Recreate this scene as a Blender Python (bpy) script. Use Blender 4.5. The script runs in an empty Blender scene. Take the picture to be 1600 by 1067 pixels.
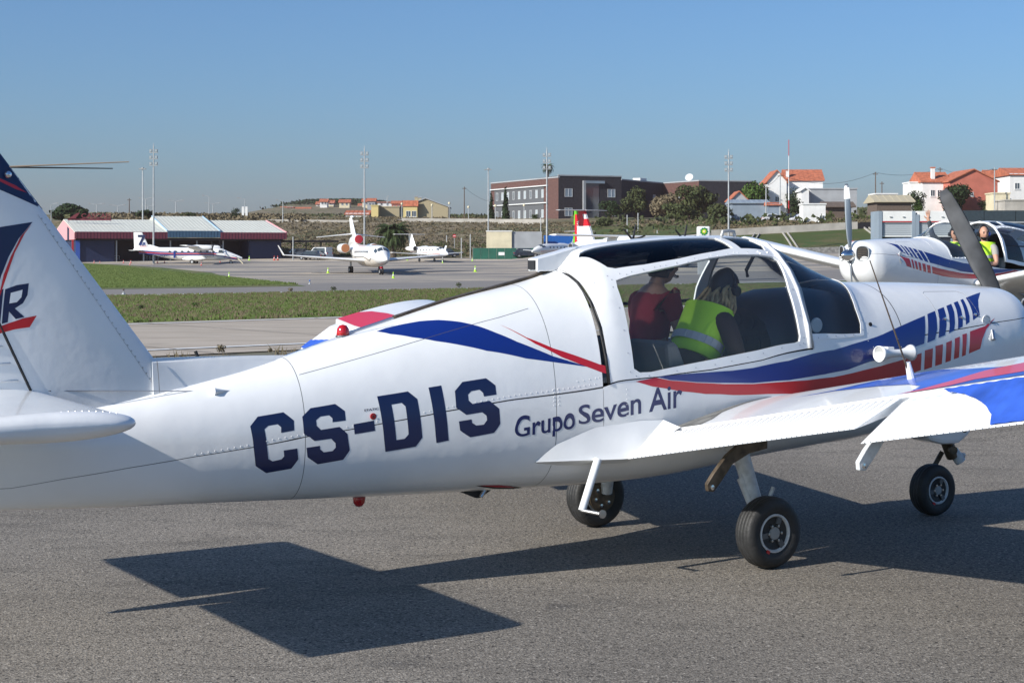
import bpy, bmesh, math, random
from mathutils import Vector, Matrix
from mathutils.geometry import tessellate_polygon
from mathutils import noise as mnoise
PI = math.pi
R = math.radians
scene = bpy.context.scene
col = scene.collection
# ------------------------------------------------------------------ camera, sky, sun, exposure
FPX, CAMH, HOR = 2583.0, 1.85, 395.0
cam_d = bpy.data.cameras.new('camera')
cam = bpy.data.objects.new('camera', cam_d)
col.objects.link(cam)
cam.location = (0, 0, CAMH)
cam.rotation_euler = (R(90), 0, 0)
cam_d.sensor_width = 36
cam_d.lens = 36 * FPX / 1600
cam_d.shift_y = -(533.5 - HOR) / 1600
cam_d.clip_end = 9000
cam_d.clip_start = .1
scene.camera = cam
SUN_EL, SUN_ROT = R(29.2), R(235.9)
world = bpy.data.worlds.new('World')
scene.world = world
world.use_nodes = True
wn = world.node_tree.nodes
wl = world.node_tree.links
sky = wn.new('ShaderNodeTexSky')
sky.sky_type = 'NISHITA'
sky.sun_disc = False
sky.sun_elevation = SUN_EL
sky.sun_rotation = SUN_ROT
sky.altitude = 100
sky.air_density = 1.0
sky.dust_density = 1.3
sky.ozone_density = 4
tint = wn.new('ShaderNodeMix')
tint.data_type = 'RGBA'
tint.blend_type = 'MULTIPLY'
tint.inputs['Factor'].default_value = 1
tint.inputs['B'].default_value = (.73, 1.04, 1.32, 1)
wl.new(sky.outputs[0], tint.inputs['A'])
wl.new(tint.outputs['Result'], wn['Background'].inputs[0])
wn['Background'].inputs[1].default_value = .079
sun_d = bpy.data.lights.new('sun', 'SUN')
sun_d.energy = 5.0
sun_d.angle = R(.53)
sun_d.color = (1, .955, .89)
sun = bpy.data.objects.new('sun', sun_d)
col.objects.link(sun)
sd = Vector((math.cos(SUN_EL) * math.sin(SUN_ROT), math.cos(SUN_EL) * math.cos(SUN_ROT), math.sin(SUN_EL)))
sun.rotation_euler = sd.to_track_quat('Z', 'Y').to_euler()
sun.location = (-20, -20, 30)
scene.view_settings.view_transform = 'Standard'
scene.view_settings.look = 'None'
scene.view_settings.gamma = 1
scene.view_settings.use_curve_mapping = False
scene.view_settings.exposure = .33
rnd = random.Random(7)

# ------------------------------------------------------------------ materials
MATS = {}
def mat(name, c, rough=.6, metal=0, coat=0, noise=0, nscale=5, bump=0, bscale=40, emit=None, spec=.5, ncol=None, detail=4, coords='Object'):
    if name in MATS: return MATS[name]
    m = bpy.data.materials.new(name)
    m.use_nodes = True
    nt = m.node_tree
    b = nt.nodes['Principled BSDF']
    b.inputs['Base Color'].default_value = (*c, 1)
    b.inputs['Roughness'].default_value = rough
    b.inputs['Metallic'].default_value = metal
    b.inputs['Coat Weight'].default_value = coat
    b.inputs['Coat Roughness'].default_value = .06
    b.inputs['Specular IOR Level'].default_value = spec
    tc = nt.nodes.new('ShaderNodeTexCoord')
    if noise:
        n = nt.nodes.new('ShaderNodeTexNoise')
        n.inputs['Scale'].default_value = nscale
        n.inputs['Detail'].default_value = detail
        nt.links.new(tc.outputs[coords], n.inputs['Vector'])
        r = nt.nodes.new('ShaderNodeValToRGB')
        d = ncol or tuple(x * (1 - noise) for x in c)
        r.color_ramp.elements[0].color = (*d, 1)
        r.color_ramp.elements[1].color = (*[min(1, x * (1 + (noise if not ncol else 0))) for x in c], 1)
        r.color_ramp.elements[0].position = .35
        r.color_ramp.elements[1].position = .65
        nt.links.new(n.outputs['Fac'], r.inputs[0])
        nt.links.new(r.outputs[0], b.inputs['Base Color'])
    if bump:
        n2 = nt.nodes.new('ShaderNodeTexNoise')
        n2.inputs['Scale'].default_value = bscale
        n2.inputs['Detail'].default_value = 3
        nt.links.new(tc.outputs[coords], n2.inputs['Vector'])
        bp = nt.nodes.new('ShaderNodeBump')
        bp.inputs['Strength'].default_value = bump
        bp.inputs['Distance'].default_value = .02
        nt.links.new(n2.outputs['Fac'], bp.inputs['Height'])
        nt.links.new(bp.outputs[0], b.inputs['Normal'])
    if emit:
        b.inputs['Emission Color'].default_value = (*c, 1)
        b.inputs['Emission Strength'].default_value = emit
    MATS[name] = m
    return m
def glass(name, tint, refl_rough=.03, dark=0.0):
    if name in MATS: return MATS[name]
    m = bpy.data.materials.new(name)
    m.use_nodes = True
    nt = m.node_tree
    nt.nodes.remove(nt.nodes['Principled BSDF'])
    out = nt.nodes['Material Output']
    tr = nt.nodes.new('ShaderNodeBsdfTransparent')
    tr.inputs[0].default_value = (*tint, 1)
    gl = nt.nodes.new('ShaderNodeBsdfGlossy')
    gl.inputs['Roughness'].default_value = refl_rough
    fr = nt.nodes.new('ShaderNodeFresnel')
    fr.inputs[0].default_value = 1.45
    geo = nt.nodes.new('ShaderNodeNewGeometry')
    # a thin pane reflects the same from either side
    mx = nt.nodes.new('ShaderNodeMixShader')
    inv = nt.nodes.new('ShaderNodeMix')
    inv.data_type = 'FLOAT'
    fr2 = nt.nodes.new('ShaderNodeFresnel')
    fr2.inputs[0].default_value = 1 / 1.45
    nt.links.new(geo.outputs['Backfacing'], inv.inputs['Factor'])
    nt.links.new(fr.outputs[0], inv.inputs[2])
    lw = nt.nodes.new('ShaderNodeLayerWeight')
    lw.inputs['Blend'].default_value = .12
    nt.links.new(lw.outputs['Fresnel'], inv.inputs[3])
    nt.links.new(inv.outputs[0], mx.inputs[0])
    nt.links.new(tr.outputs[0], mx.inputs[1])
    nt.links.new(gl.outputs[0], mx.inputs[2])
    last = mx
    if dark:  # grey diffuse veil mixed into the pane in place of reflected glare
        df = nt.nodes.new('ShaderNodeBsdfDiffuse')
        df.inputs[0].default_value = (.5, .5, .52, 1)
        m2 = nt.nodes.new('ShaderNodeMixShader')
        m2.inputs[0].default_value = dark
        nt.links.new(mx.outputs[0], m2.inputs[1])
        nt.links.new(df.outputs[0], m2.inputs[2])
        last = m2
    nt.links.new(last.outputs[0], out.inputs[0])
    MATS[name] = m
    return m
def N(nt, typ, **kw):
    n = nt.nodes.new(typ)
    for k, v in kw.items():
        if k.startswith('i_'): n.inputs[k[2:]].default_value = v
        else: setattr(n, k, v)
    return n
def ground_mat(name, layers, bump=.3, bscale=60, rough=.9, bdist=.01, speck=None):
    """layers: base colour then (colour, noise scale, lo, hi, stretch) blended by noise masks"""
    m = bpy.data.materials.new(name)
    m.use_nodes = True
    nt = m.node_tree
    b = nt.nodes['Principled BSDF']
    b.inputs['Roughness'].default_value = rough
    b.inputs['Specular IOR Level'].default_value = .25
    tc = nt.nodes.new('ShaderNodeTexCoord')
    cur = None
    base = layers[0]
    rgb = N(nt, 'ShaderNodeRGB')
    rgb.outputs[0].default_value = (*base, 1)
    cur = rgb.outputs[0]
    for (c, sc, lo, hi, st) in layers[1:]:
        mp = N(nt, 'ShaderNodeMapping')
        mp.inputs['Scale'].default_value = (1, st, 1)
        mp.inputs['Rotation'].default_value = (0, 0, R(-40) if st != 1 else 0)
        nt.links.new(tc.outputs['Object'], mp.inputs[0])
        n = N(nt, 'ShaderNodeTexNoise')
        n.inputs['Scale'].default_value = sc
        n.inputs['Detail'].default_value = 5
        nt.links.new(mp.outputs[0], n.inputs['Vector'])
        mr = N(nt, 'ShaderNodeMapRange')
        mr.inputs[1].default_value = lo
        mr.inputs[2].default_value = hi
        nt.links.new(n.outputs['Fac'], mr.inputs[0])
        mx = N(nt, 'ShaderNodeMix', data_type='RGBA')
        nt.links.new(mr.outputs[0], mx.inputs['Factor'])
        nt.links.new(cur, mx.inputs['A'])
        mx.inputs['B'].default_value = (*c, 1)
        cur = mx.outputs['Result']
    if speck:
        v = N(nt, 'ShaderNodeTexVoronoi')
        v.inputs['Scale'].default_value = speck
        nt.links.new(tc.outputs['Object'], v.inputs['Vector'])
        hsv = N(nt, 'ShaderNodeSeparateColor')
        nt.links.new(v.outputs['Color'], hsv.inputs[0])
        mr = N(nt, 'ShaderNodeMapRange')
        mr.inputs[3].default_value = .55
        mr.inputs[4].default_value = 1.6
        nt.links.new(hsv.outputs[0], mr.inputs[0])
        mm = N(nt, 'ShaderNodeVectorMath', operation='SCALE')
        nt.links.new(cur, mm.inputs[0])
        nt.links.new(mr.outputs[0], mm.inputs['Scale'])
        cur = mm.outputs[0]
    nt.links.new(cur, b.inputs['Base Color'])
    n = N(nt, 'ShaderNodeTexNoise')
    n.inputs['Scale'].default_value = bscale
    n.inputs['Detail'].default_value = 4
    nt.links.new(tc.outputs['Object'], n.inputs['Vector'])
    bp = N(nt, 'ShaderNodeBump')
    bp.inputs['Strength'].default_value = bump
    bp.inputs['Distance'].default_value = bdist
    nt.links.new(n.outputs['Fac'], bp.inputs['Height'])
    nt.links.new(bp.outputs[0], b.inputs['Normal'])
    MATS[name] = m
    return m

# ------------------------------------------------------------------ object helpers
def tag(o, label=None, cat=None, group=None, kind=None):
    if label: o['label'] = label
    if cat: o['category'] = cat
    if group: o['group'] = group
    if kind: o['kind'] = kind
    return o
def empty(name, loc=(0, 0, 0), rz=0, label=None, cat=None, group=None, parent=None):
    o = bpy.data.objects.new(name, None)
    o.empty_display_size = .2
    col.objects.link(o)
    o.location = loc
    o.rotation_euler = (0, 0, rz)
    if parent: o.parent = parent
    tag(o, label, cat, group)
    return o
def link(name, me, m=None, parent=None, smooth=False):
    o = bpy.data.objects.new(name, me)
    if m is not None and not me.materials:
        for k in (m if isinstance(m, (list, tuple)) else [m]): me.materials.append(k)
    if smooth:
        me.polygons.foreach_set('use_smooth', [True] * len(me.polygons))
    col.objects.link(o)
    if parent: o.parent = parent
    return o
def raw(name, vs, fs, m=None, parent=None, smooth=False):
    me = bpy.data.meshes.new(name)
    me.from_pydata([tuple(v) for v in vs], [], fs)
    me.update()
    return link(name, me, m, parent, smooth)
def children(o): return [c for c in bpy.data.objects if c.parent == o]
def build_children_map():
    d = {}
    for c in bpy.data.objects:
        if c.parent: d.setdefault(c.parent.name, []).append(c)
    return d
def copy_tree(o, parent=None, cmap=None):
    cmap = cmap if cmap is not None else build_children_map()
    c = o.copy()
    col.objects.link(c)
    if parent: c.parent = parent
    for ch in cmap.get(o.name, []): copy_tree(ch, c, cmap)
    return c
class MB:
    """collects simple solids, linked as one mesh"""
    def __init__(self): self.v = []; self.f = []; self.mi = []; self.cur = 0
    def add(self, vs, fs):
        n = len(self.v)
        self.v += [tuple(a) for a in vs]
        self.f += [tuple(i + n for i in f) for f in fs]
        self.mi += [self.cur] * len(fs)
    def box(self, x0, x1, y0, y1, z0, z1, M=None):
        vs = [Vector(p) for p in ((x0, y0, z0), (x1, y0, z0), (x1, y1, z0), (x0, y1, z0), (x0, y0, z1), (x1, y0, z1), (x1, y1, z1), (x0, y1, z1))]
        if M: vs = [M @ v for v in vs]
        self.add(vs, [(3, 2, 1, 0), (4, 5, 6, 7), (0, 1, 5, 4), (1, 2, 6, 5), (2, 3, 7, 6), (3, 0, 4, 7)])
        return self
    def tube(self, pts, r, n=8, cap=True):
        pts = [Vector(p) for p in pts]
        rs = r if isinstance(r, (list, tuple)) else [r] * len(pts)
        base = len(self.v)
        vs = []
        prev = None
        for i, p in enumerate(pts):
            d = (pts[min(i + 1, len(pts) - 1)] - pts[max(i - 1, 0)]).normalized()
            a = d.cross(Vector((0, 0, 1)) if abs(d.z) < .95 else Vector((1, 0, 0))).normalized()
            if prev is not None and a.dot(prev) < 0: a = -a
            prev = a
            b = d.cross(a)
            for k in range(n):
                t = 2 * PI * k / n
                vs.append(p + (a * math.cos(t) + b * math.sin(t)) * rs[i])
        fs = []
        for i in range(len(pts) - 1):
            for k in range(n):
                fs.append((i * n + k, i * n + (k + 1) % n, (i + 1) * n + (k + 1) % n, (i + 1) * n + k))
        if cap:
            fs.append(tuple(range(n))[::-1])
            fs.append(tuple((len(pts) - 1) * n + k for k in range(n)))
        self.add(vs, fs)
        return self
    def lathe(self, prof, axis='z', n=24, at=(0, 0, 0), M=None, close=False):
        """prof (r, h) list"""
        vs = []
        for r, h in prof:
            for k in range(n):
                t = 2 * PI * k / n
                a, b = r * math.cos(t), r * math.sin(t)
                p = (a, b, h) if axis == 'z' else ((h, a, b) if axis == 'x' else (b, h, a))
                vs.append(Vector(p) + Vector(at))
        if M: vs = [M @ v for v in vs]
        m = len(prof)
        fs = []
        for i in range(m if close else m - 1):
            j = (i + 1) % m
            for k in range(n): fs.append((i * n + k, i * n + (k + 1) % n, j * n + (k + 1) % n, j * n + k))
        if not close:
            if prof[0][0] > 1e-4: fs.append(tuple(range(n))[::-1])
            if prof[-1][0] > 1e-4: fs.append(tuple((m - 1) * n + k for k in range(n)))
        self.add(vs, fs)
        return self
    def prism(self, poly, axis, a, b, M=None):
        """poly 2D extruded between a and b along axis"""
        n = len(poly)
        def P(p, h): return Vector({'x': (h, p[0], p[1]), 'y': (p[0], h, p[1]), 'z': (p[0], p[1], h)}[axis])
        vs = [P(p, a) for p in poly] + [P(p, b) for p in poly]
        if M: vs = [M @ v for v in vs]
        fs = [tuple(range(n))[::-1], tuple(range(n, 2 * n))] + [(k, (k + 1) % n, n + (k + 1) % n, n + k) for k in range(n)]
        self.add(vs, fs)
        return self
    def build(self, name, m=None, parent=None, smooth=False, bevel=0):
        me = bpy.data.meshes.new(name)
        me.from_pydata(self.v, [], self.f)
        for k in (m if isinstance(m, (list, tuple)) else [m]):
            if k: me.materials.append(k)
        if isinstance(m, (list, tuple)): me.polygons.foreach_set('material_index', self.mi)
        me.update()
        bm = bmesh.new()
        bm.from_mesh(me)
        bmesh.ops.recalc_face_normals(bm, faces=bm.faces)
        bm.to_mesh(me)
        bm.free()
        o = link(name, me, None, parent)
        if smooth:
            me.polygons.foreach_set('use_smooth', [True] * len(me.polygons))
            if smooth != 'all': me.set_sharp_from_angle(angle=R(40))
        if bevel:
            bv = o.modifiers.new('bevel', 'BEVEL')
            bv.width = bevel
            bv.segments = 2
            bv.limit_method = 'ANGLE'
        return o
def at(px, py, Y):
    """point of the place seen in that direction, Y metres away"""
    return Vector(((px - 800) / FPX * Y, Y, CAMH - (py - HOR) / FPX * Y))
def atX(px, Y): return (px - 800) / FPX * Y
def text_mesh(body, bold=0.0, extrude=0):
    cu = bpy.data.curves.new('text', 'FONT')
    cu.body = body
    cu.offset = bold
    cu.extrude = extrude
    o = bpy.data.objects.new('text', cu)
    col.objects.link(o)
    bpy.context.view_layer.update()
    dg = bpy.context.evaluated_depsgraph_get()
    me = bpy.data.meshes.new_from_object(o.evaluated_get(dg))
    bpy.data.objects.remove(o)
    me.materials.clear()
    return me
def flat_text(name, body, M, h, m, parent=None, bold=.01, width=None):
    me = text_mesh(body, bold, .01)
    xs = [v.co.x for v in me.vertices]
    ys = [v.co.y for v in me.vertices]
    x0, x1, y0, y1 = min(xs), max(xs), min(ys), max(ys)
    sy = h / (y1 - y0)
    sx = (width / (x1 - x0)) if width else sy
    for v in me.vertices:
        v.co = M @ Vector(((v.co.x - x0) * sx, (v.co.y - y0) * sy, v.co.z * sy))
    return link(name, me, m, parent)

M_WHITE = mat('white_aircraft_paint', (.83, .83, .815), .28, coat=.5, noise=.03, nscale=3, bump=.22, bscale=4.5)
M_NAVY = mat('navy_letter_film', (.006, .014, .065), .35, coat=.3)
M_BLUE = mat('blue_stripe_film', (.006, .026, .19), .3, coat=.5)
M_RED = mat('red_stripe_film', (.52, .012, .02), .3, coat=.5)
M_BLACK = mat('black_rubber', (.012, .012, .012), .55)
M_TYRE = mat('tyre_rubber', (.022, .022, .022), .62, noise=.35, nscale=8, bump=.2, bscale=50)
M_DARK = mat('dark_interior', (.015, .015, .017), .6)
M_GREY = mat('grey_trim', (.28, .28, .27), .6, noise=.1)
M_STEEL = mat('steel', (.55, .55, .55), .3, metal=1)
M_CHROME = mat('polished_metal', (.8, .8, .8), .15, metal=1)
M_GREYPAINT = mat('pale_grey_gear_paint', (.55, .56, .56), .45, noise=.12, nscale=30)
M_SEAM = mat('seam_grime', (.10, .09, .08), .7)
M_RIVET = mat('rivet_paint', (.72, .72, .71), .35)
M_GALV = mat('galvanised_steel', (.42, .43, .43), .5, metal=.4, noise=.1, nscale=4)
M_CONCRETE = mat('concrete', (.34, .32, .29), .9, noise=.2, nscale=.6)
M_GLASSW = mat('window_glass', (.05, .07, .09), .08, spec=.8)
M_WOODPOLE = mat('weathered_wood', (.12, .09, .07), .9, noise=.2)

HAZE = .00013
# ------------------------------------------------------------------ terrain
TAB = {  # column pixel : rows (Y, z)
    0: [(-80, 0), (15, 0), (40, -.8), (195, -.8), (248, .15), (262, .45), (300, 1.6), (330, 8), (400, 10.8), (600, 14), (1500, 34), (4000, 88)],
    400: [(-80, 0), (15, 0), (40, -.8), (195, -.8), (248, .3), (262, .7), (285, 1.6), (330, 8), (400, 10.4), (600, 14), (1500, 34), (4000, 88)],
    800: [(-80, 0), (15, 0), (40, -.8), (195, -.7), (248, .5), (275, 1.2), (290, 2.4), (330, 7.6), (400, 10.0), (600, 14), (1500, 36), (4000, 90)],
    1100: [(-80, 0), (15, 0), (40, -.8), (150, -.7), (210, .4), (240, 1.9), (275, 5.6), (330, 8.0), (400, 10.2), (600, 16), (1500, 40), (4000, 95)],
    1450: [(-80, 0), (15, 0), (28, .2), (45, -.5), (150, -.6), (205, .5), (236, 2.4), (262, 6.1), (300, 8.0), (400, 11.5), (600, 17), (1500, 44), (4000, 100)],
}
COLS = sorted(TAB)
def _row(c, Y):
    t = TAB[c]
    if Y <= t[0][0]: return t[0][1]
    for i in range(len(t) - 1):
        a, b = t[i], t[i + 1]
        if Y <= b[0]: return a[1] + (b[1] - a[1]) * (Y - a[0]) / (b[0] - a[0])
    return t[-1][1]
def sm(a, b, x):
    k = min(1, max(0, (x - a) / (b - a)))
    return k * k * (3 - 2 * k)
def zfun(X, Y):
    if Y < 15: q = 800
    else: q = 800 + X / Y * FPX
    if q <= COLS[0]: z = _row(COLS[0], Y)
    elif q >= COLS[-1]: z = _row(COLS[-1], Y)
    else:
        for i in range(len(COLS) - 1):
            if q <= COLS[i + 1]: break
        k = (q - COLS[i]) / (COLS[i + 1] - COLS[i])
        z = _row(COLS[i], Y) * (1 - k) + _row(COLS[i + 1], Y) * k
    # the tarmac swells up gently under the second aircraft
    z += .44 * sm(3, 6, X) * sm(16, 22, Y) * (1 - sm(34, 48, Y)) - (.2 if False else 0)
    # far wooded hill on the left skyline
    if Y > 500:
        z += 9.5 * math.exp(-(abs(X + 108) / 44) ** 4 - ((Y - 1030) / 160) ** 2)
    return z
def zs(X, Y): return zfun(X, Y)
YL = [-60, -20, -5, 0, 5, 10, 15, 18, 22, 26, 30, 35, 40, 45, 50, 60, 70, 80, 95, 110, 130, 150, 170, 195, 205, 215, 225, 236, 240, 248, 255, 262, 268, 275, 280, 285, 290, 295, 300, 305, 310, 320, 330, 345, 360, 380, 400, 430, 470, 520, 600, 700, 800, 900, 1000, 1100, 1200, 1350, 1500, 2000, 3000, 4000]
def sheet(name, poly, off, m, parent=None, stepx=None):
    """flat polygon draped over the ground"""
    tris = tessellate_polygon([[Vector((x, y, 0)) for x, y in poly]])
    bm = bmesh.new()
    vs = [bm.verts.new((x, y, 0)) for x, y in poly]
    for t in tris:
        try: bm.faces.new([vs[i] for i in t])
        except ValueError: pass
    y0, y1 = min(p[1] for p in poly), max(p[1] for p in poly)
    x0, x1 = min(p[0] for p in poly), max(p[0] for p in poly)
    for y in YL:
        if y0 < y < y1:
            bmesh.ops.bisect_plane(bm, geom=bm.verts[:] + bm.edges[:] + bm.faces[:], plane_co=(0, y, 0), plane_no=(0, 1, 0))
    st = stepx or max(2.0, (x1 - x0) / 40)
    x = math.floor(x0 / st) * st
    while x < x1:
        if x > x0: bmesh.ops.bisect_plane(bm, geom=bm.verts[:] + bm.edges[:] + bm.faces[:], plane_co=(x, 0, 0), plane_no=(1, 0, 0))
        x += st
    for v in bm.verts: v.co.z = zfun(v.co.x, v.co.y) + off
    bmesh.ops.recalc_face_normals(bm, faces=bm.faces)
    me = bpy.data.meshes.new(name)
    bm.to_mesh(me)
    bm.free()
    if me.polygons and me.polygons[0].normal.z < 0: me.flip_normals()
    o = link(name, me, m, parent, smooth=True)
    return o
M_SCRUB = ground_mat('dry_scrub_ground', [(.19, .155, .10), ((.10, .115, .05), .05, .45, .6, 1), ((.26, .21, .14), .3, .5, .62, 1), ((.09, .09, .05), 1.2, .55, .7, 1)], bump=1, bscale=2.5, bdist=.3)
M_GRASS = ground_mat('mown_grass', [(.115, .14, .04), ((.17, .145, .07), .06, .42, .6, 4), ((.075, .14, .022), .12, .5, .6, 4), ((.06, .07, .026), .9, .52, .7, 1)], bump=1, bscale=6, bdist=.08)
M_TARMAC = ground_mat('near_tarmac', [(.185, .165, .138), ((.225, .20, .168), .35, .4, .7, 1), ((.13, .116, .098), 1.3, .5, .75, 3), ((.15, .134, .113), .11, .48, .56, 1), ((.085, .078, .07), .9, .66, .72, 1), ((.05, .045, .04), 38, .56, .66, 1), ((.32, .29, .25), 45, .57, .68, 1)], bump=1, bscale=90, bdist=.008, speck=135)
M_TAXI = ground_mat('pale_taxiway_concrete', [(.38, .325, .26), ((.44, .38, .31), .2, .4, .6, 6), ((.30, .26, .21), .6, .55, .7, 5)], bump=.2, bscale=10)
M_TAXI2 = ground_mat('grey_taxiway', [(.20, .185, .17), ((.24, .22, .20), .2, .4, .6, 6)], bump=.2, bscale=10)
M_APRON = ground_mat('far_apron_tarmac', [(.20, .188, .175), ((.40, .345, .275), .035, .44, .52, 5), ((.21, .195, .18), .2, .5, .65, 4)], bump=.2, bscale=5)
M_LINE = mat('white_runway_paint', (.72, .72, .70), .7, noise=.1, nscale=2)
M_YELLOW = mat('yellow_ground_paint', (.6, .42, .04), .7)
# the whole ground as one grid
def ground():
    xs = [-3000, -1500, -900, -600, -450, -350] + list(range(-300, 301, 12)) + [350, 450, 600, 900, 1500, 3000]
    vs = []; fs = []
    for y in YL:
        for x in xs:
            # rough the far scrub up a little
            n = 0
            if y > 285: n = (mnoise.noise(Vector((x * .03, y * .03, 0)))) * min(1.0, (y - 285) / 40) * 1.2
            vs.append((x, y, zfun(x, y) - (.12 if y < 274 else 0) + n))
    w = len(xs)
    for j in range(len(YL) - 1):
        for i in range(w - 1):
            a = j * w + i
            fs.append((a, a + 1, a + w + 1, a + w))
    o = raw('terrain', vs, fs, M_SCRUB, smooth=True)
    tag(o, kind='structure')
ground()
D = Vector((.76, .65)).normalized(); NN = Vector((-D.y, D.x))
def strip(n0, n1, k0, k1):
    P = lambda n, k: tuple(NN * n + D * k)
    return [P(n0, k0), P(n0, k1), P(n1, k1), P(n1, k0)]
def tg(o): return tag(o, kind='structure')
tg(sheet('tarmac', [(-70, -50), (100, -50), (100, 15), (60, 29), (40, 46), (19, 40), (8, 39), (-8, 33), (-30, 15), (-70, 0)], 0.0, M_TARMAC, stepx=3))
tg(sheet('road_verge', strip(20, 40.6, -90, 160), -.05, ground_mat('gravel_verge', [(.2, .175, .145), ((.12, .12, .06), .4, .5, .7, 1)], bump=.6, bscale=12)))
tg(sheet('near_taxiway', strip(38.5, 57.2, -160, 260), -.02, M_TAXI))
o = sheet('taxiway_edge_line', strip(40.6, 40.98, -160, 260), .0, M_LINE); tg(o)
o = sheet('taxiway_edge_line', strip(55.9, 56.25, -160, 260), .0, M_LINE); tg(o)
tg(sheet('grass_strip', strip(57.2, 93, -200, 300), -.015, M_GRASS))
tg(sheet('far_taxiway', strip(93, 116, -220, 320), -.01, M_TAXI2))
o = sheet('taxiway_shoulder_line', strip(93.4, 94.4, -220, 320), .01, M_LINE); tg(o)
def gp(px, py):
    """ground point seen at that pixel"""
    for k in range(20, 3000):
        Y = k * .25 if k < 1200 else 300 + (k - 1200)
        X = atX(px, Y)
        if CAMH - (py - HOR) / FPX * Y <= zfun(X, Y): return (X, Y)
    return (X, Y)
apron = [tuple(NN * 116 + D * -260), tuple(NN * 116 + D * 200), (190, 236), (60, 236), (45, 243), (20, 262), (-30, 272), (-130, 272), (-190, 262), (-330, 150)]
tg(sheet('far_apron', apron, -.03, M_APRON))
tri = [tuple(NN * 116 + D * -180), gp(478, 447), gp(430, 440), gp(330, 426), gp(250, 418), gp(190, 414), gp(140, 411.5), gp(60, 410), (-260, 165)]
tg(sheet('grass_island', tri, .0, M_GRASS))
tg(sheet('apron_yellow_line', [(atX(455, 190), 190), (atX(500, 190), 190.5), (atX(500, 190), 191), (atX(455, 190), 190.4)], .02, M_YELLOW))
tg(sheet('near_yellow_line', [(7.2, 18.2), (14, 22), (14, 22.15), (7.2, 18.35)], .006, M_YELLOW))
# taxiway slab joints
jb = []
for k in range(-40, 60, 1):
    kk = k * 7.5
    jb.append(strip(38.6, 57.1, kk, kk + .06))
bm = None
vs = []; fs = []
for q in jb:
    n0, n1 = 38.6, 57.1
    a, b, c, d = q
    seg = 6
    for s_ in range(seg):
        p0 = Vector(a).lerp(Vector(d), s_ / seg); p1 = Vector(a).lerp(Vector(d), (s_ + 1) / seg)
        r0 = Vector(b).lerp(Vector(c), s_ / seg); r1 = Vector(b).lerp(Vector(c), (s_ + 1) / seg)
        n = len(vs)
        for p in (p0, r0, r1, p1): vs.append((p.x, p.y, zfun(p.x, p.y) + .005))
        fs.append((n, n + 1, n + 2, n + 3))
tag(raw('slab_joints', vs, fs, M_SEAM), kind='structure')
# ------------------------------------------------------------------ vegetation
def leaf_mat(name, a, b, rough=.7):
    m = mat(name, a, rough, noise=.3, nscale=1.3, ncol=b, spec=.2)
    return m
LEAF = [leaf_mat('olive_leaves', (.075, .085, .03), (.03, .045, .015)),
        leaf_mat('dark_green_leaves', (.03, .055, .016), (.012, .024, .008)),
        leaf_mat('fresh_green_leaves', (.07, .12, .02), (.03, .06, .01)),
        leaf_mat('brown_dry_leaves', (.19, .15, .09), (.10, .085, .05)),
        leaf_mat('pale_grass_blades', (.135, .175, .05), (.08, .12, .03))]
M_BARK = mat('bark', (.09, .07, .05), .9, noise=.3, nscale=6)
def leaf_cloud(blobs, n, size, seed, flat=.9):
    r = random.Random(seed)
    vs = []; fs = []
    tot = sum(b[3] * b[4] * b[5] for b in blobs)
    for (cx, cy, cz, rx, ry, rz) in blobs:
        k = int(n * rx * ry * rz / tot)
        for _ in range(k):
            while True:
                d = Vector((r.gauss(0, 1), r.gauss(0, 1), r.gauss(0, 1)))
                if d.length > .01: break
            d.normalize()
            rad = (r.random() ** .35)
            bump = 1 + .18 * mnoise.noise(Vector((d.x * 2.3 + seed, d.y * 2.3, d.z * 2.3)))
            p = Vector((cx + d.x * rx * rad * bump, cy + d.y * ry * rad * bump, cz + d.z * rz * rad * bump))
            nrm = (d + Vector((r.gauss(0, .6), r.gauss(0, .6), r.gauss(0, .6)))).normalized()
            a = nrm.cross(Vector((r.random(), r.random(), r.random() + .1))).normalized()
            b = nrm.cross(a)
            s = size * r.uniform(.6, 1.3)
            i = len(vs)
            vs += [p - a * s, p - b * s * .6, p + a * s, p + b * s * .6]
            fs.append((i, i + 1, i + 2, i + 3))
    return vs, fs
def tree(name, loc, h, w, label, leafm, seed, trunk=.25, group=None, cat='tree', n=1800, size=None, conical=False, lobes=9):
    r = random.Random(seed)
    t = empty(name, loc, r.uniform(0, 6.28), label, cat, group)
    size = size or w * .045
    blobs = []
    if conical:
        for k in range(7):
            f_ = k / 6
            blobs.append((r.uniform(-.05, .05) * w, r.uniform(-.05, .05) * w, h * (.12 + .8 * f_), w * .5 * (1 - f_ * .75), w * .5 * (1 - f_ * .75), h * .12))
    else:
        for k in range(lobes):
            a = r.uniform(0, 6.28); q = r.uniform(.15, .38) * w
            s = r.uniform(.16, .30) * w
            blobs.append((math.cos(a) * q, math.sin(a) * q, h * (trunk + (1 - trunk) * r.uniform(.25, .8)), s, s, s * r.uniform(.6, .9) * min(1.2, h / w)))
        blobs.append((0, 0, h * (trunk + (1 - trunk) * .55), w * .33, w * .33, h * (1 - trunk) * .42))
    vs, fs = leaf_cloud(blobs, n, size, seed)
    raw('crown', vs, fs, leafm, t)
    mb = MB()
    mb.tube([(0, 0, -.6), (0, 0, h * trunk * .6), (w * .03, 0, h * (trunk + .25))], [w * .05, w * .035, w * .018], 7)
    for k in range(4 if not conical else 0):
        b = blobs[k]
        mb.tube([(0, 0, h * trunk * .7), (b[0] * .5, b[1] * .5, h * trunk + (b[2] - h * trunk) * .5), (b[0], b[1], b[2])], [w * .025, w * .016, w * .006], 5)
    mb.build('trunk', M_BARK, t)
    return t
M_PALM = leaf_mat('palm_frond_green', (.055, .08, .026), (.028, .044, .014))
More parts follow.
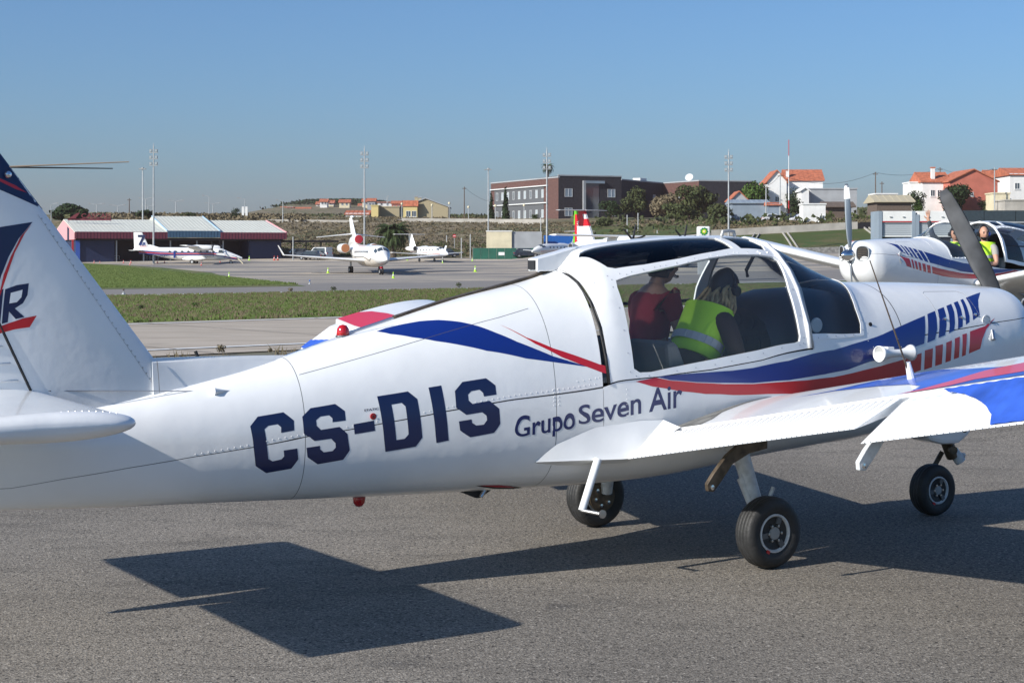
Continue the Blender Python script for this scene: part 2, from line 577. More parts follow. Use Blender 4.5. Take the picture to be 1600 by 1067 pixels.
def palm(name, loc, h, w, label, nf, seed, dry=True):
    r = random.Random(seed)
    t = empty(name, loc, 0, label, 'palm tree')
    MB().tube([(0, 0, -.5), (.0, 0, h * .5), (0, 0, h)], [.5 * w / 7, .4 * w / 7, .45 * w / 7], 10).build('trunk', M_BARK, t)
    for k in range(nf):
        a = k * 2.399 + r.uniform(-.2, .2)
        el = R(75) - (k / nf) * R(100) + r.uniform(-.1, .1)
        L = w * .5 * r.uniform(.85, 1.1)
        vs = []; fs = []
        d = Vector((math.cos(a), math.sin(a), 0))
        sd_ = Vector((-d.y, d.x, 0))
        p = Vector((0, 0, h)); e = el
        pts = []
        for i in range(11):
            pts.append((p.copy(), e))
            p = p + (d * math.cos(e) + Vector((0, 0, math.sin(e)))) * L / 10
            e -= R(9) + .02 * i
        for i in range(1, 11):
            p, e = pts[i]
            up = Vector((0, 0, math.cos(e))) - d * math.sin(e)
            q0 = pts[i - 1][0]
            n = len(vs)
            vs += [q0 - sd_ * .03, q0 + sd_ * .03, p + sd_ * .03, p - sd_ * .03]
            fs.append((n, n + 1, n + 2, n + 3))
            for s_ in (-1, 1):
                for j in range(3):
                    b = q0.lerp(p, j / 3)
                    ln = L * .22 * math.sin(min(1, i / 10 + .12) * PI) + .1
                    tip = b + sd_ * s_ * ln + d * math.cos(e) * ln * .5 - up * ln * .45 + Vector((0, 0, r.uniform(-.1, .1)))
                    n = len(vs)
                    vs += [b, b + (p - q0) * .35, tip]
                    fs.append((n, n + 1, n + 2))
        raw('frond', vs, fs, M_PALM, t)
    return t
def gz(px, Y): X = atX(px, Y); return (X, Y, zfun(X, Y))
def tree_px(name, px, ytop, Y, wpx, label, leafm, seed, **kw):
    X, Y_, z = gz(px, Y)
    top = CAMH - (ytop - HOR) / FPX * Y
    return tree(name, (X, Y, z - .3), top - z + .3, wpx * Y / FPX, label, leafm, seed, **kw)
tree_px('round_tree', 108, 317, 330, 62, 'large dark round tree behind the left end of the hangar roof', LEAF[1], 1, n=3000, trunk=.1)
tree_px('bushy_tree', 226, 328, 345, 38, 'low dark bushy tree showing above the hangar roof beside the tall mast', LEAF[1], 2, n=1300, trunk=.05)
tree_px('bushy_tree', 292, 331, 350, 34, 'wide low green tree on the skyline above the raised middle hangar roof', LEAF[0], 3, n=1200, trunk=.05)
tree_px('bushy_tree', 367, 323, 350, 18, 'narrow dark upright tree on the skyline next to two white pillars', LEAF[1], 4, n=900, trunk=.05)
for i, (px, yt, Y, w, lf, lb, nn) in enumerate([
    (993, 290, 372, 46, 0, 'tall olive green tree standing in front of the brick office building', 2600),
    (955, 312, 366, 40, 1, 'dark broad bush at the foot of the dark brick office wall', 1600),
    (1040, 302, 360, 62, 3, 'grey brown bare-looking tree right of the tall olive green one', 2200),
    (1090, 288, 352, 66, 0, 'wide olive tree under the right wing of the brick building', 2800),
    (1065, 318, 340, 60, 0, 'low olive bush below the wide olive tree', 1500),
    (1176, 282, 345, 56, 2, 'domed bright green pine tree left of the white gabled house', 3200),
    (1218, 285, 350, 30, 1, 'dark upright conifer touching the left wall of the white gabled house', 1600),
    (1240, 290, 344, 26, 1, 'dark conifer in front of the white gabled house beside the red and white mast', 1500),
    (1245, 308, 332, 34, 1, 'dark shrub at the right foot of the conifers', 1200),
    (1120, 316, 322, 46, 0, 'straggly pale olive shrub left of the blue-grey shed', 1300),
    (942, 340, 318, 30, 0, 'round pale green shrub on the bank behind the red tail fin', 1300),
    (1433, 294, 318, 34, 1, 'dark spreading tree in front of the white terrace house', 1500),
    (1490, 286, 318, 58, 1, 'big dark green tree in front of the salmon pink house', 3200),
    (1436, 312, 300, 22, 2, 'small bright green bush beside the thatched shelter', 900),
    (1545, 308, 318, 34, 0, 'spiky grey green garden shrub by the cream garden wall', 900)]):
    tree_px('leafy_tree', px, yt, Y, w, lb, LEAF[lf], 20 + i, n=nn, trunk=.12)
tree_px('cypress_tree', 790, 292, 372, 13, 'tall dark cypress in front of the brick building windows', LEAF[1], 50, n=1300, conical=True, size=.28)
tree_px('cypress_tree', 768, 300, 376, 10, 'thin dark cypress at the left corner of the brick building', LEAF[1], 51, n=900, conical=True, size=.28)
X, Y, z = gz(614, 268)
palm('palm_tree', (X, Y, z), 3.9, 8.4, 'squat date palm with a wide crown behind the white jets', 90, 5)
X, Y, z = gz(856, 410)
palm('palm_tree', (X, Y, z), CAMH + (HOR - 262) * 410 / FPX - z, 4.6, 'tall palm whose head rises above the brick building roof', 40, 6)
X, Y, z = gz(836, 362)
palm('palm_tree', (X, Y, z), 1.0, 3.0, 'small young palm on the lawn before the brick building', 26, 8)
# scattered scrub: uncountable
def scrub(name, n, region, size, leafm, seed, hgt=.5):
    r = random.Random(seed)
    vs = []; fs = []
    for _ in range(n):
        px, Y = region(r)
        X = atX(px, Y); z = zfun(X, Y)
        s = size * r.uniform(.5, 1.5)
        for k in range(7):
            c = Vector((X + r.gauss(0, s * .5), Y + r.gauss(0, s * .5), z + r.uniform(0, hgt) * s))
            a = Vector((r.gauss(0, 1), r.gauss(0, 1), r.gauss(0, .6))).normalized() * s * .4
            b = Vector((r.gauss(0, .4), r.gauss(0, .4), 1)).normalized() * s * .4
            i = len(vs)
            vs += [c - a, c - b * .3, c + a, c + b]
            fs.append((i, i + 1, i + 2, i + 3))
    o = raw(name, vs, fs, leafm)
    tag(o, kind='stuff')
    return o
tag(scrub('bank_scrub', 5200, lambda r: (r.uniform(405, 900), r.uniform(276, 338)), .34, LEAF[3], 1), 'brown dry scrub covering the bank behind the apron', 'scrub')
tag(scrub('bank_scrub', 1500, lambda r: (r.uniform(405, 1000), r.uniform(275, 300)), .4, LEAF[0], 2), 'olive green scrub at the foot of the bank', 'scrub')
tag(scrub('skyline_scrub', 2600, lambda r: (r.uniform(100, 480), r.uniform(330, 420)), .7, LEAF[3], 3, .9), 'brown brushwood along the skyline behind the hangar', 'scrub')
tag(scrub('plateau_scrub', 1800, lambda r: (r.uniform(400, 800), r.uniform(332, 420)), .4, LEAF[3], 9, .7), 'low dry brush on top of the bank', 'scrub')
tag(scrub('meadow_scrub', 3000, lambda r: (r.uniform(900, 1600), r.uniform(272, 340)), .45, LEAF[3], 4), 'dry grass and brush below the houses', 'scrub')
tag(scrub('bush_scrub', 260, lambda r: (r.uniform(900, 1600), r.uniform(285, 345)), 1.1, LEAF[0], 5, .9), 'green bushes scattered below the houses', 'scrub')
tag(scrub('hill_wood', 3000, lambda r: (r.gauss(555, 42), r.uniform(960, 1080)), 2.0, LEAF[1], 6, .5), 'dark woodland covering the far hill', 'woodland')
tag(scrub('far_wood', 2200, lambda r: (r.uniform(0, 1700), r.uniform(600, 800)), 1.6, LEAF[0], 8, .6), 'distant bushes along the horizon', 'woodland')
# grass tufts on the near strips
def tufts(name, n, reg, hgt, m, seed, w=.02):
    r = random.Random(seed)
    vs = []; fs = []
    for _ in range(n):
        X, Y = reg(r)
        z = zfun(X, Y)
        for k in range(5):
            b = Vector((X + r.gauss(0, hgt * .5), Y + r.gauss(0, hgt * .5), z - .02))
            t = b + Vector((r.gauss(0, .35) * hgt, r.gauss(0, .35) * hgt, hgt * r.uniform(.5, 1.2)))
            i = len(vs)
            vs += [b - Vector((w, 0, 0)), b + Vector((w, 0, 0)), t]
            fs.append((i, i + 1, i + 2))
    o = raw(name, vs, fs, m)
    return tag(o, kind='stuff')
def reg_strip(n0, n1, k0, k1):
    def g(r):
        p = NN * r.uniform(n0, n1) + D * r.uniform(k0, k1)
        return p.x, p.y
    return g
def reg_island(r):
    while True:
        p = NN * r.uniform(116, 235) + D * r.uniform(-10, 110)
        px = 800 + p.x / p.y * FPX
        py = HOR + (CAMH - zfun(p.x, p.y)) / p.y * FPX
        if 100 < px < 474 and py > 412 + (px - 140) * .1: return p.x, p.y
tag(tufts('grass_tufts', 26000, reg_strip(57.5, 92.5, 0, 100), .14, LEAF[4], 11, .05), 'short green grass on the strip beside the taxiway', 'grass')
tag(tufts('grass_tufts', 14000, reg_strip(57.5, 92.5, 0, 100), .16, LEAF[3], 12, .04), 'dry straw stalks in the grass strip', 'grass')
tag(tufts('grass_tufts', 9000, reg_island, .18, LEAF[4], 13, .07), 'green grass on the island before the hangar', 'grass')
tag(tufts('verge_weeds', 260, reg_strip(33, 38.5, 0, 45), .22, LEAF[3], 14, .02), 'dry weeds along the near taxiway verge', 'weeds')
def weed(px, py, hpx, label, leafm, seed):
    X, Y = gp(px, py); z = zfun(X, Y)
    r = random.Random(seed)
    h = hpx * Y / FPX
    vs, fs = leaf_cloud([(0, 0, h * .5, h * .6, h * .6, h * .5)], 160, h * .12, seed)
    o = raw('weed_clump', vs, fs, leafm)
    o.location = (X, Y, z)
    tag(o, label, 'weed')
weed(454, 456, 7, 'round brown weed clump at the edge of the far taxiway', LEAF[3], 1)
weed(521, 455, 8, 'small green weed clump right of the brown one on the taxiway edge', LEAF[0], 2)
weed(221, 485, 9, 'green weed tuft in the grass strip nearest the tail fin', LEAF[1], 3)
weed(305, 481, 9, 'broad green weed tuft in the middle of the grass strip', LEAF[2], 4)
weed(717, 449, 8, 'green weed clump on the taxiway edge above the swoosh on the wing', LEAF[0], 5)
weed(345, 552, 14, 'dry thistle weed on the verge left of the dorsal fin tip', LEAF[3], 6)
weed(422, 551, 7, 'low dry weed on the verge by the red beacon', LEAF[3], 7)

# ------------------------------------------------------------------ thin haze over the whole place
hz_m = bpy.data.materials.new('thin_haze')
hz_m.use_nodes = True
nt_ = hz_m.node_tree
nt_.nodes.remove(nt_.nodes['Principled BSDF'])
pv = nt_.nodes.new('ShaderNodeVolumePrincipled')
pv.inputs['Color'].default_value = (.72, .55, .54, 1)
pv.inputs['Density'].default_value = HAZE
nt_.links.new(pv.outputs[0], nt_.nodes['Material Output'].inputs['Volume'])
tag(MB().box(-3050, 3050, -90, 4050, -12, 130).build('haze', hz_m), 'thin pale haze over the airfield', 'haze', kind='stuff')

# ------------------------------------------------------------------ buildings
M_WIN = mat('dark_window_pane', (.05, .07, .09), .1, spec=.8)
M_WINB = mat('pale_blind_window', (.35, .40, .42), .25)
M_FRAME = mat('white_window_frame', (.72, .72, .70), .5)
M_TILE = mat('terracotta_roof_tiles', (.42, .13, .065), .8, noise=.25, nscale=1.5)
M_RENDERW = mat('white_render', (.74, .73, .70), .85, noise=.06, nscale=.8)
M_CREAM = mat('cream_render', (.66, .58, .40), .85, noise=.08, nscale=.8)
M_YELLOWW = mat('yellow_render', (.62, .50, .22), .85, noise=.06)
M_SALMON = mat('salmon_pink_render', (.50, .15, .10), .85, noise=.1, nscale=.6)
M_BRICK = mat('dark_red_brick', (.11, .055, .045), .9, noise=.2, nscale=2)
M_BRICKD = mat('brown_black_brick', (.028, .027, .033), .9, noise=.25, nscale=2)
M_GREYW = mat('grey_render', (.33, .34, .35), .9, noise=.1, nscale=.5)
M_SHED = mat('blue_grey_sheet', (.24, .29, .34), .6, noise=.1, nscale=.5)
M_OCHRE = mat('ochre_wall', (.38, .32, .20), .9, noise=.1)
def frame_M(loc, rz): return Matrix.Translation(loc) @ Matrix.Rotation(rz, 4, 'Z')
def window(parent, x, z, w, h, y=0, pane=None, axis='x', sill=True):
    """a framed window in the wall plane: axis x = front wall (faces -y), 'y' = side wall (faces x sign y)"""
    f = MB()
    t = .07
    def bx(a0, a1, z0, z1, d0, d1):
        if axis == 'x': f.box(a0, a1, y + d0, y + d1, z0, z1)
        else: f.box(y - d1 if axis == 'r' else y - d1, y - d0, a0, a1, z0, z1) if axis == 'r' else f.box(y + d0, y + d1, a0, a1, z0, z1)
    for q in ((x, x + w, z, z + t), (x, x + w, z + h - t, z + h), (x, x + t, z + t, z + h - t), (x + w - t, x + w, z + t, z + h - t), (x + w / 2 - t / 2, x + w / 2 + t / 2, z + t, z + h - t)): bx(*q, -.06, .05)
    if sill: bx(x - .1, x + w + .1, z - .12, z - .005, -.14, .04)
    fo = f.build('window', M_FRAME, parent)
    g = f = MB()
    def bx2(a0, a1, z0, z1, d0, d1):
        if axis == 'x': g.box(a0, a1, y + d0, y + d1, z0, z1)
        elif axis == 'r': g.box(y - d1, y - d0, a0, a1, z0, z1)
        else: g.box(y + d0, y + d1, a0, a1, z0, z1)
    bx2(x + t, x + w - t, z + t, z + h - t, -.015, .02)
    g.build('pane', pane or M_WIN, fo)
    return fo
def house(name, label, pxl, pxr, pybot, pyeave, Y, depth, wall, roof='gable', ridge='x', rh=1.6, rz=0, rooftile=None, wins=(), over=.35, cat='house', group=None, chim=(), sidewins=()):
    """pxl..pxr front wall, seen at depth Y; front faces the camera"""
    x0 = atX(pxl, Y); w = (pxr - pxl) / FPX * Y / math.cos(rz)
    zt = CAMH - (pyeave - HOR) / FPX * Y
    zb = zfun(x0, Y) - .5
    zg = CAMH - (pybot - HOR) / FPX * Y
    zb = min(zb, zg)
    H_ = zt - zb
    t = empty(name, (x0, Y, zb), rz, label, cat, group)
    MB().box(0, w, 0, depth, 0, H_).build('wall', wall, t)
    tile = rooftile or M_TILE
    if roof == 'flat':
        MB().box(-.15, w + .15, -.15, depth + .15, H_, H_ + .25).build('roof', rooftile or wall, t)
    elif ridge == 'x':
        r_ = MB()
        o = over
        r_.add([Vector((-o, -o, H_ - .1)), Vector((w + o, -o, H_ - .1)), Vector((w + o, depth / 2, H_ + rh)), Vector((-o, depth / 2, H_ + rh)), Vector((-o, depth + o, H_ - .1)), Vector((w + o, depth + o, H_ - .1)),
                Vector((-o, -o, H_ - .28)), Vector((w + o, -o, H_ - .28)), Vector((w + o, depth + o, H_ - .28)), Vector((-o, depth + o, H_ - .28))],
               [(0, 1, 2, 3), (3, 2, 5, 4), (0, 6, 7, 1), (1, 7, 8, 5), (1, 5, 2), (4, 5, 8, 9), (0, 4, 9, 6), (0, 3, 4), (6, 9, 8, 7)])
        ro = r_.build('roof', tile, t)
        MB().prism([(0, H_), (depth, H_), (depth / 2, H_ + rh - .12)], 'x', -.02, w + .02).build('gable', wall, t)
        tb = MB()
        nb = max(3, int(w / .9))
        for k in range(nb + 1):
            xx = -o + (w + 2 * o) * k / nb
            tb.tube([(xx, -o, H_ - .08), (xx, depth / 2, H_ + rh + .02)], .05, 4)
        tag(tb.build('tile_rib', tile, ro), kind='stuff')
    else:
        r_ = MB()
        o = over
        r_.add([Vector((-o, -o, H_ - .15)), Vector((w / 2, -o, H_ + rh)), Vector((w + o, -o, H_ - .15)), Vector((-o, depth + o, H_ - .15)), Vector((w / 2, depth + o, H_ + rh)), Vector((w + o, depth + o, H_ - .15)),
                Vector((-o, -o, H_ - .35)), Vector((w / 2, -o, H_ + rh - .22)), Vector((w + o, -o, H_ - .35)), Vector((-o, depth + o, H_ - .35)), Vector((w / 2, depth + o, H_ + rh - .22)), Vector((w + o, depth + o, H_ - .35))],
               [(0, 1, 4, 3), (1, 2, 5, 4), (0, 6, 7, 1), (1, 7, 8, 2), (3, 4, 10, 9), (4, 5, 11, 10), (0, 3, 9, 6), (2, 8, 11, 5), (6, 9, 10, 7), (7, 10, 11, 8)])
        ro = r_.build('roof', tile, t)
        MB().prism([(0, H_), (w, H_), (w / 2, H_ + rh - .2)], 'y', .0, depth).build('gable', wall, t)
    for (fx, fz, fw, fh) in wins:
        window(t, fx * w, fz * H_, fw, fh, -.0)
    for (fx, fz, fw, fh) in sidewins: window(t, fx * depth, fz * H_, fw, fh, 0, axis='r')
    for (fx, fy, hh, cw) in chim:
        c = MB().box(fx * w, fx * w + cw, fy * depth, fy * depth + cw, H_ - .3, H_ + hh).build('chimney', wall, t)
        MB().box(fx * w - .1, fx * w + cw + .1, fy * depth - .1, fy * depth + cw + .1, H_ + hh, H_ + hh + .2).build('chimney_cap', tile, c)
    return t
# --- hangar terminal on the left
M_ROOFW = mat('white_corrugated_roof', (.60, .60, .52), .5, noise=.05, nscale=1)
M_MAROON = mat('maroon_fascia', (.17, .035, .055), .6, noise=.1)
M_PINKW = mat('pink_gable_paint', (.62, .30, .31), .8)
M_BLUEW = mat('dark_blue_cladding', (.012, .022, .065), .5, noise=.12)
M_BLUEB = mat('bright_blue_cladding', (.05, .12, .45), .5)
M_STEELB = mat('blue_grey_fascia', (.06, .13, .20), .5, noise=.1)
HX, HY = atX(117, 255), 255.0
hz0 = zfun(HX, 262)
hang = empty('airport_hangar', (HX, HY, hz0 - .0), R(22), 'long low airport building with white corrugated roof, maroon fascia and blue walls', 'building')
HW, HD, HE, HR = 33.4, 14.0, 4.55, 6.75
MB().box(0.3, 6.2, 1.2, HD * 1.6, -1, HE - 1.3).build('wall', M_BLUEW, hang)
MB().box(.25, .9, 1.0, 1.195, -1, HE - 1.3).build('wall_panel', M_BLUEB, hang)
MB().box(HW - 6, HW - .6, 1.2, HD * 1.6, -1, HE - 1.3).build('wall', M_BLUEW, hang)
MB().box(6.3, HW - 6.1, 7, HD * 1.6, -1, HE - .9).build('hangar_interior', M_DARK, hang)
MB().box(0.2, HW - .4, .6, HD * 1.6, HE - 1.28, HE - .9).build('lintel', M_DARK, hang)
for k in range(6): MB().box(6.4 + k * 4.2, 6.6 + k * 4.2, 1.2, 1.4, -1, HE - 1.3).build('pillar', M_GREYW, hang)
MB().box(15, 21, 6.2, 6.5, .2, 2.2).build('shop_window', M_WIN, hang)
def roofpart(x0, x1, lift, fm):
    a = MB()
    zr = HR + lift; ze = HE + lift * .35
    a.add([Vector((x0, 0, ze)), Vector((x1, 0, ze)), Vector((x1, HD, zr)), Vector((x0, HD, zr)), Vector((x1, 2 * HD, ze)), Vector((x0, 2 * HD, ze)),
           Vector((x0, 0, ze - .15)), Vector((x1, 0, ze - .15)), Vector((x1, 2 * HD, ze - .15)), Vector((x0, 2 * HD, ze - .15))],
          [(0, 1, 2, 3), (3, 2, 4, 5), (0, 6, 7, 1), (1, 7, 8, 4, 2), (5, 4, 8, 9), (0, 3, 5, 9, 6), (6, 9, 8, 7)])
    ro = a.build('roof', M_ROOFW, hang)
    for k in range(int((x1 - x0) / .6)):
        xx = x0 + .3 + k * .6
        MB().tube([(xx, 0, ze + .0), (xx, HD, zr + .0)], .035, 4).build('roof_rib', M_ROOFW, ro)
    MB().box(x0, x1, -.12, -.003, ze - 1.05, ze + .02).build('fascia', fm, hang)
    mb = MB()
    for k in range(int((x1 - x0) / .5)): mb.box(x0 + .2 + k * .5, x0 + .3 + k * .5, -.16, -.121, ze - 1.03, ze)
    tag(mb.build('fascia_rib', fm, hang), kind='stuff')
    return ro
roofpart(0, 14.2, 0, M_MAROON)
roofpart(22.6, HW, 0, M_MAROON)
roofpart(14.22, 22.58, .62, M_STEELB)
for x in (14.2, 22.6):
    MB().tube([(x, -.05, HE + .2), (x, HD, HR + .62)], .12, 6).build('roof_edge_trim', mat('pale_blue_trim', (.35, .5, .62), .5), hang)
MB().prism([(.05, HE - 1.2), (2 * HD - .05, HE - 1.2), (2 * HD - .05, HE - .2), (HD, HR - .2), (.05, HE - .16)], 'x', -.08, .12).build('gable', M_PINKW, hang)
MB().prism([(HD * .45, HE - 1.2), (HD * .6, HE - 1.2), (HD * .6, HE + .9), (HD * .45, HE + .6)], 'x', -.14, -.09).build('gable_stripe', M_NAVY, hang)
MB().tube([(HW, -.05, HE), (HW, HD, HR)], .13, 6).build('roof_edge_trim', M_PINKW, hang)
MB().box(HW, HW + 9, 1, 7, HE - 1.5, HE - 1.2).build('side_canopy', M_DARK, hang)
for k in range(3): MB().box(HW + 2.5 * k + 1, HW + 2.5 * k + 1.15, 1.2, 1.4, -1, HE - 1.5).build('canopy_post', M_DARK, hang)
MB().box(-.3, -.05, 1, 1.3, -1, HE - 1.2).build('downpipe', mat('red_paint', (.5, .03, .03), .5), hang)
# rooftop sign with its letters
M_SIGN = mat('maroon_sign_letters', (.20, .035, .045), .6)
M_SIGN2 = mat('weathered_sign_emblem', (.22, .20, .09), .6)
sg = empty('rooftop_sign', at(127, 341.0, 264), R(14), 'maroon rooftop sign letters spelling CASCAIS on the hangar roof', 'sign')
flat_text('letter_row', 'CASCAIS', Matrix.Rotation(R(90), 4, 'X'), .75, M_SIGN, sg, .02, 4.6)
MB().box(-2.1, 4.7, .12, .2, -.35, -.05).build('sign_rail', M_SIGN, sg)
MB().prism([(-1.9, -.05), (-.75, .75), (-.2, .9), (-.45, .55), (-.9, -.05)], 'y', -.1, .1).build('emblem_arrow', M_SIGN, sg)
flat_text('emblem', 'S', Matrix.Translation((-2.6, 0, 0)) @ Matrix.Rotation(R(90), 4, 'X'), .6, M_SIGN2, sg, .03, .9)
for k in range(6): MB().box(-2 + k * 1.3, -1.95 + k * 1.3, .15, .2, -1.2, -.05).build('sign_strut', M_GALV, sg)
# --- brick office
Yb = 385.0
bo = empty('brick_office', (atX(768, Yb + 22), Yb + 22, at(0, 345, Yb).z - 1), 0, 'long two-storey brick office building with flat roof and rows of white windows', 'building')
bz = at(0, 345, Yb).z - 1
zr_ = at(0, 277, Yb).z - bz
def bxy(px, Y): return atX(px, Y) - atX(768, Yb + 22), Y - (Yb + 22)
A0 = bxy(767, Yb + 30); A1 = bxy(872.5, Yb - 4); A2 = bxy(971, Yb + 2); A3 = bxy(1036, Yb + 22); A4 = bxy(1092, Yb + 8); A5 = bxy(1182, Yb + 12)
def wallblock(name, p, q, z0, z1, m, depth=12, parent=bo):
    d = Vector((q[0] - p[0], q[1] - p[1])); L = d.length; a = math.atan2(d.y, d.x)
    Mx = Matrix.Translation((p[0], p[1], 0)) @ Matrix.Rotation(a, 4, 'Z')
    o = MB().box(0, L, 0, depth, z0, z1).build(name, m, parent)
    o.matrix_local = Mx
    return o, L
wl1, L1 = wallblock('left_wing', A0, A1, -1, zr_ - .3, M_BRICK, 14)
wl2, L2 = wallblock('centre_block', A1, A2, -1, zr_ + .1, M_BRICKD, 14)
wl3, L3 = wallblock('rear_wing', A2, A3, -1, zr_ - .6, M_BRICKD, 10)
wl4, L4 = wallblock('right_wing', A3, A4, -1, zr_ - .6, M_BRICK, 10)
wl5, L5 = wallblock('end_block', A4, A5, -1, zr_ - .6, M_BRICKD, 10)
for w_, L in ((wl1, L1), (wl2, L2), (wl3, L3), (wl4, L4), (wl5, L5)):
    top = w_.data.vertices[4].co.z
    MB().box(-.06, L + .06, -.1, .35, top + .003, top + .28).build('parapet_cap', M_GREYW, w_)
# left wing: recessed grey band with two rows of windows
MB().box(L1 * .06, L1 * .80, -.06, -.003, .9, zr_ - 1.9).build('window_band', mat('slate_grey_cladding', (.10, .105, .11), .7), wl1)
for zz in (zr_ - 2.0, zr_ * .46): MB().box(L1 * .0 + .3, L1 * .86, -.45, -.07, zz, zz + .22).build('ledge', M_FRAME, wl1)
for row, zz in ((0, zr_ * .16), (1, zr_ * .58)):
    for k in range(9):
        if row == 1 and k == 8: pass
        window(wl1, L1 * (.09 + .085 * k), zz, 1.15, 1.9, -.075, pane=M_WINB if k % 3 else M_WIN, sill=False)
for fx in (.10, .78):
    for zz in (zr_ * .18, zr_ * .58): window(wl2, L2 * fx, zz, 1.9, 1.9, -.01, pane=M_SHED, sill=False)
g_ = MB(); g_.box(L2 * .38, L2 * .42, -.5, -.01, 1, zr_ - .9); g_.build('portal_pillar', M_GREYW, wl2)
MB().box(L2 * .421, L2 * .72, -.5, -.01, zr_ - 1.5, zr_ - .9).build('portal_beam', M_SHED, wl2)
MB().box(L2 * .43, L2 * .64, -.06, -.003, .5, zr_ - 1.55).build('glass_entrance', M_WIN, wl2)
for k in range(3): window(wl4, L4 * (.14 + .27 * k), zr_ * .55, 1.0, 1.7, -.01, pane=M_WINB, sill=False)
window(wl3, L3 * .3, zr_ * .55, 1.6, 1.6, -.01, pane=M_SHED, sill=False); window(wl3, L3 * .75, zr_ * .55, 1.4, 1.5, -.01, pane=M_SHED, sill=False)
MB().box(0, 3.6, 2, 4, 0, .8).build('roof_unit', M_RENDERW, wl3).location = (L3 * .62, 0, zr_ - .3)
dsh = MB(); dsh.lathe([(.0001, 0), (.6, .1), (1.0, .32), (.95, .36), (.0001, .05)], 'z', 16)
o = dsh.build('satellite_dish', M_FRAME, wl4, smooth=True); o.location = (L4 * .55, 2, zr_ + .5); o.rotation_euler = (R(40), R(50), 0)
MB().tube([(L4 * .55, 2, zr_ - .7), (L4 * .55, 2, zr_ + .5)], .06, 6).build('dish_mast', M_GALV, wl4)
# road / retaining wall before the office
def wallline(name, pts, h, th, m, label, cat='wall', struct=False, posts=0):
    """pts (px, Y): a wall following the ground"""
    mb = MB()
    P = [(atX(px, Y), Y) for px, Y in pts]
    for (x0, y0), (x1, y1) in zip(P, P[1:]):
        n = max(1, int(math.hypot(x1 - x0, y1 - y0) / 6))
        for k in range(n):
            a = (x0 + (x1 - x0) * k / n, y0 + (y1 - y0) * k / n); b = (x0 + (x1 - x0) * (k + 1) / n, y0 + (y1 - y0) * (k + 1) / n)
            za, zb = zfun(*a), zfun(*b)
            mb.add([(a[0], a[1], za - .8), (b[0], b[1], zb - .8), (b[0], b[1], zb + h), (a[0], a[1], za + h), (a[0], a[1] + th, za - .8), (b[0], b[1] + th, zb - .8), (b[0], b[1] + th, zb + h), (a[0], a[1] + th, za + h)],
                   [(0, 1, 2, 3), (7, 6, 5, 4), (3, 2, 6, 7), (0, 4, 5, 1), (0, 3, 7, 4), (1, 5, 6, 2)])
    o = mb.build(name, m)
    tag(o, label, cat)
    return o
M_PALEC = mat('pale_concrete', (.42, .39, .34), .9, noise=.15, nscale=.5)
wallline('retaining_wall', [(1112, 262), (1340, 264)], 1.15, .4, M_PALEC, 'long pale concrete retaining wall above the green bank')
wallline('low_stone_wall', [(1205, 232), (1420, 234)], .75, .5, mat('grey_rubble_stone', (.24, .23, .21), .95, noise=.35, nscale=3), 'low grey stone wall at the foot of the green bank')
wallline('dark_wall', [(1338, 266), (1480, 268)], .9, .4, M_DARK, 'dark wall continuing right of the pale retaining wall')
wallline('bank_wall', [(405, 332), (560, 330)], .5, .4, M_PALEC, 'thin pale wall line along the top of the brown bank on the left')
wallline('road_kerb_wall', [(628, 336), (760, 334), (850, 330)], .9, .4, M_PALEC, 'pale road wall running below the brick office')
wallline('lawn_wall', [(1000, 268), (1110, 266)], .35, .5, M_PALEC, 'thin pale path edge above the green bank')
# drainage chutes on the green bank
for k, (pa, pb, lb) in enumerate((((1183, 262), (1168, 240), 'pale concrete drain running down the bank, left one'), ((1226, 262), (1244, 238), 'pale concrete drain crossing the bank in the middle'), ((1354, 262), (1372, 250), 'short pale concrete drain near the white shutters'))):
    mb = MB()
    n = 8
    for i in range(n):
        q0 = (pa[0] + (pb[0] - pa[0]) * i / n, pa[1] + (pb[1] - pa[1]) * i / n); q1 = (pa[0] + (pb[0] - pa[0]) * (i + 1) / n, pa[1] + (pb[1] - pa[1]) * (i + 1) / n)
        a = Vector((atX(*q0), q0[1], 0)); b = Vector((atX(*q1), q1[1], 0))
        a.z = zfun(a.x, a.y); b.z = zfun(b.x, b.y)
        for dx in (-.45, .3):
            mb.add([a + Vector((dx, 0, -.2)), a + Vector((dx + .15, 0, -.2)), a + Vector((dx + .15, 0, .35)), a + Vector((dx, 0, .35)), b + Vector((dx, 0, -.2)), b + Vector((dx + .15, 0, -.2)), b + Vector((dx + .15, 0, .35)), b + Vector((dx, 0, .35))],
                   [(0, 1, 2, 3), (7, 6, 5, 4), (0, 4, 5, 1), (1, 5, 6, 2), (2, 6, 7, 3), (3, 7, 4, 0)])
    tag(mb.build('drain_chute', M_PALEC), lb, 'drain')
M_BANK = ground_mat('green_bank_grass', [(.065, .085, .022), ((.11, .10, .04), .15, .45, .62, 1), ((.05, .09, .02), .4, .5, .65, 1)], bump=1, bscale=5, bdist=.1)
tag(sheet('green_bank', [(atX(1085, 236), 236), (atX(1500, 234), 234), (atX(1560, 262), 262), (atX(1090, 262), 262)], .1, M_BANK, stepx=6), kind='structure')
tag(sheet('office_lawn', [(atX(900, 275), 275), (atX(1110, 266), 266), (atX(1120, 300), 300), (atX(900, 320), 320)], .35, M_BANK, stepx=6), kind='structure')
tag(sheet('hill_road', [(atX(628, 338), 338), (atX(850, 332), 332), (atX(850, 345), 345), (atX(620, 350), 350)], .45, M_PALEC, stepx=6), kind='structure')
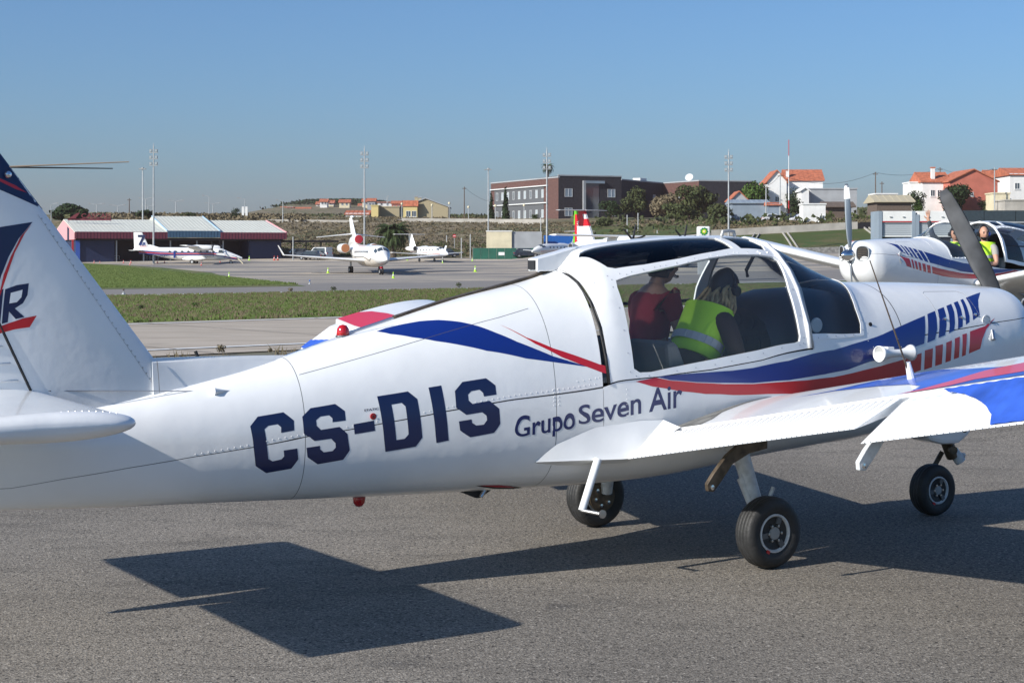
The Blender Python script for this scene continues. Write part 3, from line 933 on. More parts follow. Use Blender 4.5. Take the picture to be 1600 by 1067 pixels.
# --- fence, sheds and containers centre
Yf = 262
gf = empty('green_fence', (atX(739, Yf), Yf, zfun(atX(739, Yf), Yf) - .1), 0, 'dark green screened fence behind the apron with a small white notice', 'fence')
M_GRNS = mat('green_screen_cloth', (.012, .10, .065), .8, noise=.12, nscale=1)
for k in range(8):
    MB().box(k * 1.27, k * 1.27 + 1.22, 0, .05, 0, 1.85).build('screen_panel', M_GRNS, gf)
    MB().box(k * 1.27 - .04, k * 1.27 + .02, .051, .10, 0, 1.95).build('fence_post', M_GALV, gf)
MB().box(4.05, 5.0, -.03, -.003, .7, 1.2).build('notice', M_RENDERW, gf)
ct = empty('site_container', (atX(760, 268), 268, zfun(atX(760, 268), 268)), 0, 'long cream site container standing behind the green fence', 'container')
MB().box(0, 4.1, 0, 2.4, .0, at(0, 362, 268).z - ct.location.z).build('front_face', M_CREAM, ct)
MB().box(4.103, 9, .3, 2.4, 0, at(0, 362, 268).z - ct.location.z).build('side_face', M_GREYW, ct)
MB().box(-.06, 4.2, -.06, 2.46, at(0, 362, 268).z - ct.location.z + .003, at(0, 361, 268).z - ct.location.z + .06).build('lid', M_RENDERW, ct)
bc = empty('blue_container', (atX(850, 272), 272, zfun(atX(850, 272), 272)), 0, 'bright blue container with pale markings behind the small jet', 'container')
M_BLUEC = mat('blue_container_paint', (.01, .12, .42), .5)
MB().box(0, 6.2, 0, 2.4, 0, at(0, 368, 272).z - bc.location.z).build('container_body', M_BLUEC, bc)
for k in range(24): MB().box(.15 + k * .25, .24 + k * .25, -.04, -.002, .1, at(0, 369, 272).z - bc.location.z).build('corrugation', M_BLUEC, bc)
# fuel sign: pale cylinder tank with a green and yellow roundel
bp = empty('fuel_tank_sign', (atX(1099, 150), 150, at(0, 398, 150).z), 0, 'pale round-topped fuel unit carrying a green and yellow flower badge', 'tank')
hh = at(0, 354, 150).z - bp.location.z
MB().box(-.56, .56, -.54, .54, 0, hh).build('tank_body', M_RENDERW, bp, bevel=.12)
MB().box(-.5, .5, -.2, .2, -1.8, 0).build('tank_plinth', M_GREYW, bp)
pts = lambda r_, n: [(r_ * (1 + .1 * math.cos(9 * a)) * math.cos(a), r_ * (1 + .1 * math.cos(9 * a)) * math.sin(a)) for a in [2 * PI * k / n for k in range(n)]]
for r_, m_, yy in ((.34, mat('badge_green', (.0, .18, .05), .5), -.56), (.22, mat('badge_lime', (.25, .5, .03), .5), -.575), (.14, mat('badge_yellow', (.8, .65, .03), .5), -.59), (.07, M_RENDERW, -.605)):
    MB().prism([(a, b + hh * .82) for a, b in pts(r_, 72)], 'y', yy, yy + .03).build('badge_ring', m_, bp)
flat_text('badge_letters', 'bp', Matrix.Translation((.1, -.6, hh * .82 + .18)) @ Matrix.Rotation(R(90), 4, 'X'), .16, mat('badge_green', (.0, .18, .05), .5), bp, .02)
# --- white roller-door units and dark long wall, right
for i, (pl, pr, lb) in enumerate(((1378, 1425, 'left white roller-shutter kiosk behind the second aircraft'), (1436, 1487, 'right white roller-shutter kiosk behind the waving hand'))):
    Y = 120.0
    x0 = atX(pl, Y); w = (pr - pl) / FPX * Y; zb = zfun(x0, Y)
    u_ = empty('shutter_kiosk', (x0, Y, zb), 0, lb, 'kiosk')
    zt_, zm, zd, ze = (at(0, q, Y).z - zb for q in (330, 346, 368, 374))
    MB().box(-.1, w + .1, 0, 2.6, zm, zt_).build('header_box', M_RENDERW, u_, bevel=.03)
    for sx in (-.25, w): MB().box(sx, sx + .25, -.05, 2.6, 0, zt_ - (.25 if i else .0)).build('side_post', M_SHED, u_)
    MB().box(0, w, .15, .2, zd, zm - .003).build('shutter', mat('pale_grey_shutter', (.45, .48, .50), .5), u_)
    for k in range(7): MB().box(0, w, .11, .148, zd + .05 + k * .14, zd + .06 + k * .14 + .05).build('shutter_slat', MATS['pale_grey_shutter'], u_)
    MB().box(0, w, .12, .14, zd - .1, zd - .0).build('bottom_bar', M_FRAME, u_)
    MB().box(0, w, .3, 2.5, 0, zd - .12).build('dark_inside', M_DARK, u_)
    MB().box(-.04, w + .04, -.02, -.003, zm - .06, zm).build('red_trim', M_RED, u_)
    for f_ in (.25, .68): MB().box(w * f_, w * f_ + .16, -.08, -.003, zm + .3, zm + .36).build('fixing_bracket', M_GREYW, u_)
dw = empty('dark_container_row', (atX(1489, 126), 126, zfun(atX(1489, 126), 126)), 0, 'long dark blue-grey container wall at the right edge behind the pilots', 'container')
zt_ = at(0, 329, 126).z - dw.location.z
M_SLATE = mat('slate_blue_steel', (.035, .05, .06), .5, noise=.15)
for k in range(7):
    MB().box(k * 2.4, k * 2.4 + 2.36, 0, 2.4, .0, zt_).build('container_panel', M_SLATE, dw)
MB().box(-.05, 17, -.04, -.003, zt_ - .95, zt_ - .85).build('trim_strip', M_GREYW, dw)
# --- houses right
house('white_gabled_house', 'white house with steep orange tiled roof on the rise behind the conifers', 1228, 1285, 330, 281, 350, 11, M_RENDERW, ridge='x', rh=2.4, wins=((.82, .62, .9, 1.2), (.6, .2, 1.0, 1.2)), chim=((.02, .1, 2.0, .6),), rz=R(-4))
house('white_gable_wing', 'narrow white gable wing with sloping parapet left of the orange roof', 1199, 1229, 330, 284, 346, 9, M_RENDERW, ridge='y', rh=2.5, wins=((.4, .5, .9, 1.1),))
house('grey_barn', 'long grey rendered barn wall with one white end, right of the orange roofed house', 1264, 1339, 332, 296, 340, 10, M_GREYW, roof='flat', rooftile=M_GREYW)
house('white_barn_end', 'white sunlit sloping end wall at the left of the grey barn', 1252, 1264, 334, 297, 338, 8, M_RENDERW, ridge='y', rh=.6, rooftile=M_RENDERW)
house('white_hut', 'small white hut with a dark doorway beside the retaining wall', 1255, 1290, 336, 320, 300, 4, M_RENDERW, roof='flat', wins=((.72, .2, 1.0, 1.1),))
house('blue_grey_shed', 'low blue-grey shed below the bright green pine', 1144, 1200, 332, 316, 325, 8, M_SHED, ridge='x', rh=.6, rooftile=M_SHED)
house('grey_gable_cottage', 'small pale grey cottage with orange verge left of the blue-grey shed', 1142, 1168, 322, 312, 334, 7, M_GREYW, ridge='y', rh=1.8)
house('lean_to_shed', 'little shed with rusty roof right of the blue-grey shed', 1200, 1219, 331, 319, 322, 4, M_SHED, ridge='x', rh=.4)
house('thatched_shelter', 'dark round thatched shelter above the dark wall', 1292, 1330, 332, 322, 318, 5, M_WOODPOLE, ridge='x', rh=.9, rooftile=M_WOODPOLE, over=.8)
house('straw_roof_shelter', 'shelter with pale straw-coloured canvas roof', 1370, 1424, 328, 314, 300, 8, M_WOODPOLE, ridge='x', rh=1.2, rooftile=mat('straw_canvas', (.42, .37, .26), .9), over=.6)
house('white_garden_wall_house', 'white flat building left of the straw-coloured roof', 1368, 1402, 326, 304, 326, 6, M_RENDERW, roof='flat')
house('salmon_house', 'large salmon pink house with grey gable and orange roof', 1484, 1560, 322, 282, 322, 12, M_SALMON, ridge='y', rh=2.3, rz=R(3), wins=((.17, .62, 1.0, 1.1), (.42, .6, .7, .8)))
house('white_terrace_house', 'white house with balcony and pink pillars left of the salmon house', 1441, 1484, 320, 283, 326, 10, M_RENDERW, ridge='x', rh=2.0, wins=((.3, .6, .9, 1.3), (.55, .6, .9, 1.3), (.8, .55, .9, 1.5)), chim=((.38, .1, 2.6, .7),))
house('white_annexe', 'low white annexe at the left of the white terrace house', 1422, 1442, 322, 286, 328, 6, M_RENDERW, roof='flat')
house('orange_roof_house', 'house with broad orange roof behind the salmon house', 1550, 1585, 320, 286, 345, 12, M_RENDERW, ridge='x', rh=3.0, wins=((.5, .4, .9, 1.1),))
house('corner_house', 'white and orange house at the right edge of the picture', 1578, 1640, 324, 272, 330, 12, M_RENDERW, ridge='x', rh=1.5, wins=((.12, .66, 1.0, 1.3), (.3, .3, 1.0, 1.3)))
house('cream_garden_wall', 'cream walled garden building below the orange roofs', 1552, 1578, 326, 303, 312, 5, M_CREAM, roof='flat')
house('stone_terrace', 'low pale stone terrace building at the right edge with tiny windows', 1570, 1660, 332, 314, 306, 6, M_PALEC, roof='flat', wins=((.2, .3, .8, .7), (.42, .3, .8, .7)))
# --- houses centre left
house('yellow_block', 'plain yellow flat-roofed building left of the long ochre barn wall', 580, 591, 341, 322, 420, 8, M_YELLOWW, roof='flat')
house('ochre_warehouse', 'long dull ochre warehouse wall beside the yellow block', 591, 624, 341, 324, 424, 8, M_OCHRE, roof='flat')
house('red_roofed_hall', 'yellow and ochre hall with red-orange roof and white chimneys', 630, 700, 337, 322, 400, 14, M_OCHRE, ridge='y', rh=2.0, wins=(), chim=((.25, .05, 2.2, .8), (.33, .05, 2.0, .8)), rooftile=M_GREYW)
house('hall_front', 'yellow front of the hall with its orange tiled slope', 630, 652, 337, 321, 398.5, 1.4, M_YELLOWW, ridge='x', rh=1.2, wins=((.2, .25, 1.1, 1.4), (.6, .25, 1.1, 1.4)), over=.2)
house('long_red_roof_house', 'low white house with a long red-orange roof behind the palm', 540, 576, 340, 334, 430, 10, M_RENDERW, ridge='x', rh=1.0)
# hillside town
rr = random.Random(4)
twn = [(428, 332, 10, M_SALMON), (438, 327, 12, M_CREAM), (447, 324, 11, M_RENDERW), (456, 330, 9, M_GREYW), (470, 331, 20, M_RENDERW), (462, 328, 22, M_CREAM), (494, 319, 10, M_RENDERW), (500, 315, 11, M_RENDERW), (506, 322, 9, M_GREYW), (513, 317, 8, M_CREAM), (530, 316, 16, M_CREAM), (560, 322, 10, M_CREAM), (566, 315, 9, M_CREAM), (574, 314, 12, M_GREYW), (590, 316, 22, M_RENDERW), (612, 318, 14, M_SALMON)]
for k, (px, py, w, m_) in enumerate(twn):
    Y = 900 + (k * 37) % 60
    zt_ = at(0, py - 3, Y).z
    t = house('hillside_house', ['pale little house', 'small house'][k % 2] + ' on the distant hill, ' + ['lowest left with orange walls', 'cream, second from the left foot', 'white under the ridge at left', 'grey, half way down at left', 'wide white block at the hill foot', 'cream with a broad maroon roof', 'white gable near the left crest', 'tall white one left of the crest', 'grey gabled one below the crest', 'cream one on the left crest', 'cream with red roof on the crest', 'cream block left of the tall mast', 'narrow cream one behind the mast', 'brown one right of the mast', 'long white one on the right shoulder', 'low red-roofed one at the right end'][k], px, px + w, py + 7, py, Y, 8, m_, ridge='x', rh=1.6 if k not in (2, 14) else .3, wins=((.2, .55, 1.2, 1.4), (.62, .55, 1.2, 1.4)), group='houses on the distant hill', over=.6)
# ------------------------------------------------------------------ masts, lamps, poles
def flood_mast(px, pytop, Y, label):
    X, Y, z = gz(px, Y)
    zt_ = CAMH - (pytop - HOR) / FPX * Y
    h = zt_ - z
    t = empty('floodlight_mast', (X, Y, z - .2), 0, label, 'floodlight mast', 'floodlight masts around the apron')
    k = Y / FPX
    MB().tube([(0, 0, 0), (0, 0, h)], [1.7 * k, .9 * k], 10).build('pole', M_GALV, t, smooth=True)
    MB().tube([(0, 0, h), (0, 0, h + 4 * k)], .4 * k, 6).build('lightning_rod', M_GALV, t)
    for i in range(3):
        zz = h - (8 + i * 10) * k
        MB().box(-6.5 * k, 6.5 * k, -1.2 * k, 1.2 * k, zz - 3.2 * k, zz - 2.2 * k).build('lamp_platform', M_GALV, t)
        for sx in (-1, 1):
            fl = MB().box(sx * 4.2 * k - 2 * k, sx * 4.2 * k + 2 * k, -1.6 * k, 1.2 * k, zz - 2 * k, zz + 2.4 * k).build('floodlight', M_GREY, t, bevel=.4 * k)
            MB().box(sx * 4.2 * k - 1.4 * k, sx * 4.2 * k + 1.4 * k, -1.75 * k, -1.61 * k, zz - 1.4 * k, zz + 1.6 * k).build('lamp_lens', M_WINB, fl)
    return t
flood_mast(240, 226, 248, 'tall floodlight mast rising in front of the hangar roof')
flood_mast(569.5, 230, 268, 'tall floodlight mast behind the three-engined jet')
flood_mast(854.5, 232, 266, 'tall floodlight mast in front of the brick office')
flood_mast(1138.5, 235, 232, 'tall floodlight mast above the cockpit roof')
def top_lamp(px, pytop, Y, label, g='apron light poles'):
    X, Y, z = gz(px, Y)
    h = CAMH - (pytop - HOR) / FPX * Y - z
    k = Y / FPX
    t = empty('light_pole', (X, Y, z - .2), 0, label, 'light pole', g)
    MB().tube([(0, 0, 0), (0, 0, h)], [1.3 * k, .8 * k], 8).build('pole', M_GALV, t, smooth=True)
    MB().box(-6 * k, 5 * k, -2 * k, 2 * k, h - .2 * k, h + 1.2 * k).lathe([(2.2 * k, h + 1.25 * k), (1.5 * k, h + 3 * k), (.01, h + 3.2 * k)], 'z', 8).build('lamp_head', M_GREY, t)
top_lamp(223, 263, 280, 'thin light pole with a flat head left of the floodlight mast')
top_lamp(763, 264, 280, 'thin light pole with a flat head left of the brick office')
def street_lamp(px, pytop, Y, arms, label, ah=None):
    X, Y, z = gz(px, Y)
    h = CAMH - (pytop - HOR) / FPX * Y - z
    k = Y / FPX
    t = empty('street_lamp', (X, Y, z - .2), 0, label, 'street lamp', 'street lamps on the road behind the apron')
    MB().tube([(0, 0, 0), (0, 0, h)], [.9 * k, .5 * k], 6).build('pole', M_GALV, t)
    for a in arms:
        ar = MB().tube([(0, 0, h), (a * k, 0, h + abs(a) * .22 * k)], .45 * k, 5).build('arm', M_GALV, t)
        MB().box(min(a, a * 1.4) * k, max(a, a * 1.4) * k, -.6 * k, .6 * k, h + abs(a) * .22 * k - .5 * k, h + abs(a) * .22 * k + .5 * k).build('lamp', M_GREY, ar)
    return t
for px, py, Y, arms, lb in ((80, 318, 300, (9,), 'single-arm lamp before the large round tree'), (151, 319, 420, (-9, 9), 'double-arm lamp above the CASCAIS letters'), (184, 321, 425, (-9, 9), 'double-arm lamp right of the CASCAIS letters'), (228, 310, 430, (-8, 8), 'double-arm lamp between the thin pole and the mast'),
                            (231, 322, 470, (-8, 8), 'lower double-arm lamp beside the mast'), (275, 314, 430, (-9, 9), 'double-arm lamp above the raised middle roof'), (333, 318, 430, (-9, 9), 'double-arm lamp with the widest spread over the right roof'), (327, 306, 400, (-8,), 'single-arm lamp standing above the double one'),
                            (383, 310, 400, (-9,), 'single-arm lamp right of the two white pillars'), (442, 313, 330, (-8,), 'single-arm lamp right of the hangar roof end'), (605, 306, 460, (2,), 'thin lamp in front of the ochre warehouse')):
    street_lamp(px, py, Y, arms, lb)
for k, (px, py, Y, lb) in enumerate(((675, 321, 360, 'globe lamp in front of the ochre hall'), (732, 324, 350, 'globe lamp left of the thin light pole'), (774, 322, 345, 'globe lamp at the left end of the brick office'), (819, 321, 345, 'globe lamp in the middle of the office lawn'), (702, 318, 352, 'globe lamp right of the ochre hall'), (628, 319, 360, 'globe lamp left of the ochre hall'))):
    X, Y, z = gz(px, Y)
    h = CAMH - (py - HOR) / FPX * Y - z
    t = empty('globe_lamp', (X, Y, z - .2), 0, lb, 'street lamp', 'globe lamps along the upper road')
    MB().tube([(0, 0, 0), (0, 0, h)], .08, 6).build('pole', M_GALV, t)
    MB().lathe([(.01, h - .05), (.22, h + .05), (.27, h + .25), (.2, h + .45), (.01, h + .52)], 'z', 10).build('globe', M_CREAM, t, smooth=True)
def pole(px, pytop, Y, label, r_=.14, m=None, pybot=None, name='utility_pole'):
    X, Y, z = gz(px, Y)
    h = CAMH - (pytop - HOR) / FPX * Y - z
    t = empty(name, (X, Y, z - .3), 0, label, 'utility pole')
    MB().tube([(0, 0, 0), (0, 0, h + .3)], [r_, r_ * .7], 8).build('pole', m or M_WOODPOLE, t, smooth=True)
    MB().box(-.5, .5, -.08, .08, h - .2, h - .05).build('crossarm', M_WOODPOLE, t)
    return Vector((X, Y, z + h - .1))
w1 = pole(202, 310, 400, 'plain dark pole above the hangar left of the masts')
w2 = pole(725.5, 292, 400, 'dark wooden pole right of the ochre hall')
w3 = pole(1368, 269, 330, 'dark utility pole left of the straw-roofed shelter')
w4 = pole(1378, 284, 380, 'leaning thin pole behind the utility pole')
w5 = pole(1554, 262, 310, 'grey utility pole in front of the orange roof', m=M_GALV)
w6 = pole(1469, 262, 360, 'dark pole beside the pink chimney')
w7 = pole(1219, 272, 322, 'grey pole in front of the white gabled house', m=M_GALV)
w8 = pole(1197, 290, 322, 'thin leaning pole left of the white gabled house', m=M_GALV)
M_WIRE = mat('dark_wire', (.05, .05, .05), .6)
def wire(a, b, sag, label):
    pts = [a.lerp(b, k / 12) - Vector((0, 0, sag * 4 * (k / 12) * (1 - k / 12))) for k in range(13)]
    tag(MB().tube(pts, .03, 4).build('overhead_wire', M_WIRE), label, 'wire')
wire(w3, w6, 1.0, 'overhead wire from the dark utility pole towards the pink chimney')
wire(w3, w7, 2.0, 'overhead wire sagging from the dark pole to the white gabled house')
wire(w6, w5, 1.2, 'overhead wire across the orange roofs')
wire(w2, w2 + Vector((8, 20, -3)), 1.0, 'overhead wire sagging right from the wooden pole')
wire(w7, w8, .4, 'short overhead wire before the white gabled house')
# red and white mast
X, Y, z = gz(1232.5, 325)
t = empty('radio_mast', (X, Y, z - .2), 0, 'slender red and white radio mast above the orange roof', 'mast')
zz = [CAMH - (q - HOR) / FPX * 325 - z for q in (334, 312, 290, 242, 217)]
for k in range(4):
    MB().tube([(0, 0, zz[k] + .002 * k), (0, 0, zz[k + 1])], (.13 if k < 2 else .07), 8).build('mast_section', (mat('mast_red', (.5, .03, .03), .5) if k % 2 == 0 and k != 2 or k == 3 else M_RENDERW), t)
# two white pillars on the skyline
for px, lb in ((379.5, 'left one of two white pillars on the skyline'), (385, 'right one of two white pillars on the skyline')):
    X, Y, z = gz(px, 360)
    tag(MB().box(X - .25, X + .25, Y, Y + .4, z - .3, CAMH - (323 - HOR) / FPX * Y).build('white_pillar', M_RENDERW), lb, 'pillar')
# small posts, signs
for px, py, Y, lb in ((458, 370, 262, 'grey post with a small panel left of the jet tail'), (698, 368, 300, 'grey post on the bank left of the green fence'), (721, 372, 270, 'short pole by the left end of the green fence'), (735, 366, 268, 'thin pole with blue top by the green fence'), (845, 340, 300, 'bare post in front of the office right end'),
                      (980, 336, 290, 'bare white post above the bank, left'), (997, 333, 290, 'bare white post above the bank, right'), (946, 368, 300, 'short white stake on the green slope'), (1027, 360, 280, 'short grey stake near the fuel tank')):
    X, Y, z = gz(px, Y)
    o = MB().tube([(0, 0, -.3), (0, 0, CAMH - (py - HOR) / FPX * Y - z)], .09, 6).build('post', M_GALV)
    o.location = (X, Y, z); tag(o, lb, 'post')
X, Y, z = gz(710, 290)
t = empty('round_sign', (X, Y, z), 0, 'small red and white round road sign on the bank', 'sign')
MB().tube([(0, 0, -.3), (0, 0, 2.4)], .05, 6).build('pole', M_GALV, t)
MB().lathe([(.0001, -.03), (.3, -.03), (.3, .03), (.0001, .03)], 'y', 16, (0, -.08, 2.4)).build('sign_face', M_RED, t)
MB().box(-.2, .2, -.125, -.115, 2.34, 2.46).build('sign_bar', M_RENDERW, t)
X, Y, z = gz(1332, 236)
t = empty('small_marker_sign', (X, Y, z), 0, 'tiny pale red marker sign left of the upright propeller blade', 'sign')
MB().tube([(0, 0, -.3), (0, 0, 1.0)], .05, 6).build('pole', M_GALV, t)
MB().lathe([(.0001, -.03), (.32, -.03), (.32, .03), (.0001, .03)], 'y', 16, (0, -.08, 1.1)).build('sign_face', mat('faded_red', (.5, .15, .12), .6), t)

# ------------------------------------------------------------------ parked aircraft in the distance
def ellipse_body(parent, st, m, name='fuselage', n=24):
    """st: (x, z, half width, half height)"""
    rings = []
    for x, z, w, h_ in st: rings.append([Vector((x, w * math.cos(2 * PI * k / n), z + h_ * math.sin(2 * PI * k / n))) for k in range(n)])
    mb = MB(); mb.add(*closed_loft_(rings))
    return mb.build(name, m, parent, smooth=True)
def closed_loft_(rings):
    n = len(rings[0]); vs = [p for r_ in rings for p in r_]; fs = []
    for i in range(len(rings) - 1):
        for k in range(n): fs.append((i * n + k, i * n + (k + 1) % n, (i + 1) * n + (k + 1) % n, (i + 1) * n + k))
    fs += [tuple(range(n))[::-1], tuple((len(rings) - 1) * n + k for k in range(n))]
    return vs, fs
def plate(parent, name, le0, c0, le1, c1, th, m, up=(0, 0, 1)):
    le0, le1, up = Vector(le0), Vector(le1), Vector(up)
    rings = []
    for f_ in (0, .33, .66, 1):
        le = le0.lerp(le1, f_); c = c0 + (c1 - c0) * f_; t = th * c
        rg = []
        for k in range(9):
            x = (1 - math.cos(PI * k / 8)) / 2
            y = 5 * t * (.2969 * math.sqrt(x) - .126 * x - .3516 * x * x + .2843 * x ** 3 - .1015 * x ** 4) + .004
            rg.append(le + Vector((-c * x, 0, 0)) + up * y)
        for k in range(8, -1, -1):
            x = (1 - math.cos(PI * k / 8)) / 2
            y = 5 * t * (.2969 * math.sqrt(x) - .126 * x - .3516 * x * x + .2843 * x ** 3 - .1015 * x ** 4) + .004
            rg.append(le + Vector((-c * x, 0, 0)) - up * y)
        rings.append(rg)
    mb = MB(); mb.add(*closed_loft_(rings))
    return mb.build(name, m, parent, smooth=True)
def gear(parent, x, y, z, r_, w=.2, twin=True):
    g_ = MB().tube([(x, y, r_), (x, y, z)], r_ * .25, 8).build('gear_leg', M_GREYPAINT, parent)
    for s_ in ((-1, 1) if twin else (0,)):
        MB().lathe([(r_ * .5, -w / 2), (r_ * .95, -w / 2), (r_, 0), (r_ * .95, w / 2), (r_ * .5, w / 2)], 'y', 16, (x, y + s_ * w * .8, r_), close=True).build('wheel', M_TYRE, g_)
        MB().lathe([(.0001, -w * .4), (r_ * .52, -w * .4), (r_ * .52, w * .4), (.0001, w * .4)], 'y', 12, (x, y + s_ * w * .8, r_)).build('rim', M_GREYPAINT, g_)
M_JET = mat('jet_white_paint', (.80, .79, .76), .3, coat=.4)
M_JETB = mat('jet_cream_belly', (.62, .56, .48), .35, coat=.3)
def windows_row(parent, x0, x1, n, y, z, w=.3, h_=.4, m=None, t=0.02):
    for k in range(n):
        x = x0 + (x1 - x0) * k / (n - 1)
        for s_ in (1, -1): MB().lathe([(.0001, -.02), (w / 2, -.02), (w / 2, .03), (.0001, .03)], 'y', 10, (x, s_ * y, z)).build('cabin_window', m or M_WIN, parent)
# Three-engined business jet
X, Y, z = gz(586, 196)
J = empty('three_engine_jet', (X - 1.2, Y + 6, zfun(X, Y)), math.atan2(-.95, .29), 'white three-engined business jet with cream belly, nose towards the camera', 'aircraft')
J.scale = (.94,) * 3
fb = ellipse_body(J, [(-13.0, 3.5, .12, .12), (-11, 3.35, .5, .5), (-8, 3.0, .95, .95), (-4, 2.55, 1.2, 1.22), (2, 2.45, 1.24, 1.28), (6.2, 2.45, 1.2, 1.25), (7.5, 2.4, 1.1, 1.15), (8.3, 2.2, .92, .88), (9.2, 2.02, .62, .55), (10.2, 1.9, .3, .27), (10.6, 1.88, .06, .06)], M_JET)
ellipse_body(J, [(-10, 3.0, .35, .35), (-7, 2.3, .9, .75), (-2, 1.95, 1.24, 1.0), (4, 1.9, 1.26, 1.0), (7.2, 1.95, .98, .82), (8.8, 2.0, .6, .5)], M_JETB, 'belly')
for sy in (1, -1):
    pw = plate(J, 'wing', (3.0, sy * .9, 1.7), 5.8, (-2.2, sy * 10.7, 2.45), 1.6, .09, M_JET)
    plate(J, 'winglet', (-2.3, sy * 10.7, 2.45), 1.5, (-3.4, sy * 11.3, 3.7), .8, .08, M_JET, (0, 1, 0))
    plate(J, 'tailplane', (-10.3, sy * .1, 5.3), 2.3, (-11.6, sy * 4.7, 4.85), 1.1, .08, M_JET)
    ellipse_body(J, [(-9.8, 3.3, .4, .4), (-8.8, 3.35, .62, .62), (-6.6, 3.35, .66, .66), (-6.0, 3.35, .6, .6)], M_JET, 'engine').location = (0, sy * 1.95, 0)
    MB().lathe([(.0001, -5.96), (.5, -5.98), (.58, -6.0)], 'x', 20, (0, sy * 1.95, 3.35)).build('intake_cover', mat('orange_intake_cover', (.42, .16, .06), .6), J)
    MB().box(-8.8, -7.0, sy * 1.0 - .3, sy * 1.0 + .3, 3.1, 3.3).build('engine_pylon', M_JET, J)
plate(J, 'fin', (-7.0, 0, 3.6), 4.2, (-11.4, 0, 7.5), 1.9, .09, M_JET, (0, 1, 0))
ellipse_body(J, [(-12.2, 7.65, .06, .06), (-11.8, 7.65, .2, .16), (-10.9, 7.65, .2, .16), (-10.4, 7.62, .05, .05)], M_JET, 'fin_bullet')
ellipse_body(J, [(-12.3, 3.9, .35, .35), (-10, 4.4, .62, .62), (-7.2, 4.55, .66, .66), (-6.6, 4.55, .6, .6)], M_JET, 'centre_engine')
MB().lathe([(.0001, -6.55), (.52, -6.57), (.58, -6.6)], 'x', 20, (0, 0, 4.55)).build('red_intake_cover', mat('red_intake_cover', (.45, .02, .03), .6), J)
windows_row(J, -3.5, 4.5, 12, 1.2, 2.85)
def surf_window(parent, st, x0, x1, a0, a1, name='cockpit_window'):
    """a pane following the body skin between two stations and two angles"""
    def P_(x, a):
        for p, q in zip(st, st[1:]):
            if x <= q[0]: break
        k = (x - p[0]) / (q[0] - p[0]); z_, w_, h_ = (p[i] + (q[i] - p[i]) * k for i in (1, 2, 3))
        return Vector((x, (w_ + .02) * math.cos(a), z_ + (h_ + .02) * math.sin(a)))
    vs = [P_(x0 + (x1 - x0) * i / 4, R(a0 + (a1 - a0) * j / 4)) for i in range(5) for j in range(5)]
    fs = [(i * 5 + j, i * 5 + j + 1, (i + 1) * 5 + j + 1, (i + 1) * 5 + j) for i in range(4) for j in range(4)]
    return raw(name, vs, fs, M_WIN, parent)
JS_ = [(6.2, 2.45, 1.2, 1.25), (7.5, 2.4, 1.1, 1.15), (8.3, 2.2, .92, .88), (9.2, 2.02, .62, .55)]
for a0, a1, x0, x1 in ((50, 87, 7.75, 8.35), (93, 130, 7.75, 8.35), (24, 47, 7.3, 8.1), (133, 156, 7.3, 8.1)): surf_window(J, JS_, x0, x1, a0, a1)
MB().tube([(-4, -1.2, 2.2), (2, -1.26, 2.25), (4, -1.27, 2.0), (5.5, -1.22, 1.75), (6.5, -1.05, 2.2), (7.6, -.98, 2.25), (8.6, -.75, 2.1)], .035, 5).build('pinstripe', M_DARK, J)
MB().tube([(-4, 1.2, 2.2), (2, 1.26, 2.25), (4, 1.27, 2.0), (5.5, 1.22, 1.75), (6.5, 1.05, 2.2), (8.6, .75, 2.1)], .035, 5).build('pinstripe', M_DARK, J)
gear(J, 7.2, 0, 1.7, .36); gear(J, -2.2, 2.0, 1.7, .5); gear(J, -2.2, -2.0, 1.7, .5)
MB().box(6.9, 7.3, -.12, .12, .75, 1.0).build('nose_gear_flag', M_RED, J)
# Two twin-jets
def small_jet(label, px, Y, ang, sc=1.0, dz=0):
    X, Y, z = gz(px, Y)
    J = empty('small_jet', (X, Y, z + dz), ang, label, 'aircraft')
    J.scale = (sc, sc, sc)
    ellipse_body(J, [(-6.6, 1.9, .08, .1), (-5, 1.75, .4, .42), (-2.5, 1.55, .74, .76), (2, 1.5, .78, .82), (3.8, 1.45, .7, .72), (5.0, 1.3, .46, .46), (5.9, 1.15, .1, .1)], M_JET)
    for sy in (1, -1):
        plate(J, 'wing', (.9, sy * .6, 1.05), 2.1, (-.1, sy * 6.1, 1.4), 1.0, .1, M_JET)
        plate(J, 'tailplane', (-5.4, sy * .05, 4.2), 1.3, (-5.9, sy * 2.6, 4.2), .75, .08, M_JET)
        ellipse_body(J, [(-4.9, 2.0, .25, .25), (-3.9, 2.0, .4, .4), (-2.6, 2.0, .42, .42), (-2.3, 2.0, .36, .36)], M_JET, 'engine').location = (0, sy * 1.1, 0)
        MB().lathe([(.0001, -2.27), (.3, -2.27), (.34, -2.29)], 'x', 16, (0, sy * 1.1, 2.0)).build('intake', M_DARK, J)
        gear(J, -.6, sy * 1.3, 1.1, .26, .14, False)
    js_ = [(2, 1.5, .78, .82), (3.8, 1.45, .7, .72), (5.0, 1.3, .46, .46)]
    for a0, a1, x0, x1 in ((52, 87, 3.7, 4.3), (93, 128, 3.7, 4.3), (26, 48, 3.4, 4.1), (132, 154, 3.4, 4.1)): surf_window(J, js_, x0, x1, a0, a1)
    plate(J, 'fin', (-3.8, 0, 1.9), 2.2, (-5.3, 0, 4.2), 1.2, .1, M_JET, (0, 1, 0))
    windows_row(J, -1.2, 2.4, 5, .77, 1.75, .24)
    gear(J, 4.2, 0, 1.1, .22, .12, False)
    MB().tube([(-5, -.42, 1.5), (0, -.80, 1.35), (4.5, -.62, 1.15)], .03, 5).build('pinstripe', M_RED, J)
    MB().tube([(-5, .42, 1.5), (0, .80, 1.35), (4.5, .62, 1.15)], .03, 5).build('pinstripe', M_RED, J)
    return J
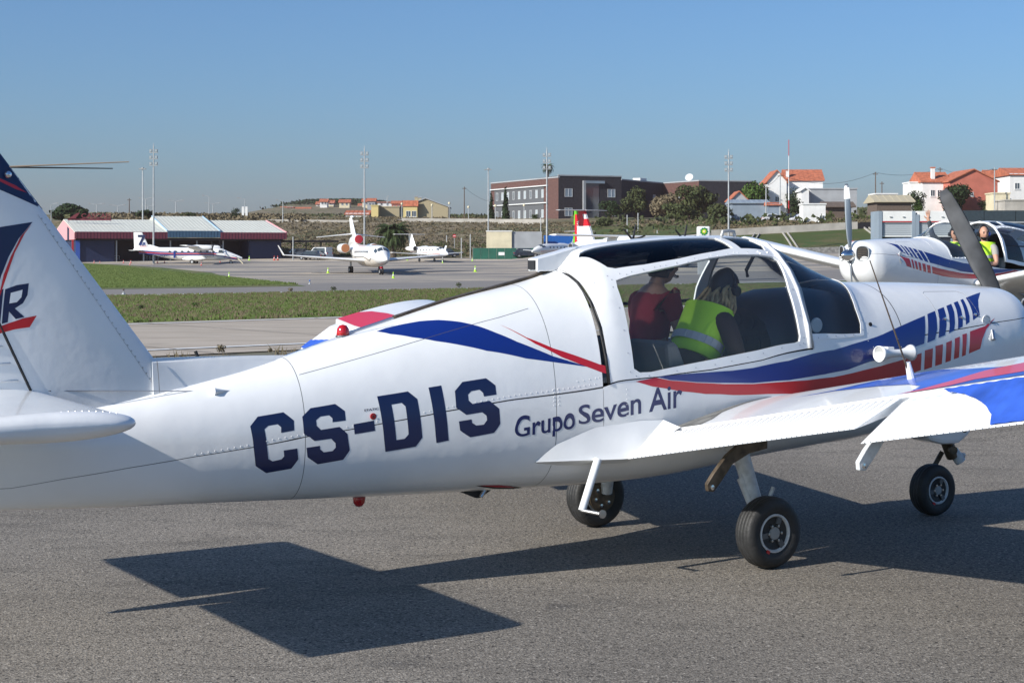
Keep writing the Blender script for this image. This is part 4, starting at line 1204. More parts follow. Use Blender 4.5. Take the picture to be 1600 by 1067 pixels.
small_jet('small white T-tailed jet facing right beyond the three-engined jet', 670, 250, math.atan2(-.85, .53), 1.0)
small_jet('small white jet half hidden left of the red tail, beside a dark car', 868, 245, math.atan2(-.8, -.6), 1.0)
# high-wing turboprop by the hangar
X, Y, z = gz(300, 247)
Dn = empty('twin_turboprop', (X, Y, zfun(X, Y - 4)), R(-4), 'white high-wing turboprop with blue and red stripes parked before the hangar', 'aircraft')
ellipse_body(Dn, [(-8.9, 2.2, .08, .1), (-7, 2.1, .35, .4), (-4.5, 1.75, .62, .75), (-2.2, 1.55, .72, .95), (3.5, 1.5, .72, .95), (4.6, 1.45, .7, .85), (5.6, 1.25, .58, .6), (6.8, 1.0, .38, .38), (7.6, .85, .15, .16)], M_JET)
plate(Dn, 'fin', (-6.4, 0, 2.3), 2.4, (-7.6, 0, 4.75), 1.3, .09, M_JET, (0, 1, 0))
plate(Dn, 'dorsal_fillet', (-4.0, 0, 2.2), 2.8, (-6.3, 0, 2.9), .9, .05, M_JET, (0, 1, 0))
for sy in (1, -1):
    plate(Dn, 'wing', (1.9, 0, 2.55), 2.3, (1.6, sy * 8.4, 2.75), 1.2, .12, M_JET)
    plate(Dn, 'tailplane', (-7.3, sy * .2, 2.05), 1.5, (-7.7, sy * 3.2, 2.05), 1.0, .09, M_JET)
    nc = ellipse_body(Dn, [(.2, 2.5, .2, .2), (1.4, 2.45, .42, .42), (3.3, 2.4, .4, .4), (3.7, 2.4, .22, .22)], M_JET, 'engine_nacelle'); nc.location = (0, sy * 2.5, 0)
    for k in range(4):
        a_ = k * PI / 2 + .5
        MB().tube([(3.72, sy * 2.5, 2.4), (3.74, sy * 2.5 + math.cos(a_) * 1.3, 2.4 + math.sin(a_) * 1.3)], [.1, .05], 5).build('propeller_blade', M_DARK, nc).location = (0, -sy * 2.5, 0)
    for nm, m_, z0, off in (('blue_stripe', M_BLUE, 1.86, 0), ('red_stripe', M_RED, 1.66, .0), ('lower_blue_stripe', M_BLUE, 1.5, .0)):
        mb = MB()
        for (x0, x1, za, zb_, y0, y1) in ((-8.0, -4.5, z0 + .2, z0, .28, .64), (-4.5, -2.2, z0, z0 - .05, .64, .735), (-2.2, 3.5, z0 - .05, z0 - .05, .735, .735), (3.5, 5.2, z0 - .05, z0 - .35, .735, .62), (5.2, 6.9, z0 - .35, z0 - .75, .62, .36)):
            hh_ = .16 if 'blue' in nm else .13
            mb.add([(x0, sy * y0, za), (x1, sy * y1, zb_), (x1, sy * y1, zb_ - hh_), (x0, sy * y0, za - hh_), (x0, sy * (y0 - .06), za), (x1, sy * (y1 - .06), zb_), (x1, sy * (y1 - .06), zb_ - hh_), (x0, sy * (y0 - .06), za - hh_)],
                   [(0, 1, 2, 3), (7, 6, 5, 4), (0, 4, 5, 1), (3, 2, 6, 7)])
        mb.build(nm, m_, Dn)
    ellipse_body(Dn, [(-1.2, .75, .1, .1), (-.2, .75, .4, .3), (1.3, .75, .4, .3), (2.4, .85, .1, .1)], M_JET, 'gear_sponson').location = (0, sy * .85, 0)
    gear(Dn, .3, sy * 1.15, .7, .35, .2, False)
    MB().prism([(-.34, 0), (.34, 0), (.3, .42), (-.25, .42)], 'y', -.03, .03, Matrix.Translation((4.5, sy * .70, 1.68))).build('cockpit_window', M_WIN, Dn)
MB().prism([(-.5, 0), (.5, 0), (.4, .42), (-.4, .42)], 'x', -.03, .03, Matrix.Translation((5.05, 0, 1.78)) @ Matrix.Rotation(R(-40), 4, 'Y')).build('windshield', M_WIN, Dn)
windows_row(Dn, -3.2, 3.4, 8, .735, 1.86, .32)
gear(Dn, 5.9, 0, .8, .27, .16, False)
MB().box(-2.6, -2.3, -.76, -.735, .9, 2.0).build('crew_door', M_WBLUE if 'M_WBLUE' in globals() else M_BLUE, Dn)
MB().tube([(6.9, -.3, 1.0), (7.9, -.5, .0)], .07, 6).build('tow_strap', M_CREAM, Dn)
flat_text('registration_lettering', 'CS-AYT', Matrix.Translation((-6.0 + 1.3, -.70, 1.0)) @ Matrix.Rotation(R(90), 4, 'X'), .3, M_NAVY, Dn, .02)
flat_text('small_lettering', 'www.sevenair.com', Matrix.Translation((1.9, -.755, 1.06)) @ Matrix.Rotation(R(90), 4, 'X'), .14, M_NAVY, Dn, .01)
flat_text('fin_numeral', '7', Matrix.Translation((-8.2, -.11, 2.75)) @ Matrix.Rotation(R(90), 4, 'X'), 1.6, M_NAVY, Dn, .03, 1.2)
flat_text('fin_lettering', 'AIR', Matrix.Translation((-7.9, -.13, 2.75)) @ Matrix.Rotation(R(90), 4, 'X'), .5, M_BLUE, Dn, .02, .9)
MB().box(-7.9, -6.9, -.125, -.115, 2.6, 2.68).build('fin_underline', M_RED, Dn)
# large high-wing turboprop with the red and green tail, mostly hidden
X, Y, z = gz(999, 205)
T = empty('regional_turboprop', (X, Y, zfun(X, Y) + .2), math.atan2(-.82, .57), 'white regional turboprop with red, white and green T-tail showing behind the cockpit roof', 'aircraft')
ellipse_body(T, [(-13.3, 2.9, .1, .15), (-10.5, 2.5, .7, .75), (-7, 2.1, 1.25, 1.25), (6.5, 2.0, 1.4, 1.4), (9, 1.95, 1.25, 1.25), (10.8, 1.7, .7, .75), (11.7, 1.5, .1, .1)], M_JET)
Fs = [(-9.0, 2.9, 4.2), (-11.2, 7.3, 2.0)]
def finseg(nm, f0, f1, c0, c1, m_, grow=0):
    def P_(f_, c): le = Vector((-9.0, 0, 2.9)).lerp(Vector((-11.2, 0, 7.2)), f_); ch = 4.4 + (2.0 - 4.4) * f_; return le + Vector((-ch * c, 0, 0))
    q = [P_(f0, c0), P_(f1, c0), P_(f1, c1), P_(f0, c1)]
    th = .16 + grow
    MB().add([], []) if False else None
    mb = MB(); mb.prism([(p.x, p.z) for p in q], 'y', -th, th); mb.build(nm, m_, T)
M_TAPR = mat('airline_red', (.62, .012, .02), .35); M_TAPG = mat('airline_green', (.12, .42, .02), .35)
finseg('fin_lower', 0, .50, 0, .78, M_JET); finseg('fin_red_band', .50, .72, 0, .78, M_TAPR); finseg('fin_white_band', .72, .86, 0, .22, M_JET); finseg('fin_red_top', .86, 1, .0, .6, M_TAPR)
finseg('fin_red_stripe', .0, .86, .781, .93, M_TAPR); finseg('fin_red_middle', .72, .86, .221, .78, M_TAPR); finseg('fin_green_rear', .0, .3, .931, 1.02, M_TAPG); finseg('rudder_green', .55, 1, .931, 1.02, M_TAPG); finseg('fin_green_tip', .86, 1, .601, .93, M_TAPG)
for sy in (1, -1):
    plate(T, 'tailplane', (-10.9, sy * .1, 7.1), 1.9, (-11.3, sy * 3.8, 7.1), 1.1, .1, M_GREYW)
    plate(T, 'wing', (1.6, 0, 3.55), 2.7, (1.0, sy * 13.5, 3.75), 1.5, .13, M_JET)
    nc = ellipse_body(T, [(-1.8, 3.1, .25, .3), (0, 3.0, .6, .65), (3.3, 3.05, .5, .55), (3.7, 3.1, .25, .25)], M_JET, 'engine_nacelle'); nc.location = (0, sy * 4.05, 0)
    for k in range(6):
        a_ = k * PI / 3 + .3
        MB().tube([(3.75, 0, 3.1), (3.78, math.cos(a_) * 1.95, 3.1 + math.sin(a_) * 1.95)], [.16, .1], 5).build('propeller_blade', M_DARK, nc)
    gear(T, -.3, sy * 2.0, 1.2, .4)
gear(T, 8.8, 0, 1.2, .3)
flat_text('fin_lettering', 'PORTUGAL', Matrix.Translation((-12.15, -.20, 3.2)) @ Matrix.Rotation(R(90), 4, 'X') @ Matrix.Rotation(R(90), 4, 'Z'), .42, M_JET, T, .02, 2.6)
# ------------------------------------------------------------------ ground equipment, cones, vehicles
M_CONER = mat('cone_orange_red', (.62, .06, .03), .5); M_CONEG = mat('cone_lime', (.45, .75, .04), .5); M_CONEW = mat('cone_white', (.75, .75, .75), .5)
def cone(px, py, hpx, m_, label, group):
    X, Y = gp(px, py)
    h = hpx * Y / FPX
    t = empty('traffic_cone', (X, Y, zfun(X, Y)), 0, label, 'cone', group)
    MB().box(-h * .28, h * .28, -h * .28, h * .28, 0, h * .06).build('base', m_, t)
    MB().lathe([(h * .2, h * .06), (h * .12, h * .42), (h * .04, h), (.0001, h)], 'z', 12).build('cone_body', m_, t)
    MB().lathe([(h * .135, h * .42), (h * .095, h * .62), (h * .09, h * .62), (h * .12, h * .42)], 'z', 12, close=True).build('reflective_band', M_CONEW, t)
for px, py, h, lb in ((143.5, 409, 7, 'tall red and white cone at the left end of the hangar'), (147, 411, 4.5, 'small orange cone just right of the tall one'), (156, 411, 3.5, 'tiny orange cone left of the white trolley'), (193, 411, 5, 'orange cone right of the white trolley'),
                      (203, 414, 5, 'orange cone nearest the grass under the turboprop tail'), (204.5, 411, 5, 'orange cone behind the nearest one under the tail'), (246, 411, 5, 'orange cone left of the blue crew door'), (257, 411, 5, 'orange cone right of the tall mast foot'), (314.5, 415, 5.5, 'orange cone before the turboprop wheels'),
                      (344, 410, 4.5, 'orange cone below the turboprop windshield'), (359, 410, 4.5, 'orange cone at the turboprop nose wheel'), (428.5, 407, 7.5, 'left of two tall red cones at the hangar right end'), (434, 407, 7.5, 'right of two tall red cones at the hangar right end')):
    cone(px, py, h, M_CONER, lb, 'orange cones on the apron')
for px, py, h, lb in ((389.5, 407, 7, 'lime cone in front of the right blue hangar wall'), (358, 434, 9, 'lime cone at the tip of the grass island'), (512.5, 427, 9, 'lime cone by the main wheels of the three-engined jet'), (614.5, 435, 10, 'lime cone right of the three-engined jet nose'),
                      (636.5, 407, 6, 'lime cone under the left wing of the small jet'), (691.5, 411, 5, 'lime cone at the nose of the small jet'), (738, 408, 5, 'lime cone left of the green fence'), (742.5, 425, 10, 'lime cone on the open apron in front of the green fence')):
    cone(px, py, h, M_CONEG, lb, 'lime cones on the apron')
# blue edge light, dark marker
for px, py, lb, m_ in ((484, 444, 'small blue taxiway edge light', M_BLUEC), (193, 460, 'small dark marker light on the far taxiway edge', M_WOODPOLE)):
    X, Y = gp(px, py); z = zfun(X, Y)
    t = empty('edge_light', (X, Y, z), 0, lb, 'light')
    MB().lathe([(.12, 0), (.08, .08), (.04, .1), (.04, .22), (.0001, .22)], 'z', 10).build('base', M_GALV, t)
    MB().lathe([(.05, .22), (.06, .3), (.03, .36), (.0001, .38)], 'z', 10).build('lens', m_, t)
X, Y = gp(309, 556)
tag(MB().tube([(X, Y, zfun(X, Y) - .05), (X - .06, Y, zfun(X, Y) + .11)], .045, 8).build('marker_stub', M_BLACK), 'short black stub standing at the taxiway edge near the fin', 'marker')
# white trolley by the hangar
X, Y = gp(175, 408)
t = empty('baggage_trolley', (X - .8, Y + 1, zfun(X, Y)), 0, 'white railed baggage trolley in front of the dark hangar opening', 'trolley')
for zz in (.25, .5, .8): MB().box(0, 1.75, 0, .05, zz, zz + .05).build('rail', M_FRAME, t)
for xx in (0, .55, 1.15, 1.7): MB().box(xx, xx + .05, 0, .05, .2, .85).build('upright', M_FRAME, t)
MB().box(0, 1.75, .06, 1.0, .15, .22).build('deck', M_GREY, t)
for xx in (.3, 1.4): MB().lathe([(.0001, -.04), (.13, -.04), (.13, .04), (.0001, .04)], 'y', 12, (xx, .1, .13)).build('wheel', M_TYRE, t)
X, Y = gp(226, 408)
t = empty('equipment_rack', (X - .8, Y + 3, zfun(X, Y)), 0, 'low grey metal racks behind the turboprop tail', 'rack')
for k in range(6): MB().box(k * .45, k * .45 + .05, 0, .6, 0, .8).build('upright', M_GALV, t)
for zz in (.4, .75): MB().box(0, 2.3, 0, .6, zz, zz + .04).build('shelf', M_GALV, t)
def car(px, py, Y, kind, paint, label, rz, L=4.2, W_=1.75, H_=1.45):
    X, Y, z = gz(px, Y)
    t = empty('parked_' + kind, (X, Y, z), rz, label, kind)
    hb = H_ * .55
    van = kind == 'van'
    prof = [(-L / 2, .28), (-L / 2 + .02, hb), (-L / 2 + .15, hb + .05), (-L / 2 + (.15 if van else .55), H_ - .03), (-L / 2 + (.4 if van else .9), H_), (L * .12, H_), (L * .30, hb + .08), (L / 2 - .15, hb - .08), (L / 2, hb - .25), (L / 2, .28)]
    MB().prism(prof, 'y', -W_ / 2, W_ / 2).build('body', paint, t, bevel=.06)
    sg = [(-L / 2 + (.35 if van else .75), hb + .08), (-L / 2 + (.4 if van else 1.0), H_ - .1), (L * .10, H_ - .1), (L * .24, hb + .08)]
    for sy in (-1, 1): MB().prism(sg, 'y', sy * W_ / 2 - .012, sy * W_ / 2 + .012).build('side_glass', M_WIN, t)
    MB().box(-.02, .02, -W_ * .42, W_ * .42, 0, .5, Matrix.Translation((L * .2, 0, hb + .14)) @ Matrix.Rotation(R(-52), 4, 'Y')).build('windscreen', M_WIN, t)
    for sx in (-1, 1):
        for sy in (-1, 1):
            w_ = MB().lathe([(.16, -.1), (.31, -.1), (.32, 0), (.31, .1), (.16, .1)], 'y', 18, (sx * L * .31, sy * (W_ / 2 - .1), .32), close=True).build('wheel', M_TYRE, t)
            MB().lathe([(.0001, -.08), (.2, -.08), (.2, .08), (.0001, .08)], 'y', 14, (sx * L * .31, sy * (W_ / 2 - .08), .32)).build('rim', M_GALV, w_)
    for sy in (-1, 1):
        MB().box(L / 2 - .01, L / 2 + .03, sy * W_ * .36 - .16, sy * W_ * .36 + .16, hb - .32, hb - .18).build('headlight', M_FRAME, t)
        MB().box(-L / 2 - .03, -L / 2 + .01, sy * W_ * .4 - .1, sy * W_ * .4 + .1, hb - .2, hb).build('tail_light', M_RED, t)
    return t
M_CARD = mat('dark_blue_car_paint', (.02, .03, .05), .25, coat=1); M_CARG = mat('silver_car_paint', (.25, .28, .30), .3, metal=.5, coat=1); M_CARW = mat('white_car_paint', (.7, .7, .7), .3, coat=1)
car(472, 400, 272, 'car', M_CARG, 'grey estate car parked left of the white van', R(15))
car(486, 404, 262, 'car', M_CARD, 'dark car standing in front of the white van', R(160))
car(499, 403, 264, 'van', M_CARW, 'white van with dark windows parked behind the jet engine', R(150), H_=1.9)
car(697, 402, 272, 'car', M_CARD, 'dark blue car behind the small jet nose', R(10))
car(822, 397, 262, 'car', M_CARD, 'dark car in front of the green fence by the small jet', R(12))
car(1208, 331, 318, 'car', M_CARW, 'white car parked before the blue-grey shed', R(5))
car(1252, 333, 310, 'car', M_CARW, 'white car next to the small white hut', R(185))
car(1238, 332, 316, 'car', M_CARD, 'dark car between the radio mast and the hut', R(5))

# ------------------------------------------------------------------ the low-wing trainer (local x forward, y to port, z up)
ST = [(-4.75,.05,.86,.99,.60,2,2.2),
(-4.2,.12,.86,1.02,.575,2,2.3),
(-3.6,.20,.86,1.10,.545,2.05,2.4),
(-3.437,.22,.86,1.13,.54,2.1,2.4),
(-2.9,.285,.87,1.235,.52,2.1,2.45),
(-2.3,.36,.88,1.40,.495,2.1,2.5),
(-1.66,.445,.90,1.575,.478,2.15,2.6),
(-.95,.525,.93,1.745,.465,2.2,2.7),
(-.80,.54,.95,1.87,.463,2.2,2.7),
(-.4,.55,.98,1.925,.47,2.3,2.8),
(.0,.56,1.0,1.95,.50,2.35,2.8),
(.36,.56,1.02,1.955,.54,2.35,2.8),
(.6,.56,1.03,1.93,.56,2.3,2.8),
(.75,.555,1.04,1.875,.57,2.25,2.8),
(.96,.55,1.05,1.78,.585,2.2,2.8),
(1.24,.54,1.07,1.68,.60,2.2,2.8),
(1.34,.535,1.08,1.655,.61,2.25,2.8),
(1.94,.49,1.12,1.645,.68,2.3,2.8),
(2.4,.465,1.16,1.63,.76,2.3,2.7),
(2.72,.435,1.2,1.612,.84,2.3,2.5),
(2.87,.385,1.23,1.60,.91,2.25,2.35),
(2.97,.31,1.26,1.56,.99,2.15,2.2),
(3.04,.20,1.29,1.48,1.1,2,2),
(3.075,.07,1.31,1.37,1.25,2,2)]
DEC = {'swoosh_blue':[(-2.187,0.0855),(-2.13,0.0831),(-2.046,0.0932),(-1.938,0.1117),(-1.837,0.1397),(-1.728,0.1806),(-1.645,0.2155),(-1.549,0.2575),(-1.438,0.2997),(-1.338,0.3297),(-1.236,0.3583),(-1.128,0.3805),(-1.027,0.4006),(-1.241,0.3732),(-1.404,0.3519),(-1.56,0.3221),(-1.634,0.3086),(-1.778,0.2702),(-1.907,0.2329),(-2.027,0.1878),(-2.13,0.1356)],'swoosh_red':[(-1.513,0.2304),(-1.377,0.2912),(-1.227,0.3371),(-1.066,0.3742),(-0.904,0.4111),(-0.905,0.4274),(-1.074,0.3909),(-1.181,0.3651),(-1.332,0.3152),(-1.424,0.2737)],'stripe_red':[(-0.717,0.4591),(-0.573,0.4595),(-0.469,0.4691),(-0.273,0.4793),(-0.072,0.4864),(0.154,0.4916),(0.37,0.4936),(0.594,0.4944),(0.83,0.4939),(0.988,0.4893),(1.15,0.4835),(1.398,0.4759),(1.498,0.4718),(1.655,0.4603),(1.643,0.5048),(1.397,0.5156),(1.098,0.5184),(0.814,0.5181),(0.485,0.5126),(0.272,0.5064),(0.083,0.5026),(-0.207,0.497),(-0.405,0.4883),(-0.6,0.4735)],'stripe_blue':[(-0.561,0.4589),(-0.403,0.4612),(-0.205,0.4644),(-0.0,0.4666),(0.156,0.4662),(0.449,0.4593),(0.63,0.4474),(0.84,0.4331),(1.153,0.3972),(1.499,0.351),(1.766,0.3139),(1.689,0.4293),(1.59,0.4365),(1.34,0.4556),(1.153,0.4641),(0.954,0.4802),(0.752,0.4873),(0.443,0.4921),(0.154,0.4903),(-0.125,0.4832),(-0.273,0.4783),(-0.469,0.4683)],'bars_blue':[[(1.799,0.3069),(1.889,0.2928),(1.876,0.3255),(1.845,0.3786),(1.803,0.4187),(1.722,0.4275)],[(1.922,0.2866),(1.995,0.2743),(1.979,0.318),(1.95,0.3637),(1.911,0.4063),(1.841,0.4141),(1.866,0.3795),(1.903,0.3264)],[(2.028,0.2686),(2.09,0.2565),(2.074,0.3035),(2.04,0.357),(2.012,0.3901),(1.954,0.4005),(1.979,0.3697),(2.008,0.3188)],[(2.122,0.2501),(2.174,0.24),(2.157,0.2873),(2.132,0.3392),(2.105,0.377),(2.054,0.3852),(2.079,0.3481),(2.108,0.2924)],[(2.21,0.2328),(2.246,0.2253),(2.229,0.2759),(2.208,0.3306),(2.188,0.3583),(2.144,0.3701),(2.168,0.3293),(2.19,0.2817)],[(2.284,0.2173),(2.502,0.1672),(2.393,0.2345),(2.348,0.2784),(2.317,0.3284),(2.23,0.3508),(2.255,0.3084),(2.271,0.263)]],'bars_red':[[(1.689,0.4533),(1.773,0.4496),(1.756,0.5029),(1.676,0.5055)],[(1.8,0.443),(1.878,0.4395),(1.858,0.5006),(1.789,0.502)],[(1.913,0.4354),(1.972,0.4298),(1.949,0.4979),(1.894,0.5)],[(2.005,0.4237),(2.057,0.4186),(2.033,0.493),(1.98,0.4959)],[(2.087,0.411),(2.133,0.408),(2.102,0.4892),(2.063,0.4919)],[(2.169,0.4017),(2.336,0.3846),(2.465,0.3488),(2.339,0.4002),(2.284,0.4401),(2.254,0.4765),(2.135,0.4865)]],'letters':[[(-2.967,0.3893),(-2.828,0.3858),(-2.775,0.4279),(-2.776,0.4685),(-2.847,0.4737),(-2.846,0.4501),(-2.864,0.4355),(-2.915,0.438),(-2.936,0.4518),(-2.914,0.5671),(-2.89,0.5789),(-2.843,0.5719),(-2.829,0.5591),(-2.833,0.5349),(-2.759,0.5298),(-2.751,0.5758),(-2.785,0.6205),(-2.919,0.6388),(-2.98,0.5979),(-3.011,0.431)],[(-2.679,0.3865),(-2.542,0.3856),(-2.492,0.4173),(-2.49,0.4513),(-2.564,0.4524),(-2.563,0.4383),(-2.581,0.4249),(-2.63,0.4258),(-2.654,0.4375),(-2.652,0.4592),(-2.629,0.4757),(-2.526,0.471),(-2.482,0.4964),(-2.468,0.5477),(-2.502,0.5881),(-2.642,0.6038),(-2.701,0.5682),(-2.709,0.5297),(-2.635,0.5248),(-2.633,0.538),(-2.613,0.5506),(-2.564,0.5475),(-2.547,0.5345),(-2.549,0.5189),(-2.573,0.505),(-2.665,0.5084),(-2.723,0.4867),(-2.728,0.4164)],[(-2.447,0.4667),(-2.332,0.4613),(-2.326,0.493),(-2.442,0.499)],[(-2.304,0.3833),(-2.127,0.3843),(-2.077,0.4126),(-2.055,0.5186),(-2.092,0.5488),(-2.265,0.5628)],[(-2.007,0.3838),(-1.932,0.3844),(-1.9,0.5342),(-1.972,0.5406)],[(-1.806,0.3854),(-1.664,0.3869),(-1.612,0.4096),(-1.61,0.4337),(-1.686,0.4341),(-1.69,0.4242),(-1.71,0.4145),(-1.76,0.4152),(-1.78,0.4228),(-1.779,0.4383),(-1.757,0.4488),(-1.654,0.4467),(-1.597,0.4687),(-1.592,0.5007),(-1.63,0.5206),(-1.773,0.5287),(-1.834,0.5071),(-1.841,0.4883),(-1.765,0.4864),(-1.762,0.4945),(-1.739,0.5003),(-1.691,0.5001),(-1.672,0.4919),(-1.675,0.4818),(-1.701,0.4724),(-1.796,0.4744),(-1.855,0.4532),(-1.856,0.4074)]],'letter_hole':[(-2.227,0.4179),(-2.169,0.417),(-2.148,0.4296),(-2.135,0.507),(-2.157,0.5187),(-2.205,0.5214)],'win_side':[(-0.732,0.2217),(-0.622,0.2165),(-0.494,0.2132),(-0.252,0.2029),(0.019,0.1833),(0.199,0.1737),(0.404,0.1747),(0.522,0.1771),(0.552,0.1903),(0.549,0.2327),(0.536,0.2928),(0.547,0.3601),(0.556,0.409),(0.547,0.4202),(0.517,0.4237),(0.221,0.4343),(-0.134,0.4426),(-0.4,0.4464),(-0.597,0.4478),(-0.687,0.4441),(-0.726,0.4347),(-0.731,0.3987),(-0.736,0.3514),(-0.737,0.2997),(-0.741,0.2438)],'win_roof':[(-0.838,0.0888),(-0.785,0.1403),(-0.76,0.1742),(-0.708,0.1863),(-0.501,0.1872),(-0.227,0.1787),(0.079,0.1557),(0.227,0.1409),(0.207,0.1023),(0.196,0.0595)],'win_roof2':[(0.428,0.1374),(0.316,0.1403),(0.287,0.0667),(0.529,0.1431)],'sill':[(-0.874,0.4488),(-0.547,0.4584),(-0.171,0.4599),(0.23,0.4532),(0.627,0.436),(1.126,0.3915)],'ws_base':[(0.671,0.4066),(1.105,0.3776),(1.11,0.3446),(1.081,0.2847),(1.03,0.2406),(0.973,0.2162)],'arch_f':[(0.63,0.4247),(0.624,0.3839),(0.615,0.2887),(0.599,0.229),(0.582,0.1644)],'arch_r':[(0.553,0.4174),(0.547,0.3601),(0.536,0.2928),(0.549,0.2327),(0.541,0.1753)],'rear_seal':[(-0.932,0.0558),(-0.921,0.1503),(-0.909,0.2368),(-0.898,0.3173),(-0.899,0.3949),(-0.894,0.4398)],'seam_cowl':[(1.501,0.1902),(1.501,0.2751),(1.502,0.3464),(1.501,0.399),(1.502,0.5029)],'seam_cowl_h':[(1.502,0.4016),(1.606,0.3988),(2.075,0.3866),(2.488,0.3713),(2.77,0.3663)],'seam_mid':[(-1.241,0.196),(-1.236,0.2677),(-1.244,0.3529),(-1.246,0.4382),(-1.234,0.485)],'seam_aft':[(-2.718,0.1604),(-2.739,0.3858),(-2.705,0.5095)],'seam_h':[(-4.21,0.6788),(-3.953,0.625),(-3.641,0.576),(-3.318,0.5395),(-3.118,0.5245),(-2.705,0.4962),(-2.275,0.4728),(-1.903,0.4589),(-1.517,0.4515),(-0.91,0.4522)],'seam_up':[(-2.734,0.2157),(-2.36,0.2167),(-1.495,0.2034),(-1.246,0.1894)],'text1':[(-1.502,0.5436),(-1.123,0.5294),(-1.496,0.4907)],'text2':[(-1.099,0.5205),(-0.382,0.5141),(-1.095,0.4825)],'vent':[(0.732,0.375)],'misc':[(1.201,0.4361),(1.579,0.4313),(2.418,0.3511),(2.401,0.3896),(1.218,0.3403)],'exit':[(-2.42,0.1806),(-2.328,0.4476)]}
def prm(s):
    if s <= ST[0][0]: return ST[0][1:]
    if s >= ST[-1][0]: return ST[-1][1:]
    for i in range(len(ST) - 1):
        if ST[i][0] <= s <= ST[i + 1][0]: break
    a, b = ST[i], ST[i + 1]
    p = ST[i - 1] if i > 0 else a
    q = ST[i + 2] if i + 2 < len(ST) else b
    h_ = b[0] - a[0]
    k = (s - a[0]) / h_
    out = []
    for j in range(1, 7):
        d = (b[j] - a[j]) / h_
        d0 = (a[j] - p[j]) / (a[0] - p[0]) if p is not a else d
        d1 = (q[j] - b[j]) / (q[0] - b[0]) if q is not b else d
        ma = 0 if d0 * d <= 0 else 2 * d0 * d / (d0 + d)
        mb = 0 if d1 * d <= 0 else 2 * d1 * d / (d1 + d)
        out.append((2 * k ** 3 - 3 * k * k + 1) * a[j] + (k ** 3 - 2 * k * k + k) * h_ * ma + (-2 * k ** 3 + 3 * k * k) * b[j] + (k ** 3 - k * k) * h_ * mb)
    return out
def SP(s, p, off=0.0):
    """fuselage skin: s along, p 0 top / .5 side / 1 bottom, negative to port -> local point"""
    w, zc, zt, zb, nt, nb = prm(s)
    a = abs(p) * PI
    n = nt if a <= PI / 2 else nb
    c, q = math.cos(a), math.sin(a)
    t = w * abs(q) ** (2 / n)
    z = zc + ((zt - zc) if c >= 0 else (zc - zb)) * math.copysign(abs(c) ** (2 / n), c)
    v = Vector((s, -t if p >= 0 else t, z))
    if off:
        e = .004
        a_ = SP(s + .01, p) - SP(s - .01, p)
        pe = min(max(p, -1 + e), 1 - e)
        b_ = SP(s, pe + e) - SP(s, pe - e)
        nn = a_.cross(b_)
        if nn.length > 1e-9:
            nn.normalize()
            if nn.dot(v - Vector((s, 0, zc))) < 0: nn = -nn
            v = v + nn * off
    return v
def patch(name, loops, off, m, parent, side=1, ds=.06, dp=.0125, thick=0, fn=None, shift=0, smooth=True):
    fn = fn or SP
    loops = [[Vector((s, p * side, 0)) for s, p in l] for l in loops]
    tris = tessellate_polygon([[Vector((v.x, v.y * 4, 0)) for v in l] for l in loops])
    bm = bmesh.new()
    vs = [bm.verts.new(v) for l in loops for v in l]
    for t in tris:
        try: bm.faces.new([vs[i] for i in t])
        except ValueError: pass
    allv = [v for l in loops for v in l]
    x0, x1 = min(v.x for v in allv), max(v.x for v in allv)
    y0, y1 = min(v.y for v in allv), max(v.y for v in allv)
    x = math.ceil(x0 / ds) * ds
    while x < x1 - 1e-4:
        bmesh.ops.bisect_plane(bm, geom=bm.verts[:] + bm.edges[:] + bm.faces[:], plane_co=(x, 0, 0), plane_no=(1, 0, 0), dist=1e-5)
        x += ds
    y = math.ceil(y0 / dp) * dp
    while y < y1 - 1e-4:
        bmesh.ops.bisect_plane(bm, geom=bm.verts[:] + bm.edges[:] + bm.faces[:], plane_co=(0, y, 0), plane_no=(0, 1, 0), dist=1e-5)
        y += dp
    bmesh.ops.remove_doubles(bm, verts=bm.verts, dist=1e-5)
    bm.verts.ensure_lookup_table()
    base = [(v.co.x, v.co.y) for v in bm.verts]
    faces = [[v.index for v in f.verts] for f in bm.faces]
    bound = [(e.link_loops[0].vert.index, e.link_loops[0].link_loop_next.vert.index) for e in bm.edges if len(e.link_faces) == 1]
    bm.free()
    P = [fn(a, b, off) for a, b in base]
    Q = [fn(a, b, off + .01) for a, b in base]
    Nn = [(q - p).normalized() if (q - p).length > 1e-6 else Vector((0, 0, 1)) for p, q in zip(P, Q)]
    if shift:
        for p in P: p.x += shift
    tot = 0
    for f in faces:
        if len(f) < 3: continue
        n_ = (P[f[1]] - P[f[0]]).cross(P[f[2]] - P[f[0]])
        tot += n_.dot(Nn[f[0]])
    flip = tot < 0
    vs = list(P); ns = list(Nn); fs = [tuple(f[::-1]) if flip else tuple(f) for f in faces]
    sh = [True] * len(fs)
    if thick:
        o1 = len(vs)
        vs += [fn(a, b, off - thick) + Vector((shift, 0, 0)) for a, b in base]
        ns += [-n_ for n_ in Nn]
        fs += [tuple(i + o1 for i in f[::-1]) for f in fs]
        for a, b in bound:
            k = len(vs)
            vs += [vs[a], vs[b], vs[b + o1], vs[a + o1]]
            fn_ = (vs[b] - vs[a]).cross(vs[a + o1] - vs[a])
            fn_ = fn_.normalized() if fn_.length > 1e-12 else Vector((0, 0, 1))
            if flip: fn_ = -fn_
            ff = (k, k + 1, k + 2, k + 3)
            fs.append(ff[::-1] if not flip else ff)
            ns += [-fn_] * 4
    me = bpy.data.meshes.new(name)
    me.from_pydata([tuple(v) for v in vs], [], fs)
    me.update()
    o = link(name, me, m, parent, smooth=smooth)
    if smooth and fn is SP:
        me.normals_split_custom_set_from_vertices([tuple(n_) for n_ in ns])
    return o
